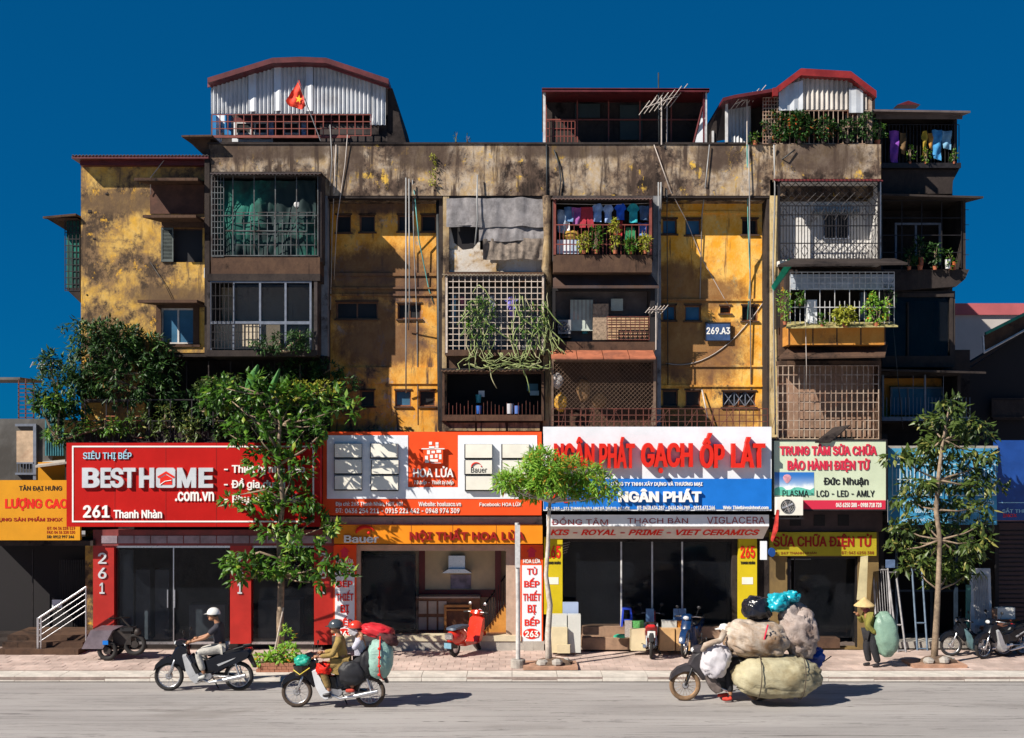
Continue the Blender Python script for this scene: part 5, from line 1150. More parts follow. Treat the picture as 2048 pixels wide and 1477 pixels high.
pipe([(672,290,-.05),(668,380,-.06),(664,470,.55),(661,620,.6)], .013, m_cable, 'pale cable hanging down left of the left stair bay windows', 'loose cables', 'cable', 'cable')
pipe([(660,250,-.1),(664,320,-.08),(660,372,-.06)], .012, m_pipe, 'grey hose hanging from the arched zinc shed', 'loose cables', 'hose', 'hose')
pipe([(695,270,-.1),(690,330,-.06),(674,440,-.02),(668,560,.6)], .012, m_cable, 'white cord falling from the zinc shed across the parapet', 'loose cables', 'cable', 'cable')
pipe([(955,350,-.15),(954,400,-.2),(955,440,-.2),(950,490,-.2)], .02, m_pipe, 'thin grey pipe hanging over the felt sheets', 'loose cables', 'pipe', 'pipe')
pipe([(335,312,.1),(300,357,.2),(302,390,.3)], .012, m_cable, 'thin cable dropping over the end wing eave', 'loose cables', 'cable', 'cable')
pipe([(300,524,.3),(330,570,.3),(345,600,.3)], .008, m_piped, 'thin dark cable on the yellow end wing', 'loose cables', 'cable', 'cable')
pipe([(1548,290,-.5),(1550,380,-.1),(1546,540,-.1),(1551,870,-.1)], .02, m_pipe, 'pipe on the pale pillar right of the right stair bay', 'pipes on the stair bays')
pipe([(1590,300,-.45),(1570,315,-.5),(1548,330,-.1),(1546,350,-.1)], .018, m_piped, 'black cable looping over the right parapet', 'loose cables', 'cable', 'cable')
pipe([(1108,300,-.06),(1118,330,-.07),(1122,360,-.07),(1118,392,-.07)], .016, m_piped, 'dark hose against the middle of the parapet', 'loose cables', 'hose', 'hose')
pipe([(1093,290,-.05),(1094,392,-.05)], .02, m_piped, 'dark pipe on the parapet above the gnarled column', 'loose cables', 'pipe', 'pipe')
pipe([(1611,640,-.9),(1613,740,-.9),(1612,790,-.5)], .008, m_cable, 'cord hanging from the orange planter', 'loose cables', 'cord', 'cord')
pipe([(1786,650,-.3),(1795,750,.3),(1806,860,.4)], .010, m_piped, 'slack dark wire right of the orange planter', 'loose cables', 'cable', 'cable')
pipe([(645,712,-.05),(644,868,-.05)], .05, m_dark, 'dark post between terrace and left stair bay', None, 'post', 'post')
def aerial(px, base, top, y, n, w, ang, label):
    t = thing('tv_aerial', label, 'aerial', (X(px, y), y, Z(base, y)), 'television aerials'); g = MB()
    g.bar((X(px, y), y, Z(base, y)), (X(px, y), y, Z(top, y)), .016, 6); g.build('mast', m_cable, t)
    g = MB(); c = Vector((X(px, y), y, Z(top+8, y))); d = Vector((math.cos(ang)*.85, .25, math.sin(ang))).normalized(); q = Vector((.55, -.5, .66)).normalized()
    g.bar(c-d*w*.5, c+d*w*.5, .012, 4)
    for k in range(n): p = c-d*w*.5+d*w*k/(n-1); l = w*(.22+.16*k/n); g.bar(p-q*l, p+q*l, .009, 4)
    g.build('elements', m_cable, t); return t
aerial(1323, 290, 196, -.1, 7, 1.0, .35, 'big many armed aerial on the roof in front of the flat dark shed')
aerial(1334, 290, 186, .15, 6, .8, .3, 'second aerial just right of and behind the big one'); aerial(1494, 290, 190, -.1, 5, .75, .4, 'aerial before the right arched shed')
aerial(1312, 700, 612, -.2, 6, .45, .05, 'small white aerial fixed to the grey pillar by the condenser balcony')
aerial(84, 760, 722, 1.3, 4, .5, 0, 'small dark aerial above the far left house')
aerial(1118, 288, 230, .8, 3, .25, .3, 'tiny aerial left of the flat dark shed') if 0 else None
# ---------------------------------------------------------------- condensers
def condenser(a, b, c, d, y, label, mt=None):
    t = thing('air_conditioner', label, 'air conditioner', (X((a+c)/2, y), y, Z(d, y)), 'outdoor air conditioner units'); mt = mt or s_cream
    MB().px(a, b, c, d, y, .32).build('casing', mt, t); x0, x1, z0, z1 = ph(a, b, c, d, y); cx = x0+(x1-x0)*.40; cz = (z0+z1)/2; r = (z1-z0)*.38
    MB().lathe((cx, y-.008, cz), [(0, -.004), (r, -.004), (r, .004), (0, .004)], 20, 'y').build('fan_recess', m_iron, t)
    g = MB()
    for k in range(4): g.torus((cx, y-.018, cz), r*(k+1)/4, .006, 18, 4)
    for k in range(6): a_ = k*math.pi/3; g.bar((cx, y-.022, cz), (cx+r*math.cos(a_), y-.022, cz+r*math.sin(a_)), .005)
    g.build('guard', m_pipe, t)
    g = MB()
    for k in range(4): g.bar((cx, y-.013, cz), (cx+r*.85*math.cos(k*1.57+.4), y-.013, cz+r*.85*math.sin(k*1.57+.4)), .03, 4)
    g.build('fan_blade', m_silver, t)
    g = MB(); g.px(a+3, d, a+7, d+5, y+.02, .25); g.px(c-7, d, c-3, d+5, y+.02, .25); g.px(a-2, d+5, c+2, d+8, y, .5); g.build('bracket', m_iron, t); return t
condenser(1554, 995, 1606, 1031, -.98, 'grey white air conditioner unit hung below the repair signboard corner')
condenser(1116, 640, 1142, 668, .1, 'dim air conditioner unit on the balcony with the reed curtain', M('grey casing', (.25, .25, .26), .6, 0, .2, 3, .1))
p = thing('pennant', 'red and white folded flag hanging below the air conditioner', 'flag', (X(1552), -.9, Z(1080)))
cloth([(1558, 1020), (1556, 1060), (1545, 1085), (1541, 1082), (1548, 1050), (1553, 1020)], -1.0, .01, 'pennant_cloth', M('red pennant', (.55, .03, .02), .7, 0, .5, 9, 0), p)
# ---------------------------------------------------------------- laundry and household things
def garment(a, b, c, d, y, col, kind, label, grp, cat='shirt', name=None):
    w = c-a; h = d-b
    if kind == 'shirt': P_ = [(a+w*.28, b), (a+w*.72, b), (c, b+h*.26), (c-w*.10, b+h*.36), (c-w*.2, b+h*.30), (c-w*.2, d), (a+w*.2, d), (a+w*.2, b+h*.30), (a+w*.10, b+h*.36), (a, b+h*.26)]
    elif kind == 'long': P_ = [(a, b), (c, b), (c-w*.1, d), (a+w*.12, d-h*.06)]
    else: P_ = [(a+w*.1, b), (c-w*.1, b), (c, d), (a+w*.55, d), (a+w*.5, b+h*.4), (a+w*.42, d), (a, d)]
    mt = M('cloth %.2f %.2f %.2f' % col, col, .85, 0, .3, 5, .25)
    if kind == 'pants':
        o = MB(); y1 = y; pts = [(X(p, y), Z(q, y)) for p, q in P_]; o.prism(pts, y-.015, y+.015); o = o.build(name or 'trousers', mt)
    else: o = cloth(P_, y, .03, name or {'shirt': 'shirt', 'long': 'towel'}[kind], mt, None, a)
    return tag(o, label, cat, grp)
GL = 'laundry on the upper balcony'
yl = -.36
tag(MB().tube([(X(1112, yl), yl, Z(408, yl)), (X(1206, yl), yl, Z(410, yl)), (X(1300, yl), yl, Z(407, yl))], .008, 4).build('clothes_line', m_cable), 'line holding the laundry on the upper balcony', 'clothes line')
for (a, b, c, d, col, k, lb, cat) in ((1114,420,1132,468,(.30,.36,.45),'long','grey blue checked cloth at the left end of the laundry line','towel'),(1128,414,1148,445,(.10,.20,.36),'long','navy cloth second on the laundry line','cloth'),
    (1128,430,1142,462,(.70,.70,.72),'shirt','small white top left of the violet one','shirt'),(1143,416,1162,452,(.30,.08,.28),'long','violet cloth beside the red trousers','cloth'),
    (1159,415,1188,456,(.45,.03,.05),'pants','long red trousers on the laundry line','trousers'),(1182,408,1208,444,(.25,.40,.72),'shirt','pale blue shirt right of the red trousers','shirt'),
    (1205,409,1228,446,(.32,.45,.75),'shirt','paler blue shirt next to the royal blue one','shirt'),(1228,408,1254,440,(.01,.10,.62),'shirt','royal blue shirt in the middle right','shirt'),
    (1253,408,1280,446,(.02,.36,.42),'shirt','turquoise shirt right of the royal blue one','shirt'),(1278,412,1300,442,(.06,.12,.24),'long','dark navy cloth at the right end','towel'),
    (1226,442,1246,472,(.50,.03,.03),'long','red cloth hanging lower behind the plants','cloth'),(1276,446,1298,474,(.10,.20,.60),'long','blue white patterned cloth low at the right','cloth'),(1250,456,1272,480,(.03,.25,.10),'pants','small green trousers above the pots','trousers')):
    garment(a, b, c, d, yl-.02*(k == 'long')+(.18 if b > 440 else 0), col, k, lb, GL, cat)
for (a, b, c, d, col, k, lb, cat) in ((1779,262,1798,330,(.20,.05,.36),'long','long purple cloth on the topmost right balcony','towel'),(1800,266,1812,310,(.14,.08,.03),'long','brown cloth beside the purple one','cloth'),
    (1843,262,1856,312,(.50,.34,.03),'shirt','yellow shirt on the topmost right balcony','shirt'),(1864,260,1884,322,(.04,.24,.50),'long','bright blue cloth on the topmost right balcony','towel'),(1884,262,1904,300,(.16,.34,.50),'long','pale blue cloth at the right end up top','towel'),(1857,266,1866,300,(.40,.18,.03),'long','orange cloth between yellow and blue','cloth')):
    garment(a, b, c, d, .9, col, k, lb, 'laundry on the topmost right balcony', cat)
for (a, b, c, d, col, k, lb, cat) in ((903,592,912,650,(.15,.35,.50),'long','teal blue towel at the left of the grid balcony','towel'),(918,594,934,618,(.35,.12,.18),'shirt','dull red shirt behind the square grid','shirt'),(1008,594,1036,618,(.20,.18,.60),'shirt','violet blue shirt behind the square grid','shirt'),(1018,600,1030,636,(.22,.14,.55),'long','violet scarf behind the square grid','cloth'),(978,592,990,620,(.28,.30,.40),'long','grey cloth behind the square grid','cloth')):
    garment(a, b, c, d, .05, col, k, lb, 'laundry behind the square grid', cat)
def tub(px, top, bot, w, y, col, label, cat='bucket', name='bucket', grp=None, k=.8):
    x = X(px, y); r = w*U(y)/2; z0, z1 = Z(bot, y), Z(top, y)
    return tag(MB().lathe((x, y, z0), [(0, 0), (r*k, 0), (r, z1-z0), (r*.94, z1-z0), (r*k*.9, .02), (0, .02)], 14).build(name, M('plastic %.2f %.2f %.2f' % col, col, .45, 0, .15, 4, 0), smooth=rad(40)), label, cat, grp)
HB = 'household things on the balconies'
tag(MB().px(1114, 480, 1142, 508, -.42, .3).build('cabinet', s_white), 'white cabinet at the left of the laundry balcony', 'cabinet')
tag(MB().px(1142, 480, 1158, 508, -.42, .25).build('storage_box', M('pale blue box', (.45, .55, .70), .6, 0, .3, 12, 0)), 'pale blue box beside the white cabinet', 'box')
tag(MB().ball((X(1140), -.3, Z(475)), .22, .12, .12, 12, 8, .2).build('yellow_sack', M('yellow cloth', (.45, .28, .04), .8, 0, .3, 5, .3)), 'yellow cloth bundle on the white cabinet', 'bundle')
tub(1170, 655, 668, 14, .5, (.02, .30, .34), 'teal tub leaning below the pale shutter', grp=HB) ; tub(958, 812, 828, 11, .1, (.03, .12, .45), 'blue bucket on the dark lower balcony', grp=HB)
tub(957, 790, 806, 12, .5, (.04, .30, .36), 'teal pail on the shelf of the dark lower balcony', grp=HB); tub(1020, 808, 828, 14, .2, (.55, .55, .60), 'white pail on the dark lower balcony', grp=HB)
tub(1034, 812, 828, 12, .2, (.10, .20, .55), 'blue basin beside the white pail', grp=HB); tag(MB().px(957, 782, 969, 794, .6, .05).build('white_card', s_white), 'little white card inside the dark lower balcony', 'card')
tag(MB().px(1054, 768, 1076, 782, .7, .05).build('blue_screen', M('dim blue screen', (.04, .14, .20), .4, 0, .2, 3, 0)), 'dim blue panel deep in the dark lower balcony', 'panel'); tag(MB().px(1060, 782, 1078, 791, .65, .1).build('white_box', M('pale blue white', (.35, .50, .60), .5, 0, .2, 3, 0)), 'pale box under the dim blue panel', 'box')
tag(MB().ball((X(1121), -.1, Z(806)), .16, .1, .22, 12, 8, .25, 3).build('yellow_basket', M('yellow woven plastic', (.55, .28, .02), .7, 0, .5, 20, .5)), 'yellow basket behind the wire mesh', 'basket')
tag(MB().ball((X(1115), .0, Z(762)), .13, .1, .20, 12, 8, .25, 3).build('white_sack', M('grey white sack', (.40, .38, .38), .8, 0, .3, 6, .4)), 'pale sack hanging behind the wire mesh', 'sack')
for i, (px, py) in enumerate(((1168, 780), (1200, 800))): tag(MB().ball((X(px), .3, Z(py)), .18, .12, .28 if i == 0 else .2, 14, 8, .25, 4).build('wicker_basket', M('wicker', (.28, .15, .06), .9, 0, .6, 30, .9)), ('tall' if i == 0 else 'round')+' wicker basket behind the wire mesh', 'basket')
tag(MB().lathe((X(594,-.45), -.48, Z(410,-.45)), [(.05, -.01), (.075, 0), (.05, .01)], 16, 'y').build('ring_hanger', m_ironw), 'white ring hanging before the green netting', 'ring')
tag(MB().px(1616, 600, 1634, 648, YH+.3, .2).build('water_dispenser', s_white), 'white appliance standing on the orange planter balcony', 'appliance'); tag(MB().px(1722, 585, 1734, 640, YH+.7, .1).build('blue_board', M('dim blue cloth', (.10, .16, .26), .7, 0, .3, 4, 0)), 'dim blue cloth deep in the orange planter balcony', 'cloth')
for i, (px, t_, b_2, w_, col, lb) in enumerate(((1842,515,532,11,(.25,.06,.02),'brown tub'),(1896,520,538,12,(.6,.6,.6),'white pot'),(1908,524,540,8,(.45,.10,.02),'red pot'),(1930,322,330,8,(.5,.55,.6),'white pail'))):
    if i < 3: tub(px, t_, b_2, w_, .7, col, lb+' on the dark balcony ledge', grp=HB)
# ---------------------------------------------------------------- potted plants
def plant(px, base, w, h, y, mat, label, n=220, l=.10, wd=.035, pot=m_terra, droop=.5, grp='potted plants on the balconies', pw=None):
    u = U(y); x, z = X(px, y), Z(base, y); t = thing('potted_plant', label, 'plant', (x, y, z), grp); pr_ = (pw or min(12, w*.4))*u/2
    MB().lathe((x, y, z), [(0, 0), (pr_*.7, 0), (pr_, pr_*1.5), (pr_*.9, pr_*1.5), (0, pr_*1.2)], 12).build('pot', pot, t)
    g = MB(); 
    for _ in range(4): g.tube([(x, y, z+pr_), (x+R.uniform(-.2, .2)*w*u, y+R.uniform(-.05, .05), z+h*u*.5), (x+R.uniform(-.4, .4)*w*u, y+R.uniform(-.1, .1), z+h*u*.85)], [.010, .008, .004], 4)
    g.build('stem', m_bark, t)
    g = MB(); foliage(g, (x, y, z+pr_+h*u*.52), (w*u*.5, .14, h*u*.48), n, l, wd, droop, 5); g.build('foliage', mat, t); return t
plant(1168, 508, 22, 40, -.6, lf_y, 'pale green plant left of the planter rail under the red trousers'); plant(1192, 508, 26, 52, -.6, lf_a, 'bushy plant with upright shoots in the laundry balcony')
plant(1230, 508, 24, 66, -.6, lf_y, 'tallest spindly plant in front of the laundry'); plant(1262, 508, 26, 26, -.6, lf_a, 'low plant under the turquoise shirt'); plant(1290, 508, 22, 34, -.6, lf_y, 'yellowish plant at the right end of the laundry balcony')
plant(1600, 612, 16, 22, -.95, lf_a, 'small plant in an orange pot hung at the left of the planter balcony', 120, pot=m_terra); plant(1570, 650, 22, 70, -1.1, lf_b, 'thin pale plant climbing left of the orange planter', 200, .09, .03)
plant(1690, 655, 50, 34, -1.05, lf_y, 'yellow green plant spilling over the orange planter', 420, .10, .05); plant(1752, 655, 60, 62, -1.0, lf_b, 'leafy green plant at the right of the orange planter', 420, .09, .05); plant(1644, 655, 18, 22, -1.0, lf_a, 'small sprig beside the white appliance', 90, .07)
plant(1775, 640, 26, 70, -.8, m_iron if 0 else lf_c, 'dry dark plant at the right corner of the planter balcony', 150, .12, .02); plant(1592, 575, 20, 30, -.9, lf_c, 'dark hanging tuft under the awning corner', 90, .08) if 0 else None
plant(1840, 540, 30, 60, .75, lf_c, 'dark leafy plant on the dark balcony', 240, .11, .05); plant(1870, 540, 24, 52, .75, lf_c, 'second dark plant by the pale door frame', 200, .1, .05); plant(1900, 540, 20, 36, .7, lf_a, 'light green plant at the corner of the dark balcony', 140, .08, .04); plant(1818, 540, 22, 40, .8, lf_c, 'shaded plant at the left of the dark balcony', 160, .1, .05)
plant(1820, 328, 14, 34, .85, lf_a, 'thin plant among the clothes on the topmost right balcony', 80, .07, .04); plant(1852, 328, 16, 30, .85, lf_a, 'plant under the yellow shirt', 90, .07, .04); plant(1908, 328, 14, 26, .85, lf_a, 'sprig at the corner of the topmost right balcony', 70, .07, .04)
plant(1568, 288, 40, 52, -.30, lf_f, 'leafy plant at the left of the roof garden', 420, .11, .06, pot=m_dark); plant(1600, 288, 46, 60, -.42, lf_f, 'flowering vine with orange blooms on the roof', 1000, .11, .06, pot=m_dark); plant(1540, 288, 30, 60, -.2, lf_f, 'thin climbing plant on the roof grid', 240, .09, .05, pot=m_dark)
plant(1648, 288, 44, 46, -.40, lf_f, 'dark vine right of the orange blooms', 420, .10, .05, pot=m_dark); plant(1694, 288, 40, 44, -.36, lf_c, 'dark shrub in the roof garden', 320, .10, .05, pot=m_dark); plant(1735, 288, 34, 60, -.36, lf_c, 'shrub at the right corner of the roof garden', 320, .10, .05, pot=m_dark); plant(1755, 290, 30, 40, -.1, lf_a, 'small green tuft by the right shed post', 160, .09, .05)
plant(1510, 290, 26, 20, -.1, lf_a, 'low shoots beside the roof grid', 80, .09, .03)
for px, h in ((912, 26), (935, 18)): plant(px, 288, 12, h, .1, lf_c, 'bare wispy weed %s on the parapet' % ('left' if px == 912 else 'right'), 24, .07, .015, m_dark, grp='weeds on the parapet')
t = thing('wall_weed', 'light green creeper rooted in the parapet above the left stair bay', 'plant', (X(866), -.05, Z(360))); g = MB(); foliage(g, (X(866), -.09, Z(342)), (.10, .05, .42), 150, .06, .03, .5, 5); g.build('foliage', lf_y, t)
# trailing cactus stems on the square grid
t = thing('hanging_cactus', 'pale trailing stems pouring over the square grid balcony', 'plant', (X(1000), -.4, Z(700))); g = MB()
for _ in range(72):
    c = R.choice([940, 955, 960, 985, 1010, 1040, 1060, 1078, 1092]); px = c+R.gauss(0, 15); py = R.uniform(585, 700); y = -.36+R.uniform(-.06, .03); pts = []
    dx = R.uniform(-3, 3); 
    for k in range(R.randint(4, 8)): pts.append((X(px, y), y-.02*k, Z(py, y))); dx += R.uniform(-5, 5); px += dx; py += R.uniform(6, 18)*(1 if R.random() > .2 else -.5)
    g.tube(pts, [.007+.010*math.sin(3.1*i/len(pts)) for i in range(len(pts))], 4)
for _ in range(26):
    px = R.uniform(930, 1085); y = -.45; pts = [(X(px+R.uniform(-6, 6)*k*1.6, y), y-.03*k, Z(706+k*R.uniform(5, 9), y)) for k in range(R.randint(3, 6))]; g.tube(pts, [.012]*(len(pts)-1)+[.005], 4)
for _ in range(14):
    px = R.uniform(925, 1060); y = -.42; g.tube([(X(px+k*9, y), y-.01*k, Z(733+5*math.sin(k+px), y)) for k in range(6)], [.014, .02, .022, .022, .018, .006], 4)
g.build('stem', lf_v, t, smooth=True)
g = MB(); foliage(g, (X(962), -.42, Z(640)), (.40, .10, .52), 420, .11, .035, .6, 6); foliage(g, (X(1066), -.42, Z(655)), (.34, .1, .6), 260, .11, .03, .6, 5); g.build('foliage', lf_a, t)

# ---------------------------------------------------------------- trees
def tree(name, label, base, trunk, blobs, mat, bark, leafsize, branches=(), k=9, grp=None, droop=.5):
    """trunk: [(px,py,y,r)], blobs: (px,py,y,rx_px,rz_px,n)"""
    bx, by, bz = base; t = thing(name, label, 'tree', base, grp)
    g = MB(); g.tube([(X(a, y), y, Z(b, y)) for a, b, y, r in trunk], [r for *_, r in trunk], 8); g.build('trunk', bark, t, smooth=True)
    g = MB()
    for br in branches: n = len(br); g.tube([(X(a, y), y, Z(b, y)) for a, b, y, r in br], [r for *_, r in br], 5)
    for (px, py, y, rx, rz, n) in blobs:            # twigs to every clump
        best = min(trunk, key=lambda q: abs(q[1]-(py+rz*1.2))+abs(q[0]-px)*.3); a = Vector((X(best[0], best[2]), best[2], Z(best[1], best[2]))); b = Vector((X(px, y), y, Z(py, y)))
        mid_ = a.lerp(b, .5)+Vector((0, 0, -.06)); g.tube([a, mid_, b], [.030, .018, .008], 5)
    g.build('branch', bark, t, smooth=True)
    g = MB()
    for (px, py, y, rx, rz, n) in blobs: foliage(g, (X(px, y), y, Z(py, y)), (rx*U(y), min(rx, rz)*U(y)*1.0+.08, rz*U(y)), n, leafsize[0], leafsize[1], droop, k)
    g.build('crown', mat, t); return t
yt = GY(1322)
bl = []
for (px, py, rx, rz, n) in ((470,770,62,30,420),(430,800,40,22,240),(520,795,60,34,480),(585,790,60,28,360),(640,800,62,26,330),(690,815,34,16,150),(500,850,44,34,330),(560,850,48,40,420),(460,870,24,14,100),(610,860,46,34,330),(650,850,36,20,160),
    (540,920,50,36,420),(590,930,40,30,300),(480,1000,36,16,170),(520,1010,50,26,300),(560,1000,50,30,320),(600,1000,42,26,260),(630,1040,34,22,180),(545,1060,44,26,260),(600,1085,50,26,260),(660,1050,26,14,100),
    (450,1130,26,12,150),(490,1125,44,18,260),(540,1140,46,22,270),(600,1130,50,26,290),(650,1130,44,20,230),(690,1150,24,10,90),(480,1155,26,10,90),(620,1165,26,10,80),(440,775,26,20,120)):
    bl.append((px, py, (-1.55+R.uniform(-.3, .3) if py < 1060 else -1.95+R.uniform(-.4, .4)), rx*(1.0 if py < 880 else .86), rz*.9, int(n*(.42 if py < 880 else .5))))
tree('street_tree', 'tallest glossy leaved street tree in front of the red sign', (X(562, yt), yt, 0), [(562,1322,yt,.10),(560,1240,yt+.1,.085),(563,1150,yt+.2,.075),(558,1080,yt+.4,.07),(566,1000,-1.75,.06),(556,920,-1.6,.05),(560,850,-1.55,.04),(552,790,-1.5,.025)],
     bl, lf_a, m_bark, (.215, .09), [[(563,1120,yt+.25,.04),(520,1105,yt+.25,.03),(470,1120,yt+.25,.015)],[(563,1130,yt+.25,.04),(620,1100,yt+.25,.03),(670,1120,yt+.25,.012)],[(566,1000,-1.65,.04),(530,980,-1.65,.025),(480,990,-1.65,.012)],[(558,930,-1.65,.04),(610,900,-1.65,.025),(650,860,-1.65,.012)],[(558,900,-1.65,.04),(520,850,-1.65,.025),(460,800,-1.65,.012)]])
tag(MB().tube([(X(545, yt), yt-.1, Z(1330, yt)), (X(568, yt), yt-.06, Z(1215, yt))], .018, 5).build('support_stake', m_barkw), 'thin pale stake propping the tallest street tree', 'stake')
yg = GY(1334)
bl = [(px, py, yg+R.uniform(-.35, .35), rx*1.05, rz*1.1, int(n*1.6)) for px, py, rx, rz, n in ((1085,930,40,22,520),(1120,945,50,26,620),(1050,955,40,20,420),(1160,950,44,22,480),(1200,968,34,16,260),(1020,965,26,14,220),(1095,965,46,20,420),(1140,975,50,16,360),(1060,980,34,14,260),(1185,985,30,12,170),(1222,988,18,7,70),(1080,912,22,12,140),(1005,970,12,6,50))]
tree('young_tree', 'young flat topped bright green tree with a thin pale trunk', (X(1098, yg), yg, 0), [(1098,1336,yg,.085),(1096,1270,yg,.07),(1100,1210,yg,.065),(1092,1150,yg,.05),(1096,1090,yg,.045),(1098,1030,yg,.04),(1100,1004,yg,.035)],
     bl, lf_b, m_barkw, (.19, .038), [[(1100,1006,yg,.035),(1076,990,yg,.025),(1050,965,yg,.012)],[(1100,1006,yg,.035),(1124,990,yg,.025),(1160,960,yg,.012)],[(1100,1006,yg,.03),(1098,980,yg,.02),(1100,950,yg,.01)]], k=11, droop=.35)
yr = GY(1330)
bl = []
for (px, py, rx, rz, n) in ((1905,808,26,14,120),(1900,838,40,14,190),(1940,850,36,12,150),(1860,842,28,10,90),(1885,870,60,14,260),(1950,870,40,12,150),(1900,895,54,14,230),(1840,905,36,10,130),(1800,915,34,9,130),(1960,905,36,10,130),(1995,915,16,8,50),(1880,925,50,14,200),(1940,945,44,12,150),(1830,965,44,14,180),
    (1895,965,50,16,190),(1960,968,36,12,140),(1990,975,14,8,40),(1820,1000,40,14,160),(1900,1005,44,14,150),(1960,1015,34,12,110),(1850,1040,50,16,190),(1800,1055,26,14,110),(1920,1050,50,12,150),(1975,1045,20,8,50),(1830,1085,50,14,190),(1900,1080,50,12,150),(1950,1085,44,14,160),(1800,1100,22,14,80),(1860,1115,50,14,170),(1930,1112,40,14,130),
    (1830,1135,46,14,170),(1900,1135,44,16,160),(1940,1145,24,10,60),(1880,1160,40,12,110)):
    bl.append((px, py, yr+.45+R.uniform(-.4, .4), rx, rz*.8, int(n*.68)))
tree('street_tree', 'tiered darker street tree with whitewashed trunk at the right', (X(1868, yr), yr, 0), [(1868,1326,yr,.09),(1872,1260,yr,.075),(1876,1180,yr,.065),(1880,1080,yr,.055),(1872,1020,yr,.06),(1876,960,yr,.05),(1886,880,yr,.035),(1898,815,yr,.015)],
     bl, lf_d, m_bark, (.24, .085), [], k=7, droop=.95)
# planting pit, slabs
g = MB(); yk = GY(1345); x0, x1 = X(512, yk), X(596, yk)
b0, b1 = yk, yk+.75
t = thing('tree_planter', 'low brick planter with weeds round the tallest street tree', 'planter', ((x0+x1)/2, yk, 0)); me_ = None
for row in range(3):
    for i in range(9):
        for yy in (b0, b1-.10):
            w_ = (x1-x0)/9; q = (x0+i*w_+(w_*.5 if row % 2 else 0)-(.0), yy)
            if q[0]+w_ > x1+.02: continue
            if me_ is None: o = MB().box(0, w_-.008, 0, .10, 0, .062).build('brick', M('old kerb brick', (.36, .15, .09), .9, 0, .35, 9, .5, dirt=(.2, .12, .09), dirt_amt=.4), t, local=True); me_ = o
            else: o = me_.copy(); COL.objects.link(o)
            o.parent = t; o.location = (q[0]-world_loc(t).x+R.uniform(-.004, .004), q[1]-yk+R.uniform(-.006, .006), row*.068)
MB().box(x0+.02, x1-.02, b0+.09, b1-.09, 0, .17).build('soil', m_soil, t)
g = MB(); foliage(g, ((x0+x1)/2+.1, b0+.3, .34), (.42, .28, .16), 300, .14, .06, .5, 6); foliage(g, ((x0+x1)/2+.15, b0+.45, .6), (.16, .15, .42), 160, .12, .05, .5, 6); foliage(g, (x0+.1, b0+.2, .25), (.3, .2, .1), 120, .12, .06); tag(g.build('weeds', lf_b), 'weeds sprouting in the brick planter', 'weeds'); 
for (px, yy, nm) in ((1100, yg, 'young'), (1868, yr, 'right')):
    t = thing('tree_pit', 'raised concrete edged soil pit under the %s tree' % nm, 'tree pit', (X(px, yy), yy, 0)); c = X(px, yy)
    g = MB(); g.box(c-.62, c+.62, yy-.42, yy+.42, 0, .07); g.build('slab', M('pit slab', (.42, .24, .16), .9, 0, .3, 4, .4), t)
    g = MB(); g.ball((c+.1, yy, .07), .42, .30, .14, 12, 8, .3, 3); g.build('soil', m_soil, t)
    g = MB(); g.ball((c-.2, yy-.2, .12), .14, .1, .09, 7, 5, .4, 3).ball((c+.15, yy-.25, .14), .12, .1, .10, 7, 5, .4, 3).ball((c+.35, yy+.05, .12), .15, .1, .08, 7, 5, .4, 3); g.build('rubble', m_conc, t)
# terrace garden
g = MB(); yv = -.2
def shrub(label, blobs, mat, ls, grp='garden shrubs on the terrace', cat='shrub', name='shrub', k=9):
    a = blobs[0]; t = thing(name, label, cat, (X(a[0], a[2]), a[2], Z(a[1]+a[4], a[2])), grp); g = MB(); h = MB()
    for (px, py, y, rx, rz, n) in blobs:
        foliage(g, (X(px, y), y, Z(py, y)), (rx*U(y), min(rx, rz)*U(y)*.8+.1, rz*U(y)), n, ls[0], ls[1], .5, k)
        h.tube([(X(a[0], a[2]), a[2]+.1, Z(a[1]+a[4], a[2])), (X(px, y), y, Z(py+rz*.3, y)), (X(px, y), y, Z(py-rz*.6, y))], [.04, .02, .008], 5)
    h.build('branch', m_bark, t); g.build('foliage', mat, t); return t
shrub('largest dark bush hiding the foot of the yellow end wing', [(210,700,-.2,70,50,1100),(175,665,-.1,50,24,420),(240,680,-.2,50,30,520),(290,700,-.1,50,34,560),(325,735,-.1,36,30,330),(180,740,-.2,60,44,760),(250,760,-.2,70,50,1000),(310,785,-.2,50,30,420),(220,655,-.2,26,14,140),(265,672,-.15,24,18,160)], lf_c, (.17, .055))
shrub('violet tipped bush at the left end of the terrace', [(115,770,-.3,50,44,640),(100,725,-.2,24,20,200),(150,790,-.3,50,40,560),(95,810,-.3,34,24,260),(130,830,-.3,40,26,260),(160,850,-.3,50,26,320),(120,870,-.4,26,16,120)], lf_c, (.17, .055))
shrub('brighter shoots at the lower left of the terrace', [(110,870,-.6,20,12,90),(80,806,-.5,20,16,110),(120,800,-.55,30,24,200),(210,850,-.5,70,16,200)], lf_a, (.16, .06))
shrub('grey green leafy plants along the terrace rail', [(330,830,-.35,50,22,300),(350,860,-.4,60,18,300),(270,850,-.35,50,20,240),(400,860,-.4,50,20,260)], lf_d, (.16, .05))
shrub('dense hedge above the right half of the red sign', [(400,800,-.2,50,22,360),(450,790,-.3,60,26,500),(440,830,-.3,60,26,420),(500,830,-.3,60,26,420),(600,830,-.3,60,26,420),(640,800,-.3,50,26,330),(480,870,-.4,60,14,260)], lf_c, (.15, .055))
shrub('feathery light shrub left of the banana leaves', [(450,765,-.25,46,16,320),(410,775,-.25,26,12,120),(470,755,-.2,20,12,80)], lf_d, (.12, .035))
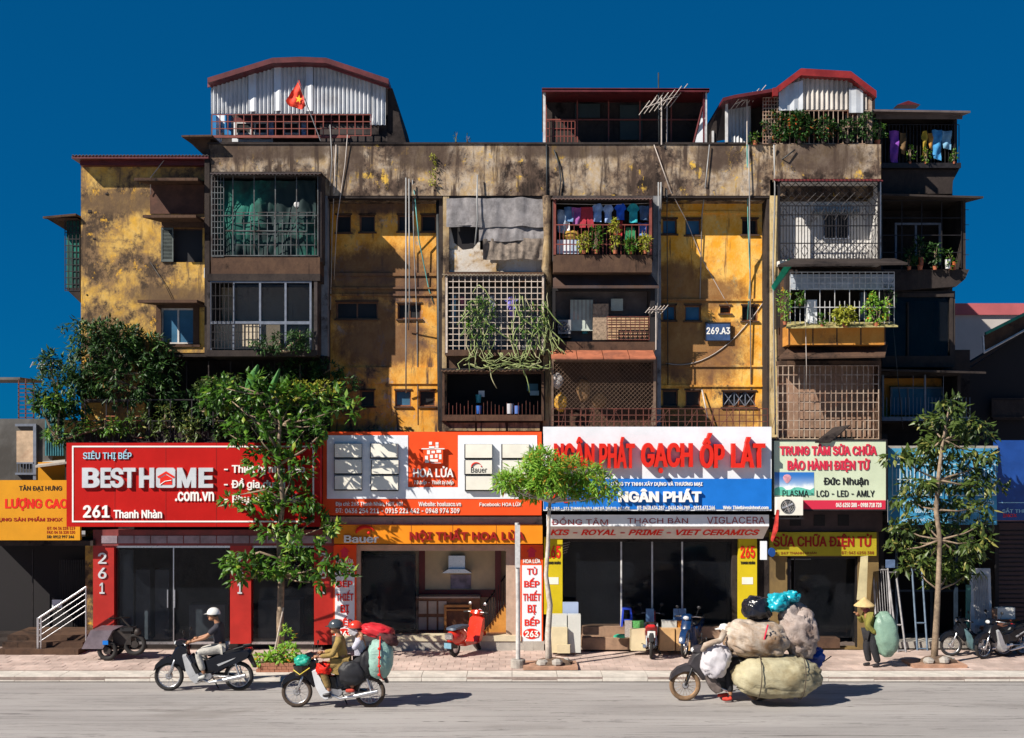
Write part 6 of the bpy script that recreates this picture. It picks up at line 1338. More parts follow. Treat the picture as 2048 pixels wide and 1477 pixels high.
shrub('dark tree growing between banana leaves and stair bay', [(600,745,-.1,50,30,640),(650,760,-.1,40,24,420),(690,765,-.2,26,16,200),(660,735,-.1,26,14,160),(680,800,-.2,30,24,260),(560,745,-.1,30,20,200)], lf_c, (.13, .045), cat='tree', name='small_tree')
shrub('yellow green shrub above the red sign', [(600,780,-.6,60,18,420),(650,775,-.6,30,14,180),(570,790,-.6,30,12,120)], lf_y, (.10, .04))
shrub('dark bush on the balcony with blue grey frames', [(560,685,-.85,50,18,420),(600,672,-.85,24,18,220),(520,692,-.85,22,10,100),(580,700,-.85,40,8,120)], lf_c, (.13, .04), grp=None)
t = thing('banana_plant', 'banana plant with two tall upright leaves on the terrace', 'plant', (X(515,-.7), -.7, Z(800,-.7))); 
for (pts, w_) in (([(500,800),(500,770),(507,750),(517,729)], 22), ([(540,800),(541,785),(548,765),(560,737)], 15)):
    y = -.72; q = MB(); n = 10; P0 = [Vector((X(a, y), y, Z(b, y))) for a, b in pts]
    for i in range(n+1):
        f = i/n*3; j = min(2, int(f)); c = P0[j].lerp(P0[j+1], f-j); ww = w_*U(y)*.5*(math.sin(math.pi*min(1, i/n*.88+.10))**.6)
        q.v += [(c.x-ww, y+.06-.1*(i/n), c.z-.02), (c.x, y-.1*(i/n), c.z), (c.x+ww*.8, y+.07-.1*(i/n), c.z-.03)]
    for i in range(n):
        for k in (0, 1): a = i*3+k; q.f.append((a, a+1, a+4, a+3))
    q.build('leaf', leaf_mat('banana leaf green', (.05, .20, .04), (.12, .34, .08), trans=.3) if 'banana leaf green' not in MATS else MATS['banana leaf green'], t, smooth=True)
MB().tube([(X(515,-.65), -.65, Z(840,-.65)), (X(515,-.68), -.68, Z(795,-.68))], .05, 6).build('stem', m_green if 0 else lf_a, t)
t = thing('terrace_railing', 'dark iron railing along the terrace above the red sign', 'railing', (X(400,-.45), -.45, Z(884,-.45))); g = MB(); x0, x1, z0, z1 = ph(170, 800, 640, 884, -.45); g.grid(x0, x1, z0, z1, -.45, .55, .5, .013)
for k in range(42): xx = x0+(x1-x0)*k/42; g.box(xx-.006, xx+.006, -.45, -.438, z0, z0+.5)
g.build('bars', m_iron, t); g = MB()
for (a, b) in ((212, 832), (212, 841), (264, 832), (264, 841), (270, 875)): g.px(a, b, a+18, b+1.5, -.47, .02)
g.build('copper_bar', m_terra, t)
g = MB(); g.px(290, 862, 440, 884, -.40, .15); g.px(150, 801, 260, 805, -.3, .3); tag(g.build('planter_trough', m_dark), 'dark trough and shelf behind the terrace railing', 'trough')
# ---------------------------------------------------------------- street props
yl_ = GY(1335); t = thing('lamp_post', 'slim white painted metal post set in a round concrete foot', 'post', (X(1036, yl_), yl_, 0)); x = X(1036, yl_)
g = MB(); g.tube([(x, yl_, .18), (x, yl_, 1.5), (X(1034, yl_), yl_, Z(1046, yl_))], [.055, .05, .05], 10); g.build('pole', M('worn white metal', (.60, .58, .56), .5, .2, .3, 4, .1, dirt=(.32, .28, .26), dirt_amt=.4), t, smooth=rad(50))
g = MB(); g.lathe((x, yl_, 0), [(0, 0), (.17, 0), (.17, .17), (.15, .19), (0, .19)], 14); g.build('foot', m_conc, t)
g = MB(); g.box(X(1030, yl_), X(1040, yl_), yl_-.075, yl_-.055, Z(1135, yl_), Z(1050, yl_)); g.build('plate', m_ironw, t)
# stainless handrail and steps on the left
t = thing('handrail', 'sloping stainless steel handrail beside the left steps', 'railing', (X(76,-.6), -.6, 0)); g = MB(); y = -.6
g.bar((X(76,y), y, 0), (X(76,y), y, Z(1236,y)), .035, 8); g.bar((X(82,y), y, 0), (X(82,y), y, Z(1236,y)), .02, 8)
for k in range(5):
    g.bar((X(76,y), y, Z(1238+k*12,y)), (X(173,y), y, Z(1174+k*12,y)), .030 if k == 0 else .012, 8)
g.bar((X(172,y), y, Z(1290,y)), (X(172,y), y, Z(1174,y)), .02, 8); g.build('rail', m_silver, t, smooth=rad(50))
t = thing('steps', 'dark worn steps left of the red pillars', 'steps', (X(120,-.5), -.5, 0))
for k in range(3): MB().box(X(20), X(178), -.75+k*.3, 1.2, k*.13 if k else 0, (k+1)*.13).build('step', m_brown, t)
# stacks of tiles
MT = {}
def slabstack(px0, py0, px1, py1, y, t_, n, m, label, lean=.0, cat='tile stack', name='tile_stack', grp='stacks of floor tiles'):
    x0, x1, z0, z1 = ph(px0, py0, px1, py1, y); z0 = max(z0, 0.0) if py1 > 1290 else z0; T_ = thing(name, label, cat, ((x0+x1)/2, y, z0), grp)
    for k in range(n):
        dx = R.uniform(-.012, .012); yy = y+k*(t_/n); q = MB(); q.add([(x0+dx, yy, z0), (x1+dx, yy, z0), (x1+dx, yy+lean, z1), (x0+dx, yy+lean, z1), (x0+dx, yy+t_/n*.8, z0), (x1+dx, yy+t_/n*.8, z0), (x1+dx, yy+t_/n*.8+lean, z1), (x0+dx, yy+t_/n*.8+lean, z1)], [(0,1,2,3),(5,4,7,6),(0,4,5,1),(1,5,6,2),(2,6,7,3),(3,7,4,0)])
        q.build('tile', m, T_)
    return T_
mt_w = M('glazed white tile', (.62, .62, .58), .3, 0, .08, 2, 0); mt_o = M('peach wood tile', (.66, .40, .18), .4, 0, .2, 3, 0); mt_c = M('cream tile', (.66, .56, .36), .4, 0, .12, 3, 0)
mt_g = M('green speckled tile', (.12, .42, .12), .5, 0, .4, 25, 0); mt_s = M('speckled grey tile', (.40, .36, .34), .6, 0, .4, 40, 0)
slabstack(1100, 1230, 1134, 1304, -.75, .25, 6, mt_w, 'white tiles upright behind the young tree'); slabstack(1136, 1230, 1161, 1306, -.78, .25, 5, mt_w, 'narrow white tiles right of the young tree')
slabstack(1103, 1256, 1134, 1306, -.95, .12, 3, mt_c, 'low cream tiles leaning on the white ones', .05); slabstack(1126, 1205, 1156, 1232, -.45, .1, 3, M('pale blue tile', (.36, .44, .62), .3, 0, .1, 2, 0), 'pale blue panel standing on the white tiles'); slabstack(1114, 1290, 1140, 1307, -1.1, .08, 2, mt_c, 'smallest cream tiles at the foot of the young tree')
slabstack(1262, 1259, 1292, 1302, -.85, .22, 5, mt_c, 'striped cream tiles left of the parked motorcycle'); slabstack(1320, 1258, 1350, 1302, -.85, .22, 5, mt_o, 'peach tiles right of the parked motorcycle'); slabstack(1352, 1258, 1380, 1302, -.83, .22, 5, mt_o, 'peach tiles beside the blue motorcycle')
slabstack(1250, 1243, 1264, 1275, -.6, .2, 4, mt_s, 'speckled grey tiles at the left of the row'); slabstack(1264, 1243, 1288, 1275, -.58, .2, 4, mt_g, 'green tiles behind the cream ones'); slabstack(1325, 1242, 1354, 1260, -.55, .2, 4, mt_w, 'white tiles behind the peach ones'); slabstack(1356, 1243, 1382, 1260, -.55, .2, 4, M('orange tile', (.70, .26, .03), .4, 0, .1, 3, 0), 'orange tiles behind the peach ones')
slabstack(1995, 1216, 2030, 1240, -.5, .2, 4, mt_w, 'white boards at the right edge'); slabstack(1998, 1240, 2040, 1300, -.6, .2, 4, M('orange red board', (.45, .09, .02), .5, 0, .2, 3, 0), 'orange red boards at the right edge'); slabstack(1990, 1218, 2000, 1300, -.45, .2, 2, M('brown board', (.30, .18, .12), .6, 0, .2, 3, 0), 'narrow brown board at the right edge')
def stool(px, base, top, w, y, col, label):
    x = X(px, y); z0, z1 = Z(base, y), Z(top, y); h = w*U(y)/2; t = thing('stool', label, 'stool', (x, y+h, z0)); m = M('stool plastic %.2f' % col[2], col, .4, 0, .1, 3, 0)
    MB().box(x-h*.8, x+h*.8, y, y+h*2, z1-.035, z1).build('seat', m, t)
    for sx in (-1, 1):
        for sy in (0, 1): MB().bar((x+sx*h*.7, y+h*.2+sy*h*1.6, z1-.03), (x+sx*h, y+sy*h*2, z0), .03).build('leg', m, t)
    g = MB(); g.box(x-h*.85, x+h*.85, y+.01, y+.04, z0+.16, z0+.21); g.build('rail', m, t)
stool(1254, 1256, 1217, 22, -.02, (.02, .06, .55), 'blue plastic stool in the doorway of the tile shop')
for (a, c, lb) in ((1292, 1308, 'pale blue tile sample standing left of centre in the tile shop doorway'), (1347, 1372, 'blue grey tile sample standing at the right in the tile shop doorway')):
    tag(MB().px(a, 1218, c, 1244, -.4, .04).build('sample_board', M('blue grey sample', (.14, .26, .46), .4, 0, .15, 3, 0)), lb, 'tile sample')
tag(MB().ball((X(1243,-.55), -.45, Z(1274,-.55)), .2, .1, .05, 10, 6, .3, 3).build('green_cloth', M('green cloth', (.02, .36, .22), .7, 0, .2, 4, .1)), 'green rag on the shop step', 'cloth')
# leaning frames and doors on the right
def frame_lean(a, b, c, d, y, label, mat, bars=6, name='metal_frame', grp='leaning metal frames', lean=.4, skew=0):
    x0, x1, z0, z1 = ph(a, b, c, d, y); z0 = 0; t = thing(name, label, 'frame', ((x0+x1)/2, y, 0), grp); g = MB(); sk = skew*U(y)
    P = lambda u, v: (x0+(x1-x0)*u+sk*v, y+lean*v, z0+(z1-z0)*v)
    for u in (0, 1): g.bar(P(u, 0), P(u, 1), .028)
    for v in (.02, .33, .98): g.bar(P(0, v), P(1, v), .022)
    g.build('frame', mat, t); g = MB()
    for k in range(1, bars): g.bar(P(k/bars, .33), P(k/bars, .98), .008)
    if bars > 1: g.build('bars', mat, t)
    return t
m_fr = M('dull galvanised frame', (.34, .33, .34), .5, .4, .3, 6, .1, dirt=(.12, .09, .08), dirt_amt=.4)
frame_lean(1756, 1140, 1786, 1296, -.30, 'barred galvanised frame right of the woman with the sack', m_fr); frame_lean(1742, 1132, 1790, 1296, -.1, 'wider dark frame behind the barred one', M('dark frame paint', (.06, .07, .08), .5, .3, .3, 5, 0), 1, skew=-8); frame_lean(1796, 1145, 1812, 1298, -.35, 'tall narrow slanted frame', m_fr, 1, skew=-10)
frame_lean(1835, 1140, 1855, 1296, -.1, 'narrow bluish frame behind the right tree', M('blue grey frame', (.12, .17, .24), .5, .3, .3, 5, 0), 1)
t = thing('metal_door', 'pale grey louvred metal door leaning by the right edge', 'door', (X(1967,-.4), -.4, 0)); y = -.4
def ldoor(px, py): u = (1297-py)/157; return (X(px+u*2, y), y+.35*u, Z(py, y))
q = MB(); q.add([ldoor(1943,1294), ldoor(1986,1294), ldoor(1990,1140), ldoor(1949,1140)]+[tuple(Vector(p)+Vector((0,.05,0))) for p in (ldoor(1943,1294), ldoor(1986,1294), ldoor(1990,1140), ldoor(1949,1140))], [(0,1,2,3),(5,4,7,6),(1,5,6,2),(3,2,6,7),(4,0,3,7),(4,5,1,0)]); q.build('leaf', M('pale metal door', (.50, .50, .50), .5, .2, .2, 3, .1, dirt=(.3, .26, .24), dirt_amt=.35), t)
q = MB()
for k in range(9): q.bar(tuple(Vector(ldoor(1954+k*3.4, 1240))-Vector((0,.015,0))), tuple(Vector(ldoor(1955+k*3.4, 1152))-Vector((0,.015,0))), .009)
for k in range(9): q.bar(tuple(Vector(ldoor(1953+k*3.4, 1290))-Vector((0,.015,0))), tuple(Vector(ldoor(1953+k*3.4, 1252))-Vector((0,.015,0))), .009)
q.build('louvres', m_fr, t)
tag(MB().px(1932, 1170, 1942, 1290, -.2, .03).build('teal_board', M('dull teal board', (.04, .17, .15), .6, 0, .3, 3, 0)), 'tall teal board left of the louvred door', 'board')
tag(MB().prism([(X(1714,-.3), Z(1200,-.3)), (X(1722,-.3), Z(1114,-.3)), (X(1736,-.3), Z(1112,-.3)), (X(1733,-.3), Z(1200,-.3))], -.3, -.27).build('folded_panel', M('cream board', (.60, .52, .30), .6, 0, .2, 3, 0)), 'cream folded board leaning above the woman in the conical hat', 'board')
tag(MB().px(1772, 1120, 1790, 1136, -.05, .04).build('notice', M('dim blue notice', (.10, .16, .30), .6, 0, .3, 6, 0)), 'small blue notice in the metalwork shop', 'notice')

# ---------------------------------------------------------------- motorcycles (forward is -x, wheels on z = 0)
def motorbike(name, label, loc, rz, body, shield, seatc, rubber=m_rubber, tail=(.5, .01, .01), grp=None, rim=m_silver, plate=None, sc=1.0, fender=None, cat='motorcycle'):
    t = thing(name, label, cat, loc, grp, rz); t.scale = (sc, sc, sc); dk = M('black engine metal', (.03, .03, .032), .5, .5, .3, 8, .1)
    B_ = lambda g, n, m, **k: g.build(n, m, k.pop('parent', t), local=True, **k)
    for xx, nm in ((-.74, 'front'), (.74, 'rear')):
        g = MB(); g.torus((xx, 0, .315), .270, .045, 36, 8, 'y', .95); ty = B_(g, 'wheel', rubber, smooth=True)
        g = MB(); g.torus((xx, 0, .315), .235, .016, 32, 6, 'y', 1.4); B_(g, 'rim', rim, parent=ty, smooth=True)
        g = MB()
        for k in range(18): a = 2*math.pi*k/18; b = a+.25*(1 if k % 2 else -1); s_ = .03 if k % 2 else -.03; g.bar((xx+.04*math.cos(b), s_, .315+.04*math.sin(b)), (xx+.232*math.cos(a), 0, .315+.232*math.sin(a)), .0035, 3)
        B_(g, 'spokes', rim, parent=ty)
        g = MB(); g.lathe((xx, -.06, .315), [(0, 0), (.05, 0), (.075, .03), (.075, .09), (.05, .12), (0, .12)], 14, 'y'); B_(g, 'hub', m_silver, parent=ty, smooth=rad(40))
    g = MB()
    for s_ in (-.075, .075): g.tube([(-.74, s_, .315), (-.66, s_, .52), (-.52, s_*.8, .88)], [.022, .024, .026], 8)
    B_(g, 'fork', m_silver if rim is m_silver else dk, smooth=True)
    g = MB(); pts = [(-1.06, .42), (-1.02, .56), (-.90, .68), (-.72, .75), (-.52, .74), (-.40, .64), (-.46, .54), (-.60, .60), (-.78, .60), (-.94, .52)]; g.fair(pts, .085, .92); B_(g, 'front_fender', fender or body, smooth=rad(40))
    g = MB(); g.fair([(-.68, .74), (-.58, .94), (-.46, 1.04), (-.34, .98), (-.30, .74), (-.24, .46), (-.40, .42), (-.54, .58)], .13, .78); B_(g, 'front_cowl', body, smooth=rad(40))
    g = MB(); g.fair([(-.42, .80), (-.34, .82), (-.22, .62), (-.05, .34), (-.02, .20), (-.14, .16), (-.24, .24), (-.34, .44)], .19, .88); B_(g, 'leg_shield', shield, smooth=rad(40))
    g = MB(); g.fair([(-.24, .62), (-.16, .62), (-.04, .42), (-.12, .36)], .195, .8); B_(g, 'shield_vent', dk)
    g = MB(); g.fair([(-.32, .70), (-.12, .40), (.10, .36), (.34, .42), (.36, .64), (.16, .70), (.05, .64), (-.12, .66), (-.24, .80)], .12, .8); B_(g, 'frame_cover', body, smooth=rad(40))
    g = MB(); g.fair([(.02, .66), (.28, .80), (.62, .86), (1.00, .92), (1.05, .86), (.98, .72), (.74, .60), (.50, .50), (.30, .38), (.06, .40)], .15, .78); B_(g, 'side_cover', body, smooth=rad(40))
    g = MB(); g.fair([(.30, .58), (.72, .74), (.66, .70), (.34, .54)], .165, .9); B_(g, 'side_decal', shield)
    g = MB(); g.fair([(.08, .76), (.12, .84), (.26, .85), (.42, .84), (.58, .90), (.84, .94), (.86, .89), (.60, .82), (.32, .78), (.14, .74)], .13, .7); B_(g, 'seat', seatc, smooth=rad(50))
    g = MB(); 
    for s_ in (-.13, .13): g.tube([(.66, s_, .90), (.86, s_, .96), (.98, s_*.6, .98)], [.016, .016, .016], 6)
    g.bar((.98, -.08, .98), (.98, .08, .98), .016, 6); B_(g, 'grab_rail', dk)
    g = MB(); g.fair([(.90, .90), (1.02, .93), (1.04, .86), (.96, .83)], .09, .7); B_(g, 'tail_light', M('tail light %.2f' % tail[0], tail, .25, 0, .1, 4, 0), smooth=rad(40))
    g = MB(); g.fair([(.90, .82), (1.00, .80), (1.12, .50), (1.06, .50), (.94, .70)], .07, .8); B_(g, 'rear_fender', dk, smooth=rad(40))
    if plate: B_(MB().add([(1.07, -.10, .60), (1.07, .10, .60), (1.02, .10, .76), (1.02, -.10, .76), (1.05, -.10, .595), (1.05, .10, .595), (1.00, .10, .755), (1.00, -.10, .755)], [(0,1,2,3),(5,4,7,6),(4,5,1,0),(5,6,2,1),(7,4,0,3),(6,7,3,2)]), 'number_plate', plate)
    g = MB(); g.lathe((.02, -.09, .33), [(0, 0), (.13, 0), (.15, .04), (.15, .14), (.13, .18), (0, .18)], 14, 'y', 1.3, .8); g.lathe((-.10, -.06, .36), [(0, 0), (.075, 0), (.075, .12), (0, .12)], 12, 'y', 1.6, .8); g.bar((.0, -.02, .45), (.05, .0, .62), .05, 6); B_(g, 'engine', m_silver if rim is m_silver else dk, smooth=rad(40))
    g = MB(); g.tube([(-.05, -.11, .28), (.15, -.13, .20), (.34, -.15, .24), (.60, -.17, .29), (.92, -.18, .36)], [.02, .022, .036, .050, .045], 8); B_(g, 'exhaust', m_silver, smooth=rad(50))
    g = MB(); g.fair([(.12, .30), (.12, .38), (.78, .36), (.82, .30), (.76, .26)], .05, .7); g.v = [(a, b+.09, c) for a, b, c in g.v]; B_(g, 'chain_case', dk)
    g = MB()
    for s_ in (-.12, .12): g.bar((.78, s_, .34), (.66, s_, .70), .022, 8); g.bar((.2, s_*.6, .34), (.74, s_, .315), .02, 6)
    B_(g, 'suspension', m_silver, smooth=rad(50))
    g = MB(); g.bar((-.05, -.30, .255), (-.05, .30, .255), .016, 6); g.bar((.25, -.2, .30), (.38, -.24, .33), .012, 6); B_(g, 'foot_peg', m_rubber)
    g = MB(); g.tube([(-.30, -.34, 1.02), (-.38, -.20, 1.04), (-.46, 0, 1.02), (-.38, .20, 1.04), (-.30, .34, 1.02)], .014, 6); hb = B_(g, 'handlebar', m_silver, smooth=True)
    for s_ in (-1, 1): B_(MB().bar((-.33, s_*.25, 1.03), (-.26, s_*.38, 1.01), .021, 8), 'grip', m_rubber, parent=hb)
    g = MB(); g.fair([(-.60, .98), (-.58, 1.08), (-.46, 1.12), (-.34, 1.08), (-.36, 1.00), (-.48, .94)], .13, .65); B_(g, 'handlebar_cover', body, smooth=rad(40))
    B_(MB().ball((-.58, 0, 1.02), .05, .085, .055, 12, 8), 'headlight', M('headlamp glass', (.62, .64, .66), .15, .2, .1, 3, 0), smooth=True)
    for s_ in (-1, 1): m_ = B_(MB().bar((-.38, s_*.22, 1.04), (-.36, s_*.28, 1.24), .006, 5), 'mirror', dk); B_(MB().ball((-.36, s_*.29, 1.28), .018, .055, .045, 10, 6), 'mirror_head', dk, parent=m_, smooth=True)
    g = MB(); g.bar((.16, .12, .26), (.24, .28, .0), .014, 6); B_(g, 'side_stand', dk)
    return t
bk = M('black glossy fairing', (.006, .008, .014), .16, 0, .2, 3, 0, spec=.35); slv = M('silver fairing', (.50, .51, .53), .3, .3, .15, 3, 0); seatm = M('black vinyl', (.010, .010, .012), .5, 0, .2, 8, .1)
y1 = GY(1382, -.12); y2 = GY(1415, -.12); y3 = GY(1402, -.12)
b1 = motorbike('motorcycle', 'black and silver motorcycle ridden by the man in a white helmet', (X(408, y1), y1, -.12), 0, bk, slv, seatm, sc=1.0)
wh = M('white leg shield', (.60, .61, .63), .3, 0, .1, 3, 0)
b2 = motorbike('motorcycle', 'black motorcycle with white leg shield carrying two riders and bundles', (X(667, y2), y2, -.12), 0, bk, wh, seatm, rubber=m_rubd, sc=.98)
oldb = M('faded grey brown fairing', (.14, .11, .10), .6, 0, .4, 6, .2); m_oldrim = M('rusty gold rim', (.34, .20, .10), .5, .5, .3, 10, .1)
b3 = motorbike('motorcycle', 'old dusty motorcycle buried under enormous sacks', (X(1444, y3), y3, -.12), 0, M('dark worn fairing', (.04, .035, .04), .5, 0, .4, 6, .1), oldb, seatm, rubber=M('brown dusty tyre', (.20, .12, .065), .85, 0, .3, 14, .1), rim=m_oldrim, sc=1.02)
plm = M('white number plate', (.60, .60, .58), .5, 0, .2, 12, 0)
yb1 = GY(1322); b4 = motorbike('motorcycle', 'red and silver motorcycle parked with its number plate to the road', (X(1311, yb1), yb1+.95, 0), rad(-96), M('red silver fairing', (.35, .02, .02), .35, 0, .3, 5, 0), M('grey silver fairing', (.45, .45, .47), .35, .2, .3, 4, 0), seatm, tail=(.6, .02, .02), plate=plm, sc=.92)
yb2 = GY(1318); b5 = motorbike('motorcycle', 'dark blue motorcycle parked facing the road beside the peach tiles', (X(1392, yb2), yb2+.75, 0), rad(68), M('deep blue fairing', (.006, .03, .10), .25, 0, .3, 4, 0), M('navy fairing', (.015, .04, .12), .3, 0, .3, 4, 0), seatm, sc=.92)
b6 = motorbike('motorcycle', 'dim motorcycle parked behind the right tree, facing left', (X(1925), -.95, 0), 0, bk, M('teal grey fairing', (.10, .18, .20), .4, 0, .3, 4, 0), M('brown vinyl', (.12, .05, .03), .5, 0, .2, 8, .1), grp='motorcycles parked behind the right tree', sc=.86)
b7 = motorbike('motorcycle', 'dim motorcycle parked nearest the right edge, turned to the road', (X(1972), -1.05, 0), rad(25), bk, slv, seatm, grp='motorcycles parked behind the right tree', sc=.86)
# red scooter
def scooter(loc, rz, sc):
    t = thing('scooter', 'shiny red scooter parked before the furniture shop', 'scooter', loc, None, rz); t.scale = (sc,)*3; rd = M('glossy scooter red', (.62, .03, .012), .2, 0, .08, 2, 0, coat=.6)
    B_ = lambda g, n, m, **k: g.build(n, m, k.pop('parent', t), local=True, **k)
    for xx in (-.62, .62): w = B_(MB().torus((xx, 0, .22), .165, .055, 26, 8, 'y'), 'wheel', m_rubber, smooth=True); B_(MB().lathe((xx, -.05, .22), [(0, 0), (.12, .01), (.13, .05), (.12, .09), (0, .10)], 16, 'y'), 'rim', m_silver, parent=w, smooth=rad(40))
    g = MB(); g.ball((.52, 0, .52), .40, .21, .25, 16, 10); B_(g, 'rear_body', rd, smooth=True)
    g = MB(); g.fair([(-.10, .24), (.30, .24), (.42, .40), (.10, .36), (-.22, .30), (-.30, .28)], .16, .8); B_(g, 'floorboard', rd, smooth=rad(40))
    g = MB(); g.fair([(-.34, .24), (-.20, .24), (-.30, .60), (-.40, .95), (-.50, .98), (-.50, .62)], .21, .8); B_(g, 'leg_shield', rd, smooth=rad(40))
    g = MB(); g.ball((-.62, 0, .40), .26, .10, .15, 14, 8); B_(g, 'front_fender', rd, smooth=True)
    g = MB(); g.fair([(-.58, .98), (-.50, 1.12), (-.32, 1.12), (-.28, 1.04), (-.40, .94)], .14, .6); B_(g, 'headset', rd, smooth=rad(40))
    g = MB(); g.fair([(.10, .74), (.14, .80), (.50, .82), (.82, .78), (.84, .72), (.5, .72)], .15, .75); B_(g, 'seat', M('slate vinyl', (.06, .08, .12), .4, 0, .2, 5, 0), smooth=rad(50))
    g = MB(); g.bar((-.40, -.36, 1.06), (-.40, .36, 1.06), .018, 8); hb = B_(g, 'handlebar', m_silver)
    for s_ in (-1, 1): B_(MB().bar((-.40, s_*.26, 1.06), (-.38, s_*.39, 1.05), .026, 8), 'grip', m_rubber, parent=hb); B_(MB().ball((-.46, s_*.24, 1.28), .02, .06, .045, 10, 6), 'mirror', m_silver, smooth=True)
    B_(MB().ball((-.58, 0, 1.06), .04, .075, .06, 12, 8), 'headlight', s_white, smooth=True)
    B_(MB().fair([(.86, .44), (.93, .50), (.93, .62), (.86, .66)], .10, .7), 'tail_light', m_silver); B_(MB().box(.93, .945, -.11, .11, .26, .40), 'number_plate', M('blue grey plate', (.16, .32, .42), .5, 0, .2, 9, 0))
    B_(MB().fair([(.60, .22), (.94, .26), (.92, .42), (.62, .36)], .10, .8), 'rear_fender', seatm)
    return t
ysc = GY(1316); scooter((X(934, ysc), ysc+.62, 0), rad(-122), .92)
# cargo three wheeler
t = thing('three_wheeler', 'dark old cargo three wheeler parked on the left pavement', 'cargo tricycle', (X(235,-1.5), -1.55, 0)); yc = -1.55
def lc(g, n, m, p=None, **k): return g.build(n, m, p or t, **k)
dkg = M('grimy dark metal', (.035, .028, .026), .6, .3, .4, 6, .2, dirt=(.09, .05, .03), dirt_amt=.4)
for (px, py, r) in ((215, 1303, .24), (270, 1289, .27)): y = yc+(.0 if px < 250 else .15); w = lc(MB().torus((X(px,y), y, max(r, Z(py,y))), r-.05, .055, 26, 8, 'y'), 'wheel', m_rubber, smooth=True); lc(MB().lathe((X(px,y), y-.04, max(r, Z(py,y))), [(0, 0), (.09, 0), (.09, .08), (0, .08)], 12, 'y'), 'hub', dkg, w)
y = yc+.75; lc(MB().torus((X(230,y), y, .25), .20, .05, 26, 8, 'y'), 'wheel', m_rubber, smooth=True)
g = MB(); a, b, c, d = X(168,yc), X(214,yc), Z(1298,yc), Z(1262,yc)
g.add([(X(166,yc), yc-.1, Z(1297,yc)), (X(208,yc), yc-.1, Z(1297,yc)), (X(228,yc), yc-.1, Z(1260,yc)), (X(184,yc), yc-.1, Z(1260,yc)), (X(166,yc), yc+.7, Z(1297,yc)), (X(208,yc), yc+.7, Z(1297,yc)), (X(228,yc), yc+.7, Z(1260,yc)), (X(184,yc), yc+.7, Z(1260,yc))], [(0,1,2,3),(5,4,7,6),(4,5,1,0),(5,6,2,1),(7,4,0,3),(6,7,3,2)]); lc(g, 'cargo_box', M('purple grey sheet box', (.17, .14, .165), .45, .3, .3, 3, .1, dirt=(.08, .06, .06), dirt_amt=.4))
g = MB(); g.px(226, 1262, 262, 1290, yc+.1, .35); g.tube([(X(208,yc), yc+.2, Z(1296,yc)), (X(240,yc), yc+.2, Z(1300,yc)), (X(270,yc), yc+.2, Z(1290,yc))], .03, 6); lc(g, 'engine', dkg)
g = MB(); g.tube([(X(270,yc), yc+.15, Z(1288,yc)), (X(262,yc), yc+.15, Z(1262,yc)), (X(240,yc), yc+.15, Z(1240,yc)), (X(236,yc), yc+.15, Z(1236,yc))], .022, 6); g.tube([(X(222,yc), yc-.15, Z(1236,yc)), (X(236,yc), yc+.1, Z(1238,yc)), (X(248,yc), yc+.4, Z(1240,yc))], .018, 6); lc(g, 'handlebar', dkg)
lc(MB().ball((X(272,yc), yc+.12, Z(1266,yc)), .09, .08, .09, 10, 8), 'headlight', dkg, smooth=True)
g = MB(); g.px(240, 1256, 266, 1263, yc+.05, .3); lc(g, 'seat', seatm); lc(MB().px(205, 1282, 216, 1290, yc-.12, .015), 'blue_tag', s_blue)

# ---------------------------------------------------------------- people
m_skin = M('warm skin', (.36, .17, .09), .55, 0, .12, 6, .05); m_hair = M('black hair', (.015, .012, .012), .6, 0, .3, 20, .3)
def skinned(name, joints, edges, mat, parent, sub=2):
    """one continuous skinned surface from joints {id: (x,y,z,r)} and edges"""
    ids = list(joints); me = bpy.data.meshes.new(name); me.from_pydata([joints[i][:3] for i in ids], [(ids.index(a), ids.index(b)) for a, b in edges], [])
    o = bpy.data.objects.new(name, me); COL.objects.link(o); sk = o.modifiers.new('skin', 'SKIN'); sk.use_smooth_shade = True
    for k, i in enumerate(ids):
        r = joints[i][3]; d = me.skin_vertices[0].data[k]; d.radius = r if isinstance(r, tuple) else (r, r); d.use_root = (k == 0)
    ss = o.modifiers.new('sub', 'SUBSURF'); ss.levels = sub; ss.render_levels = sub
    bpy.context.view_layer.update(); dg = bpy.context.evaluated_depsgraph_get(); m2 = bpy.data.meshes.new_from_object(o.evaluated_get(dg)); m2.materials.clear(); m2.materials.append(mat)
    bpy.data.objects.remove(o); bpy.data.meshes.remove(me); ob = bpy.data.objects.new(name, m2); COL.objects.link(ob); m2.shade_smooth(); ob.parent = parent; return ob
def addhand(mb, w, d, up, s=1.0, curl=.6):
    """palm and five curled fingers from wrist w along d"""
    w, d, up = Vector(w), Vector(d).normalized(), Vector(up); sd = d.cross(up).normalized(); up = sd.cross(d).normalized()
    mb.tube([w-d*.01, w+d*.04*s, w+d*.085*s], [.024*s, .036*s, .034*s], 8)
    for k, L in enumerate((.062, .072, .068, .054)):
        b = w+d*.08*s+sd*(k-1.5)*.019*s; p1 = b+d*L*.45*s-up*.010*s; p2 = b+d*L*.75*s-up*L*curl*.5*s; p3 = b+d*L*.7*s-up*L*curl*1.1*s; mb.tube([b, p1, p2, p3], [.0095*s, .009*s, .0085*s, .006*s], 6)
    b = w+d*.03*s-sd*.03*s; mb.tube([b, b+d*.03*s-sd*.018*s-up*.015*s, b+d*.055*s-sd*.008*s-up*.035*s], [.011*s, .010*s, .007*s], 6)
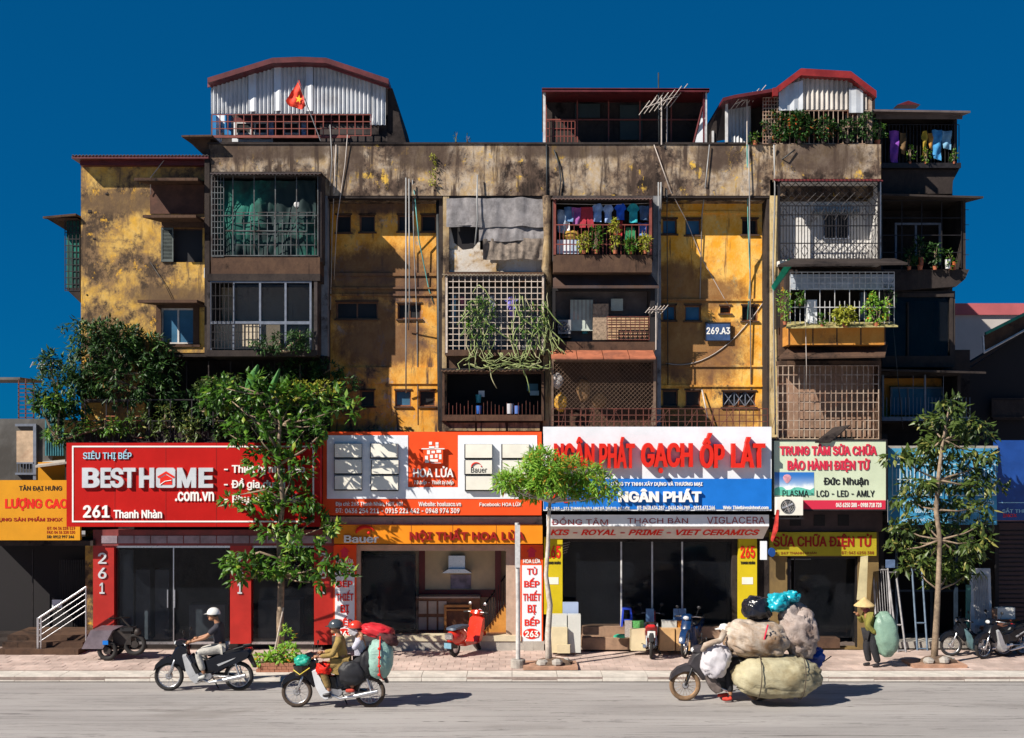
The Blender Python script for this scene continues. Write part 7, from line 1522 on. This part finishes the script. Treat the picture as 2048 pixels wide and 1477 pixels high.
def head(parent, c, fx, s=1.0, tilt=0, skin=m_skin, mask=None):
    """head facing -x*fx with face details"""
    c = Vector(c); g = MB(); g.ball(c, .092*s, .075*s, .115*s, 16, 12); g.ball(c+Vector((-.045*fx, 0, -.07))*s, .05*s, .05*s, .045*s, 10, 8)
    g.tube([c+Vector((-.088*fx, 0, .02))*s, c+Vector((-.112*fx, 0, -.020))*s, c+Vector((-.09*fx, 0, -.034))*s], [.010*s, .017*s, .014*s], 6)
    for q in (-1, 1): g.ball(c+Vector((.008, q*.076, -.005))*s, .02*s, .012*s, .03*s, 8, 6)
    o = g.build('head', skin, parent, local=True, smooth=True)
    g = MB()
    for q in (-1, 1): g.ball(c+Vector((-.082*fx, q*.032, .018))*s, .012*s, .015*s, .008*s, 8, 6); g.bar(c+Vector((-.087*fx, q*.018, .04))*s, c+Vector((-.078*fx, q*.05, .042))*s, .005*s)
    g.build('eyes', m_hair, o, local=True)
    g = MB(); g.bar(c+Vector((-.090*fx, -.022, -.058))*s, c+Vector((-.090*fx, .022, -.058))*s, .006*s); g.build('mouth', M('lips', (.26, .07, .05), .5, 0, .1, 4, 0), o, local=True)
    g = MB(); g.ball(c+Vector((.018*fx, 0, .03))*s, .092*s, .080*s, .10*s, 14, 8); g.build('hair', m_hair, o, local=True, smooth=True)
    return o
def helmet(parent, c, col, s=1.0, brim=True, fx=1):
    m = M('helmet %.2f %.2f %.2f' % col, col, .22, 0, .08, 3, 0, coat=.5); c = Vector(c); g = MB(); prof = [(.138*math.cos(rad(a)), .13*math.sin(rad(a))) for a in range(-12, 91, 12)]; prof[-1] = (.002, .13)
    g.lathe(c, [(r*s*1.0, h*s) for r, h in prof], 18, 'z', 1.06, .88)
    if brim: g.prism([(c.x-.20*s*fx, c.z-.012*s), (c.x-.10*s*fx, c.z+.018*s), (c.x-.10*s*fx, c.z-.005*s)], c.y-.075*s, c.y+.075*s)
    o = g.build('helmet', m, parent, local=True, smooth=rad(50)); g = MB(); g.torus(c+Vector((0, 0, -.02*s)), .138*s, .008*s, 20, 5, 'z'); g.build('rim', seatm, o, local=True); return o
def rider(name, label, loc, J, shirt, trous, shoes, skin=m_skin, short=False, extra=None, s=1.0):
    """J: head, neck, chest, hip, shoulder, elbow, wrist, knee, ankle, toe as (x, z) side view; both sides mirrored with offsets"""
    t = thing(name, label, 'person', loc); V = {k: v for k, v in J.items()}; P = lambda k, y=0, r=.05: (V[k][0], y, V[k][1], r)
    j = {'hip': P('hip', 0, (.13, .12)), 'waist': ((V['hip'][0]*.5+V['chest'][0]*.5), 0, (V['hip'][1]*.5+V['chest'][1]*.5), (.12, .10)), 'chest': P('chest', 0, (.145, .12)), 'neck': P('neck', 0, .055), 'skull': P('head', 0, .055)}; e = [('hip', 'waist'), ('waist', 'chest'), ('chest', 'neck'), ('neck', 'skull')]
    for q, n in ((-1, 'r'), (1, 'l')):
        kn = V.get('knee'+n, V['knee']); an = V.get('ankle'+n, V['ankle']); to = V.get('toe'+n, V['toe']); el = V.get('elbow'+n, V['elbow']); wr = V.get('wrist'+n, V['wrist'])
        j['s'+n] = P('shoulder', q*.17, .055); j['e'+n] = (el[0], q*.27, el[1], .042); j['w'+n] = (wr[0], q*.27, wr[1], .028)
        j['h'+n] = (V['hip'][0], q*.10, V['hip'][1]-.02, .085); j['k'+n] = (kn[0], q*.17, kn[1], .062); j['a'+n] = (an[0], q*.17, an[1], .040)
        e += [('chest', 's'+n), ('s'+n, 'e'+n), ('e'+n, 'w'+n), ('hip', 'h'+n), ('h'+n, 'k'+n), ('k'+n, 'a'+n)]
    body = skinned('body', j, e, skin, t)
    js = {k: (v[0], v[1], v[2], (tuple(x+.022 for x in v[3]) if isinstance(v[3], tuple) else v[3]+.020)) for k, v in j.items() if k in ('waist', 'chest', 'hip', 'sl', 'sr', 'el', 'er', 'wl', 'wr')}
    js['hip'] = (j['hip'][0], 0, j['hip'][2]-.02, (.155, .145)); es = [('hip', 'waist'), ('waist', 'chest'), ('chest', 'sl'), ('chest', 'sr')]
    for n in 'lr':
        a, b = Vector(j['s'+n][:3]), Vector(j['e'+n][:3])
        if short: c = a.lerp(b, .75); js['e'+n] = (c.x, c.y, c.z, .068); js.pop('w'+n); es += [('s'+n, 'e'+n)]
        else: c = b.lerp(Vector(j['w'+n][:3]), .88); js['w'+n] = (c.x, c.y, c.z, .045); es += [('s'+n, 'e'+n), ('e'+n, 'w'+n)]
    js['col'] = (V['neck'][0], 0, V['neck'][1]-.03, .07); es.append(('chest', 'col')); skinned('shirt', js, es, shirt, t)
    jt = {'hip': (j['hip'][0], 0, j['hip'][2], (.15, .13))}; et = []
    for n in 'lr':
        a = Vector(j['a'+n][:3]); c = Vector(j['k'+n][:3]).lerp(a, .86); jt['h'+n] = (*j['h'+n][:3], .112); jt['k'+n] = (*j['k'+n][:3], .088); jt['a'+n] = (c.x, c.y, c.z, .068); et += [('hip', 'h'+n), ('h'+n, 'k'+n), ('k'+n, 'a'+n)]
    skinned('trousers', jt, et, trous, t)
    for q, n in ((-1, 'r'), (1, 'l')):
        an = V.get('ankle'+n, V['ankle']); to = V.get('toe'+n, V['toe']); skinned('shoe', {'a': (an[0]+.03, q*.17, an[1]-.04, .045), 'm': ((an[0]+to[0])/2, q*.17, (an[1]+to[1])/2-.03, .046), 't': (to[0], q*.17, to[1], .034)}, [('a', 'm'), ('m', 't')], shoes, t)
        g = MB(); w = Vector(j['w'+n][:3]); el = Vector(j['e'+n][:3]); addhand(g, w, (w-el).normalized()*.6+Vector((-.5, -q*.25, 0)), (0, 0, 1)); g.build('hand', skin, t, local=True, smooth=True)
    return t
def cl(name, col, **k): return M(name, col, .85, 0, k.pop('var', .3), 5, .6, bd=.035, **k)
L1 = (X(408, y1), y1, -.12)
J1 = dict(head=(.22, 1.62), neck=(.27, 1.47), chest=(.32, 1.26), hip=(.34, .93), shoulder=(.31, 1.38), elbow=(.10, 1.17), wrist=(-.20, 1.08), knee=(-.10, .84), ankle=(.05, .38), toe=(-.09, .30))
r1 = rider('person', 'rider in a white helmet, dark short sleeved shirt and pale trousers', L1, J1, cl('charcoal shirt', (.035, .033, .045)), cl('pale linen trousers', (.46, .44, .40)), cl('pale shoes', (.5, .5, .48)), short=True)
head(r1, (.19, 0, 1.60), 1); helmet(r1, (.205, 0, 1.645), (.70, .69, .66))
L2 = (X(667, y2), y2, -.12)
J2 = dict(head=(.06, 1.60), neck=(.10, 1.44), chest=(.15, 1.24), hip=(.17, .92), shoulder=(.13, 1.36), elbow=(.02, 1.08), wrist=(-.26, 1.05), knee=(-.20, .80), ankle=(-.05, .34), toe=(-.20, .27))
r2 = rider('person', 'front rider in a dark helmet and long khaki coat', L2, J2, cl('khaki coat', (.30, .20, .06)), cl('khaki trousers', (.26, .17, .055)), M('black leather', (.02, .018, .02), .4, 0, .2, 6, 0))
head(r2, (.04, 0, 1.58), 1); helmet(r2, (.05, 0, 1.62), (.05, .06, .07), 1.06)
g = MB(); g.fair([(-.06, 1.02), (.34, 1.02), (.36, .70), (.10, .66), (-.04, .70)], .20, .85); g.build('coat_skirt', cl('khaki coat', (.30, .20, .06)), r2, local=True, smooth=rad(50))
J3 = dict(head=(.46, 1.56), neck=(.50, 1.42), chest=(.55, 1.24), hip=(.55, .95), shoulder=(.52, 1.34), elbow=(.44, 1.20), wrist=(.60, 1.42), knee=(.22, .72), ankle=(.42, .42), toe=(.26, .36), elbowl=(.40, 1.12), wristl=(.18, 1.10))
r3 = rider('person', 'back seat passenger in a red helmet and pale blouse steadying the bundles', L2, J3, cl('pale lilac blouse', (.44, .43, .52)), cl('black trousers', (.015, .015, .02)), cl('red sandals', (.45, .05, .03)))
head(r3, (.42, 0, 1.56), 1); helmet(r3, (.44, 0, 1.60), (.62, .04, .02), 1.0); g = MB(); g.fair([(.29, 1.56), (.34, 1.62), (.46, 1.60), (.50, 1.50), (.42, 1.42), (.32, 1.46)], .085, .8); g.build('face_cloth', cl('white face cloth', (.55, .53, .56)), r3, local=True, smooth=rad(50))
# loads on the second motorcycle
def sack(name, label, c, r, mat, cat='sack', wob=.16, f=1.8, rot=0.0, grp=None, loc=None, n=36, creases=.5, neck=None):
    """soft sack with folds; c centre, r radii; optional tied neck direction"""
    t = thing(name, label, cat, c, grp); t.rotation_euler = (0, rot, 0); g = MB(); m = n//2+4; seed = Vector(c)*1.7
    for i in range(m+1):
        th = math.pi*i/m
        for k in range(n):
            a = 2*math.pi*k/n; d = Vector((math.sin(th)*math.cos(a), math.sin(th)*math.sin(a), math.cos(th)))
            sq = Vector([math.copysign(abs(v)**.82, v) for v in d]); q = 1+wob*.8*mnoise.noise(d*f*.8+seed)-wob*creases*.75*(1-abs(mnoise.noise(Vector((d.x*f*.9, d.y*2, d.z*f*2.6+d.x*1.5))+seed))*2)**4+wob*.25*mnoise.noise(d*f*2.5+seed)-.07*max(0, d.z-.2)
            g.v.append((sq.x*r[0]*q, sq.y*r[1]*q, sq.z*r[2]*q))
    for i in range(m):
        for k in range(n): g.f.append((i*n+k, (i+1)*n+k, (i+1)*n+(k+1) % n, i*n+(k+1) % n))
    o = g.build('sack', mat, t, local=True, smooth=True)
    if neck:
        nx, nz, L_ = neck; p = Vector((nx*r[0]*.85, 0, nz*r[2]*.85)); d = Vector((nx, 0, nz)).normalized(); g = MB(); g.tube([p-d*.08, p+d*L_*.4, p+d*L_*.7, p+d*L_], [.16, .06, .05, .10], 10); g.build('neck', mat, t, local=True, smooth=True)
    return t
lx, ly, lz = L2
sack('bundle', 'tall pale green bundle tied with red cord on the second motorcycle', (lx+.93, ly-.05, lz+1.00), (.26, .32, .42), M('pale green wrapped cloth', (.27, .44, .38), .55, 0, .2, 3, .5, bd=.05), 'bundle', .10, 2.2, creases=.8)
g = MB(); yy = ly-.40; g.tube([(lx+.95, ly-.20, lz+1.44), (lx+.96, yy+.02, lz+1.2), (lx+.95, yy-.01, lz+.95), (lx+.96, yy+.04, lz+.7), (lx+1.0, ly-.1, lz+.56)], .014, 5); 
for k in range(4): g.ball((lx+.955, yy+.0, lz+.72+k*.17), .035, .03, .03, 8, 5)
tag(g.build('red_cord', l_red), 'knotted red cord round the pale green bundle', 'cord')
g = MB()
tcord = M('dark netting band', (.03, .10, .08), .8, 0, .3, 5, 0)
sack('bundle', 'red and pink bag slung on top of the pale green bundle', (lx+.86, ly+.05, lz+1.52), (.36, .26, .14), M('scarlet nylon', (.60, .02, .03), .5, 0, .3, 3, .2), 'bag', .20, 2.0, rot=rad(12), creases=1.2)
sack('bag', 'maroon plaid bag sagging behind the red one', (lx+1.05, ly+.02, lz+1.40), (.26, .24, .13), M('maroon plaid', (.10, .03, .03), .8, 0, .5, 14, .3), 'bag', .2, 2.4, rot=rad(30))
sack('bag', 'black bag pressed between passenger and green bundle', (lx+.68, ly-.02, lz+.92), (.17, .28, .30), M('black nylon', (.012, .012, .016), .6, 0, .3, 5, .3), 'bag', .2, 2.4)
sack('bag', 'dark fabric load hanging beside the passenger seat', (lx+.38, ly-.20, lz+.72), (.26, .12, .25), M('black nylon', (.012, .012, .016)), 'bag', .2, 2.4)
sack('bag', 'green plastic bag hung on the handlebar of the second motorcycle', (lx-.60, ly-.12, lz+.95), (.17, .15, .12), M('glossy green plastic', (.02, .34, .24), .35, 0, .3, 4, .2), 'bag', .25, 2.6, creases=1.2)
t = thing('basket', 'dark front basket filled with leafy greens and a yellow tie', 'basket', (lx-.62, ly-.1, lz+.72)); MB().lathe((lx-.62, ly-.1, lz+.66), [(0, 0), (.12, 0), (.17, .2), (.155, .2), (.1, .03), (0, .03)], 14).build('basket', dkg, t); g = MB(); g.tube([(lx-.76, ly-.2, lz+.78), (lx-.62, ly-.28, lz+.70), (lx-.44, ly-.2, lz+.82)], .012, 5); g.build('yellow_tie', M('yellow cord', (.60, .46, .04), .6, 0, .1, 4, 0), t)
sack('bag', 'red cloth stuffed behind the white leg shield', (lx-.16, ly-.14, lz+.80), (.17, .14, .14), l_red, 'cloth', .3, 2.6, creases=1.2)
# loads on the third motorcycle
lx, ly, lz = X(1444, y3), y3, -.12
def S3_(name, label, a, b, c, d, dy, mat, cat='sack', **k):
    y = y3+dy; ry = k.pop('ry', None) or (Z(b, y)-Z(d, y))/2*.85; return sack(name, label, (X((a+c)/2, y), y, Z((b+d)/2, y)), ((X(c, y)-X(a, y))/2, ry, (Z(b, y)-Z(d, y))/2), mat, cat, **k)
m_sk1 = M('pale green woven sack', (.42, .38, .25), .8, 0, .18, 3, .45, bd=.035, dirt=(.24, .19, .10), dirt_amt=.5)
m_sk2 = M('dirty white woven sack', (.52, .45, .38), .8, 0, .2, 3, .45, bd=.035, dirt=(.22, .12, .055), dirt_amt=.52)
m_sk3 = M('grey pink plastic sack', (.40, .33, .30), .7, 0, .3, 3, .5, bd=.04, dirt=(.17, .11, .085), dirt_amt=.48)
o = S3_('sack', 'huge pale green sack roped along the side of the third motorcycle', 1464, 1307, 1642, 1397, -.35, m_sk1, wob=.11, f=2.6, creases=1.3, n=56, ry=.55)
for (px) in (1512, 1598):
    y = y3-.35; g = MB(); cxx = X(px, y); hz_ = (Z(1307, y)-Z(1397, y))/2*1.03*(1-((px-1553)/150)**2)**.5; czz = Z(1352, y); g.tube([(cxx+.03*math.sin(a*1.0), y-.56*math.cos(a)**.8, czz+hz_*math.sin(a)*1.0) for a in [rad(-84+12*k) for k in range(15)]], .011, 5)
    tag(g.build('rope', M('dark thin rope', (.08, .06, .04), .9, 0, .2, 9, 0)), ('left' if px < 1550 else 'right')+' rope round the huge pale green sack', 'rope')
S3_('sack', 'brown stained white sack in the middle of the load', 1446, 1238, 1578, 1318, -.20, m_sk2, wob=.16, f=2.0, rot=rad(8), creases=1.4, n=52, ry=.5)
g = MB(); y = y3-.66; g.tube([(X(1536,y), y, Z(1250,y)), (X(1530,y), y-.05, Z(1268,y)), (X(1526,y), y-.05, Z(1284,y))], .016, 5); tag(g.build('pink_strap', l_pink), 'pink strap on the brown stained sack', 'strap')
S3_('sack', 'tall grey pink sack leaning at the back of the load', 1556, 1203, 1634, 1318, -.05, m_sk3, wob=.18, f=2.2, rot=rad(-10), creases=1.8, n=52, ry=.42, neck=(-.25, 1, .16))
S3_('bag', 'shiny black bag at the top left of the load', 1484, 1190, 1546, 1244, .0, M('shiny black plastic', (.012, .012, .018), .18, 0, .3, 6, .5), 'bag', wob=.18, f=2.6, creases=1.6, ry=.3)
S3_('bag', 'larger turquoise plastic bag on top of the load', 1532, 1184, 1578, 1226, -.15, M('turquoise plastic', (.01, .36, .46), .3, 0, .25, 5, .4), 'bag', wob=.27, f=2.4, creases=1.6, ry=.22)
S3_('bag', 'small turquoise plastic knot right of the larger one', 1566, 1180, 1600, 1206, -.1, M('turquoise plastic', (.01, .36, .46)), 'bag', wob=.30, f=2.4, creases=1.6, ry=.18)
S3_('bag', 'blue tarpaulin bag under the tall sack', 1580, 1290, 1648, 1338, .15, M('blue tarpaulin bag', (.01, .05, .30), .4, 0, .3, 5, .3), 'bag', wob=.3, f=2.6, creases=1.6, ry=.3)
S3_('bag', 'white bag hung before the leg shield of the third motorcycle', 1402, 1286, 1462, 1358, -.25, M('white plastic bag', (.60, .57, .60), .5, 0, .2, 3, .3, dirt=(.36, .33, .38), dirt_amt=.4), 'bag', wob=.22, f=2.2, rot=rad(25), creases=1.2, ry=.22)
g = MB(); y = y3-.35; g.tube([(X(1450,y), y, Z(1262,y)), (X(1440,y), y-.05, Z(1280,y)), (X(1424,y), y-.08, Z(1284,y)), (X(1410,y), y-.06, Z(1290,y)), (X(1404,y), y, Z(1302,y))], [.07, .06, .055, .06, .04], 8); tag(g.build('knotted_cloth', m_sk2, smooth=True), 'twisted pale cloth tied over the handlebar of the third motorcycle', 'cloth')
g = MB(); g.bar((X(1640,y3), y3+.2, Z(1336,y3)), (X(1668,y3), y3+.2, Z(1316,y3)), .012, 5); g.bar((X(1628,y3), y3+.1, Z(1300,y3)), (X(1648,y3), y3+.1, Z(1276,y3)), .012, 5) if 0 else None; tag(g.build('cargo_hook', dkg), 'thin bar sticking out behind the blue tarpaulin bag', 'bar')
J4 = dict(head=(.10, 1.44), neck=(.16, 1.32), chest=(.24, 1.14), hip=(.26, .82), shoulder=(.22, 1.24), elbow=(.0, 1.06), wrist=(-.24, 1.04), knee=(-.02, .74), ankle=(.10, .14), toe=(-.10, .075), kneer=(.06, .62), ankler=(.12, .13), toer=(-.06, .07))
r4 = rider('person', 'hunched rider in a white cap and scarf, one red shoe on the road', (X(1447, y3), y3, -.12), J4, cl('grey checked shirt', (.38, .34, .37)), cl('black trousers', (.015, .015, .02)), cl('red canvas shoes', (.60, .05, .03)), s=.9)
head(r4, (.02, 0, 1.44), 1, .95); g = MB(); g.lathe((.02, 0, 1.47), [(.115, -.02), (.11, .04), (.08, .09), (.002, .11)], 16); g.prism([(-.17, 1.46), (-.06, 1.49), (-.06, 1.465)], -.07, .07); g.build('cap', cl('white cap', (.66, .66, .64), var=.1), r4, local=True, smooth=rad(50))
g = MB(); g.ball((.06, 0, 1.39), .12, .10, .11, 12, 8, .2); g.build('scarf', cl('grey lilac scarf', (.40, .36, .42)), r4, local=True, smooth=True)
# woman with the conical hat
yw = GY(1334); t = thing('person', 'walking woman in a conical hat and olive jacket carrying a green sack', 'person', (X(1742, yw), yw, 0)); k_ = 94/80.
j = {'hip': (.02, 0, .80, (.13, .12)), 'waist': (-.02, 0, .96, (.12, .10)), 'chest': (-.07, 0, 1.12, (.14, .11)), 'neck': (-.10, 0, 1.28, .05), 'skull': (-.13, 0, 1.38, .055),
     'sl': (-.07, .16, 1.22, .05), 'el': (-.16, .22, 1.0, .04), 'wl': (-.25, .12, 1.16, .028), 'sr': (-.07, -.16, 1.22, .05), 'er': (-.14, -.22, .98, .04), 'wr': (.04, -.22, .80, .028),
     'hl': (.0, .09, .76, .085), 'kl': (-.08, .09, .44, .062), 'al': (-.02, .09, .10, .04), 'hr': (.04, -.09, .76, .085), 'kr': (.04, -.09, .43, .062), 'ar': (.14, -.09, .10, .04)}
ee = [('hip','waist'),('waist','chest'),('chest','neck'),('neck','skull'),('chest','sl'),('sl','el'),('el','wl'),('chest','sr'),('sr','er'),('er','wr'),('hip','hl'),('hl','kl'),('kl','al'),('hip','hr'),('hr','kr'),('kr','ar')]
skinned('body', j, ee, m_skin, t)
inf = lambda ks, d: {k: (*j[k][:3], tuple(v+d for v in j[k][3]) if isinstance(j[k][3], tuple) else j[k][3]+d) for k in ks}
skinned('jacket', inf(['hip','waist','chest','sl','el','wl','sr','er','wr'], .028), [q for q in ee if q[0] in ('hip','waist','chest','sl','el','sr','er') and q[1] in ('waist','chest','sl','el','wl','sr','er','wr')], cl('olive jacket', (.20, .18, .03)), t)
skinned('trousers', inf(['hip','hl','kl','al','hr','kr','ar'], .035), [q for q in ee if q[0] in ('hip','hl','kl','hr','kr') and q[1][0] in 'hka' and q[1] not in ('hip',)], cl('black trousers', (.015, .015, .02)), t)
for q, ax in ((.09, -.02), (-.09, .14)): skinned('shoe', {'a': (ax+.03, q, .06, .04), 'm': (ax-.06, q, .045, .042), 't': (ax-.14, q, .035, .03)}, [('a','m'),('m','t')], M('black leather', (.02, .018, .02)), t)
for n in ('wl', 'wr'): g = MB(); addhand(g, j[n][:3], (-.5, 0, .6) if n == 'wl' else (.8, 0, -.5), (0, 0, 1)); g.build('hand', m_skin, t, local=True, smooth=True)
head(t, (-.15, 0, 1.40), 1, .95)
g = MB(); g.lathe((-.15, 0, 1.42), [(.24, -.02), (.235, .0), (.12, .10), (.002, .19)], 22); g.build('conical_hat', M('pale palm leaf', (.56, .40, .18), .7, 0, .2, 12, .2), t, local=True, smooth=rad(30)).rotation_euler = (0, rad(0), 0)
g = MB(); g.ball((-.11, 0, 1.31), .09, .085, .06, 12, 8, .2); g.build('scarf', cl('maroon scarf', (.28, .06, .08)), t, local=True, smooth=True)
sack('sack', 'pale green translucent sack carried on the back of the walking woman', (X(1768, yw), yw-.12, Z(1266, yw)), (.29, .24, .54), M('sea green plastic sack', (.20, .32, .25), .45, 0, .2, 2, .3, bd=.04, dirt=(.14, .24, .19), dirt_amt=.4), 'sack', .14, 1.6, rot=rad(-8), creases=1.0)
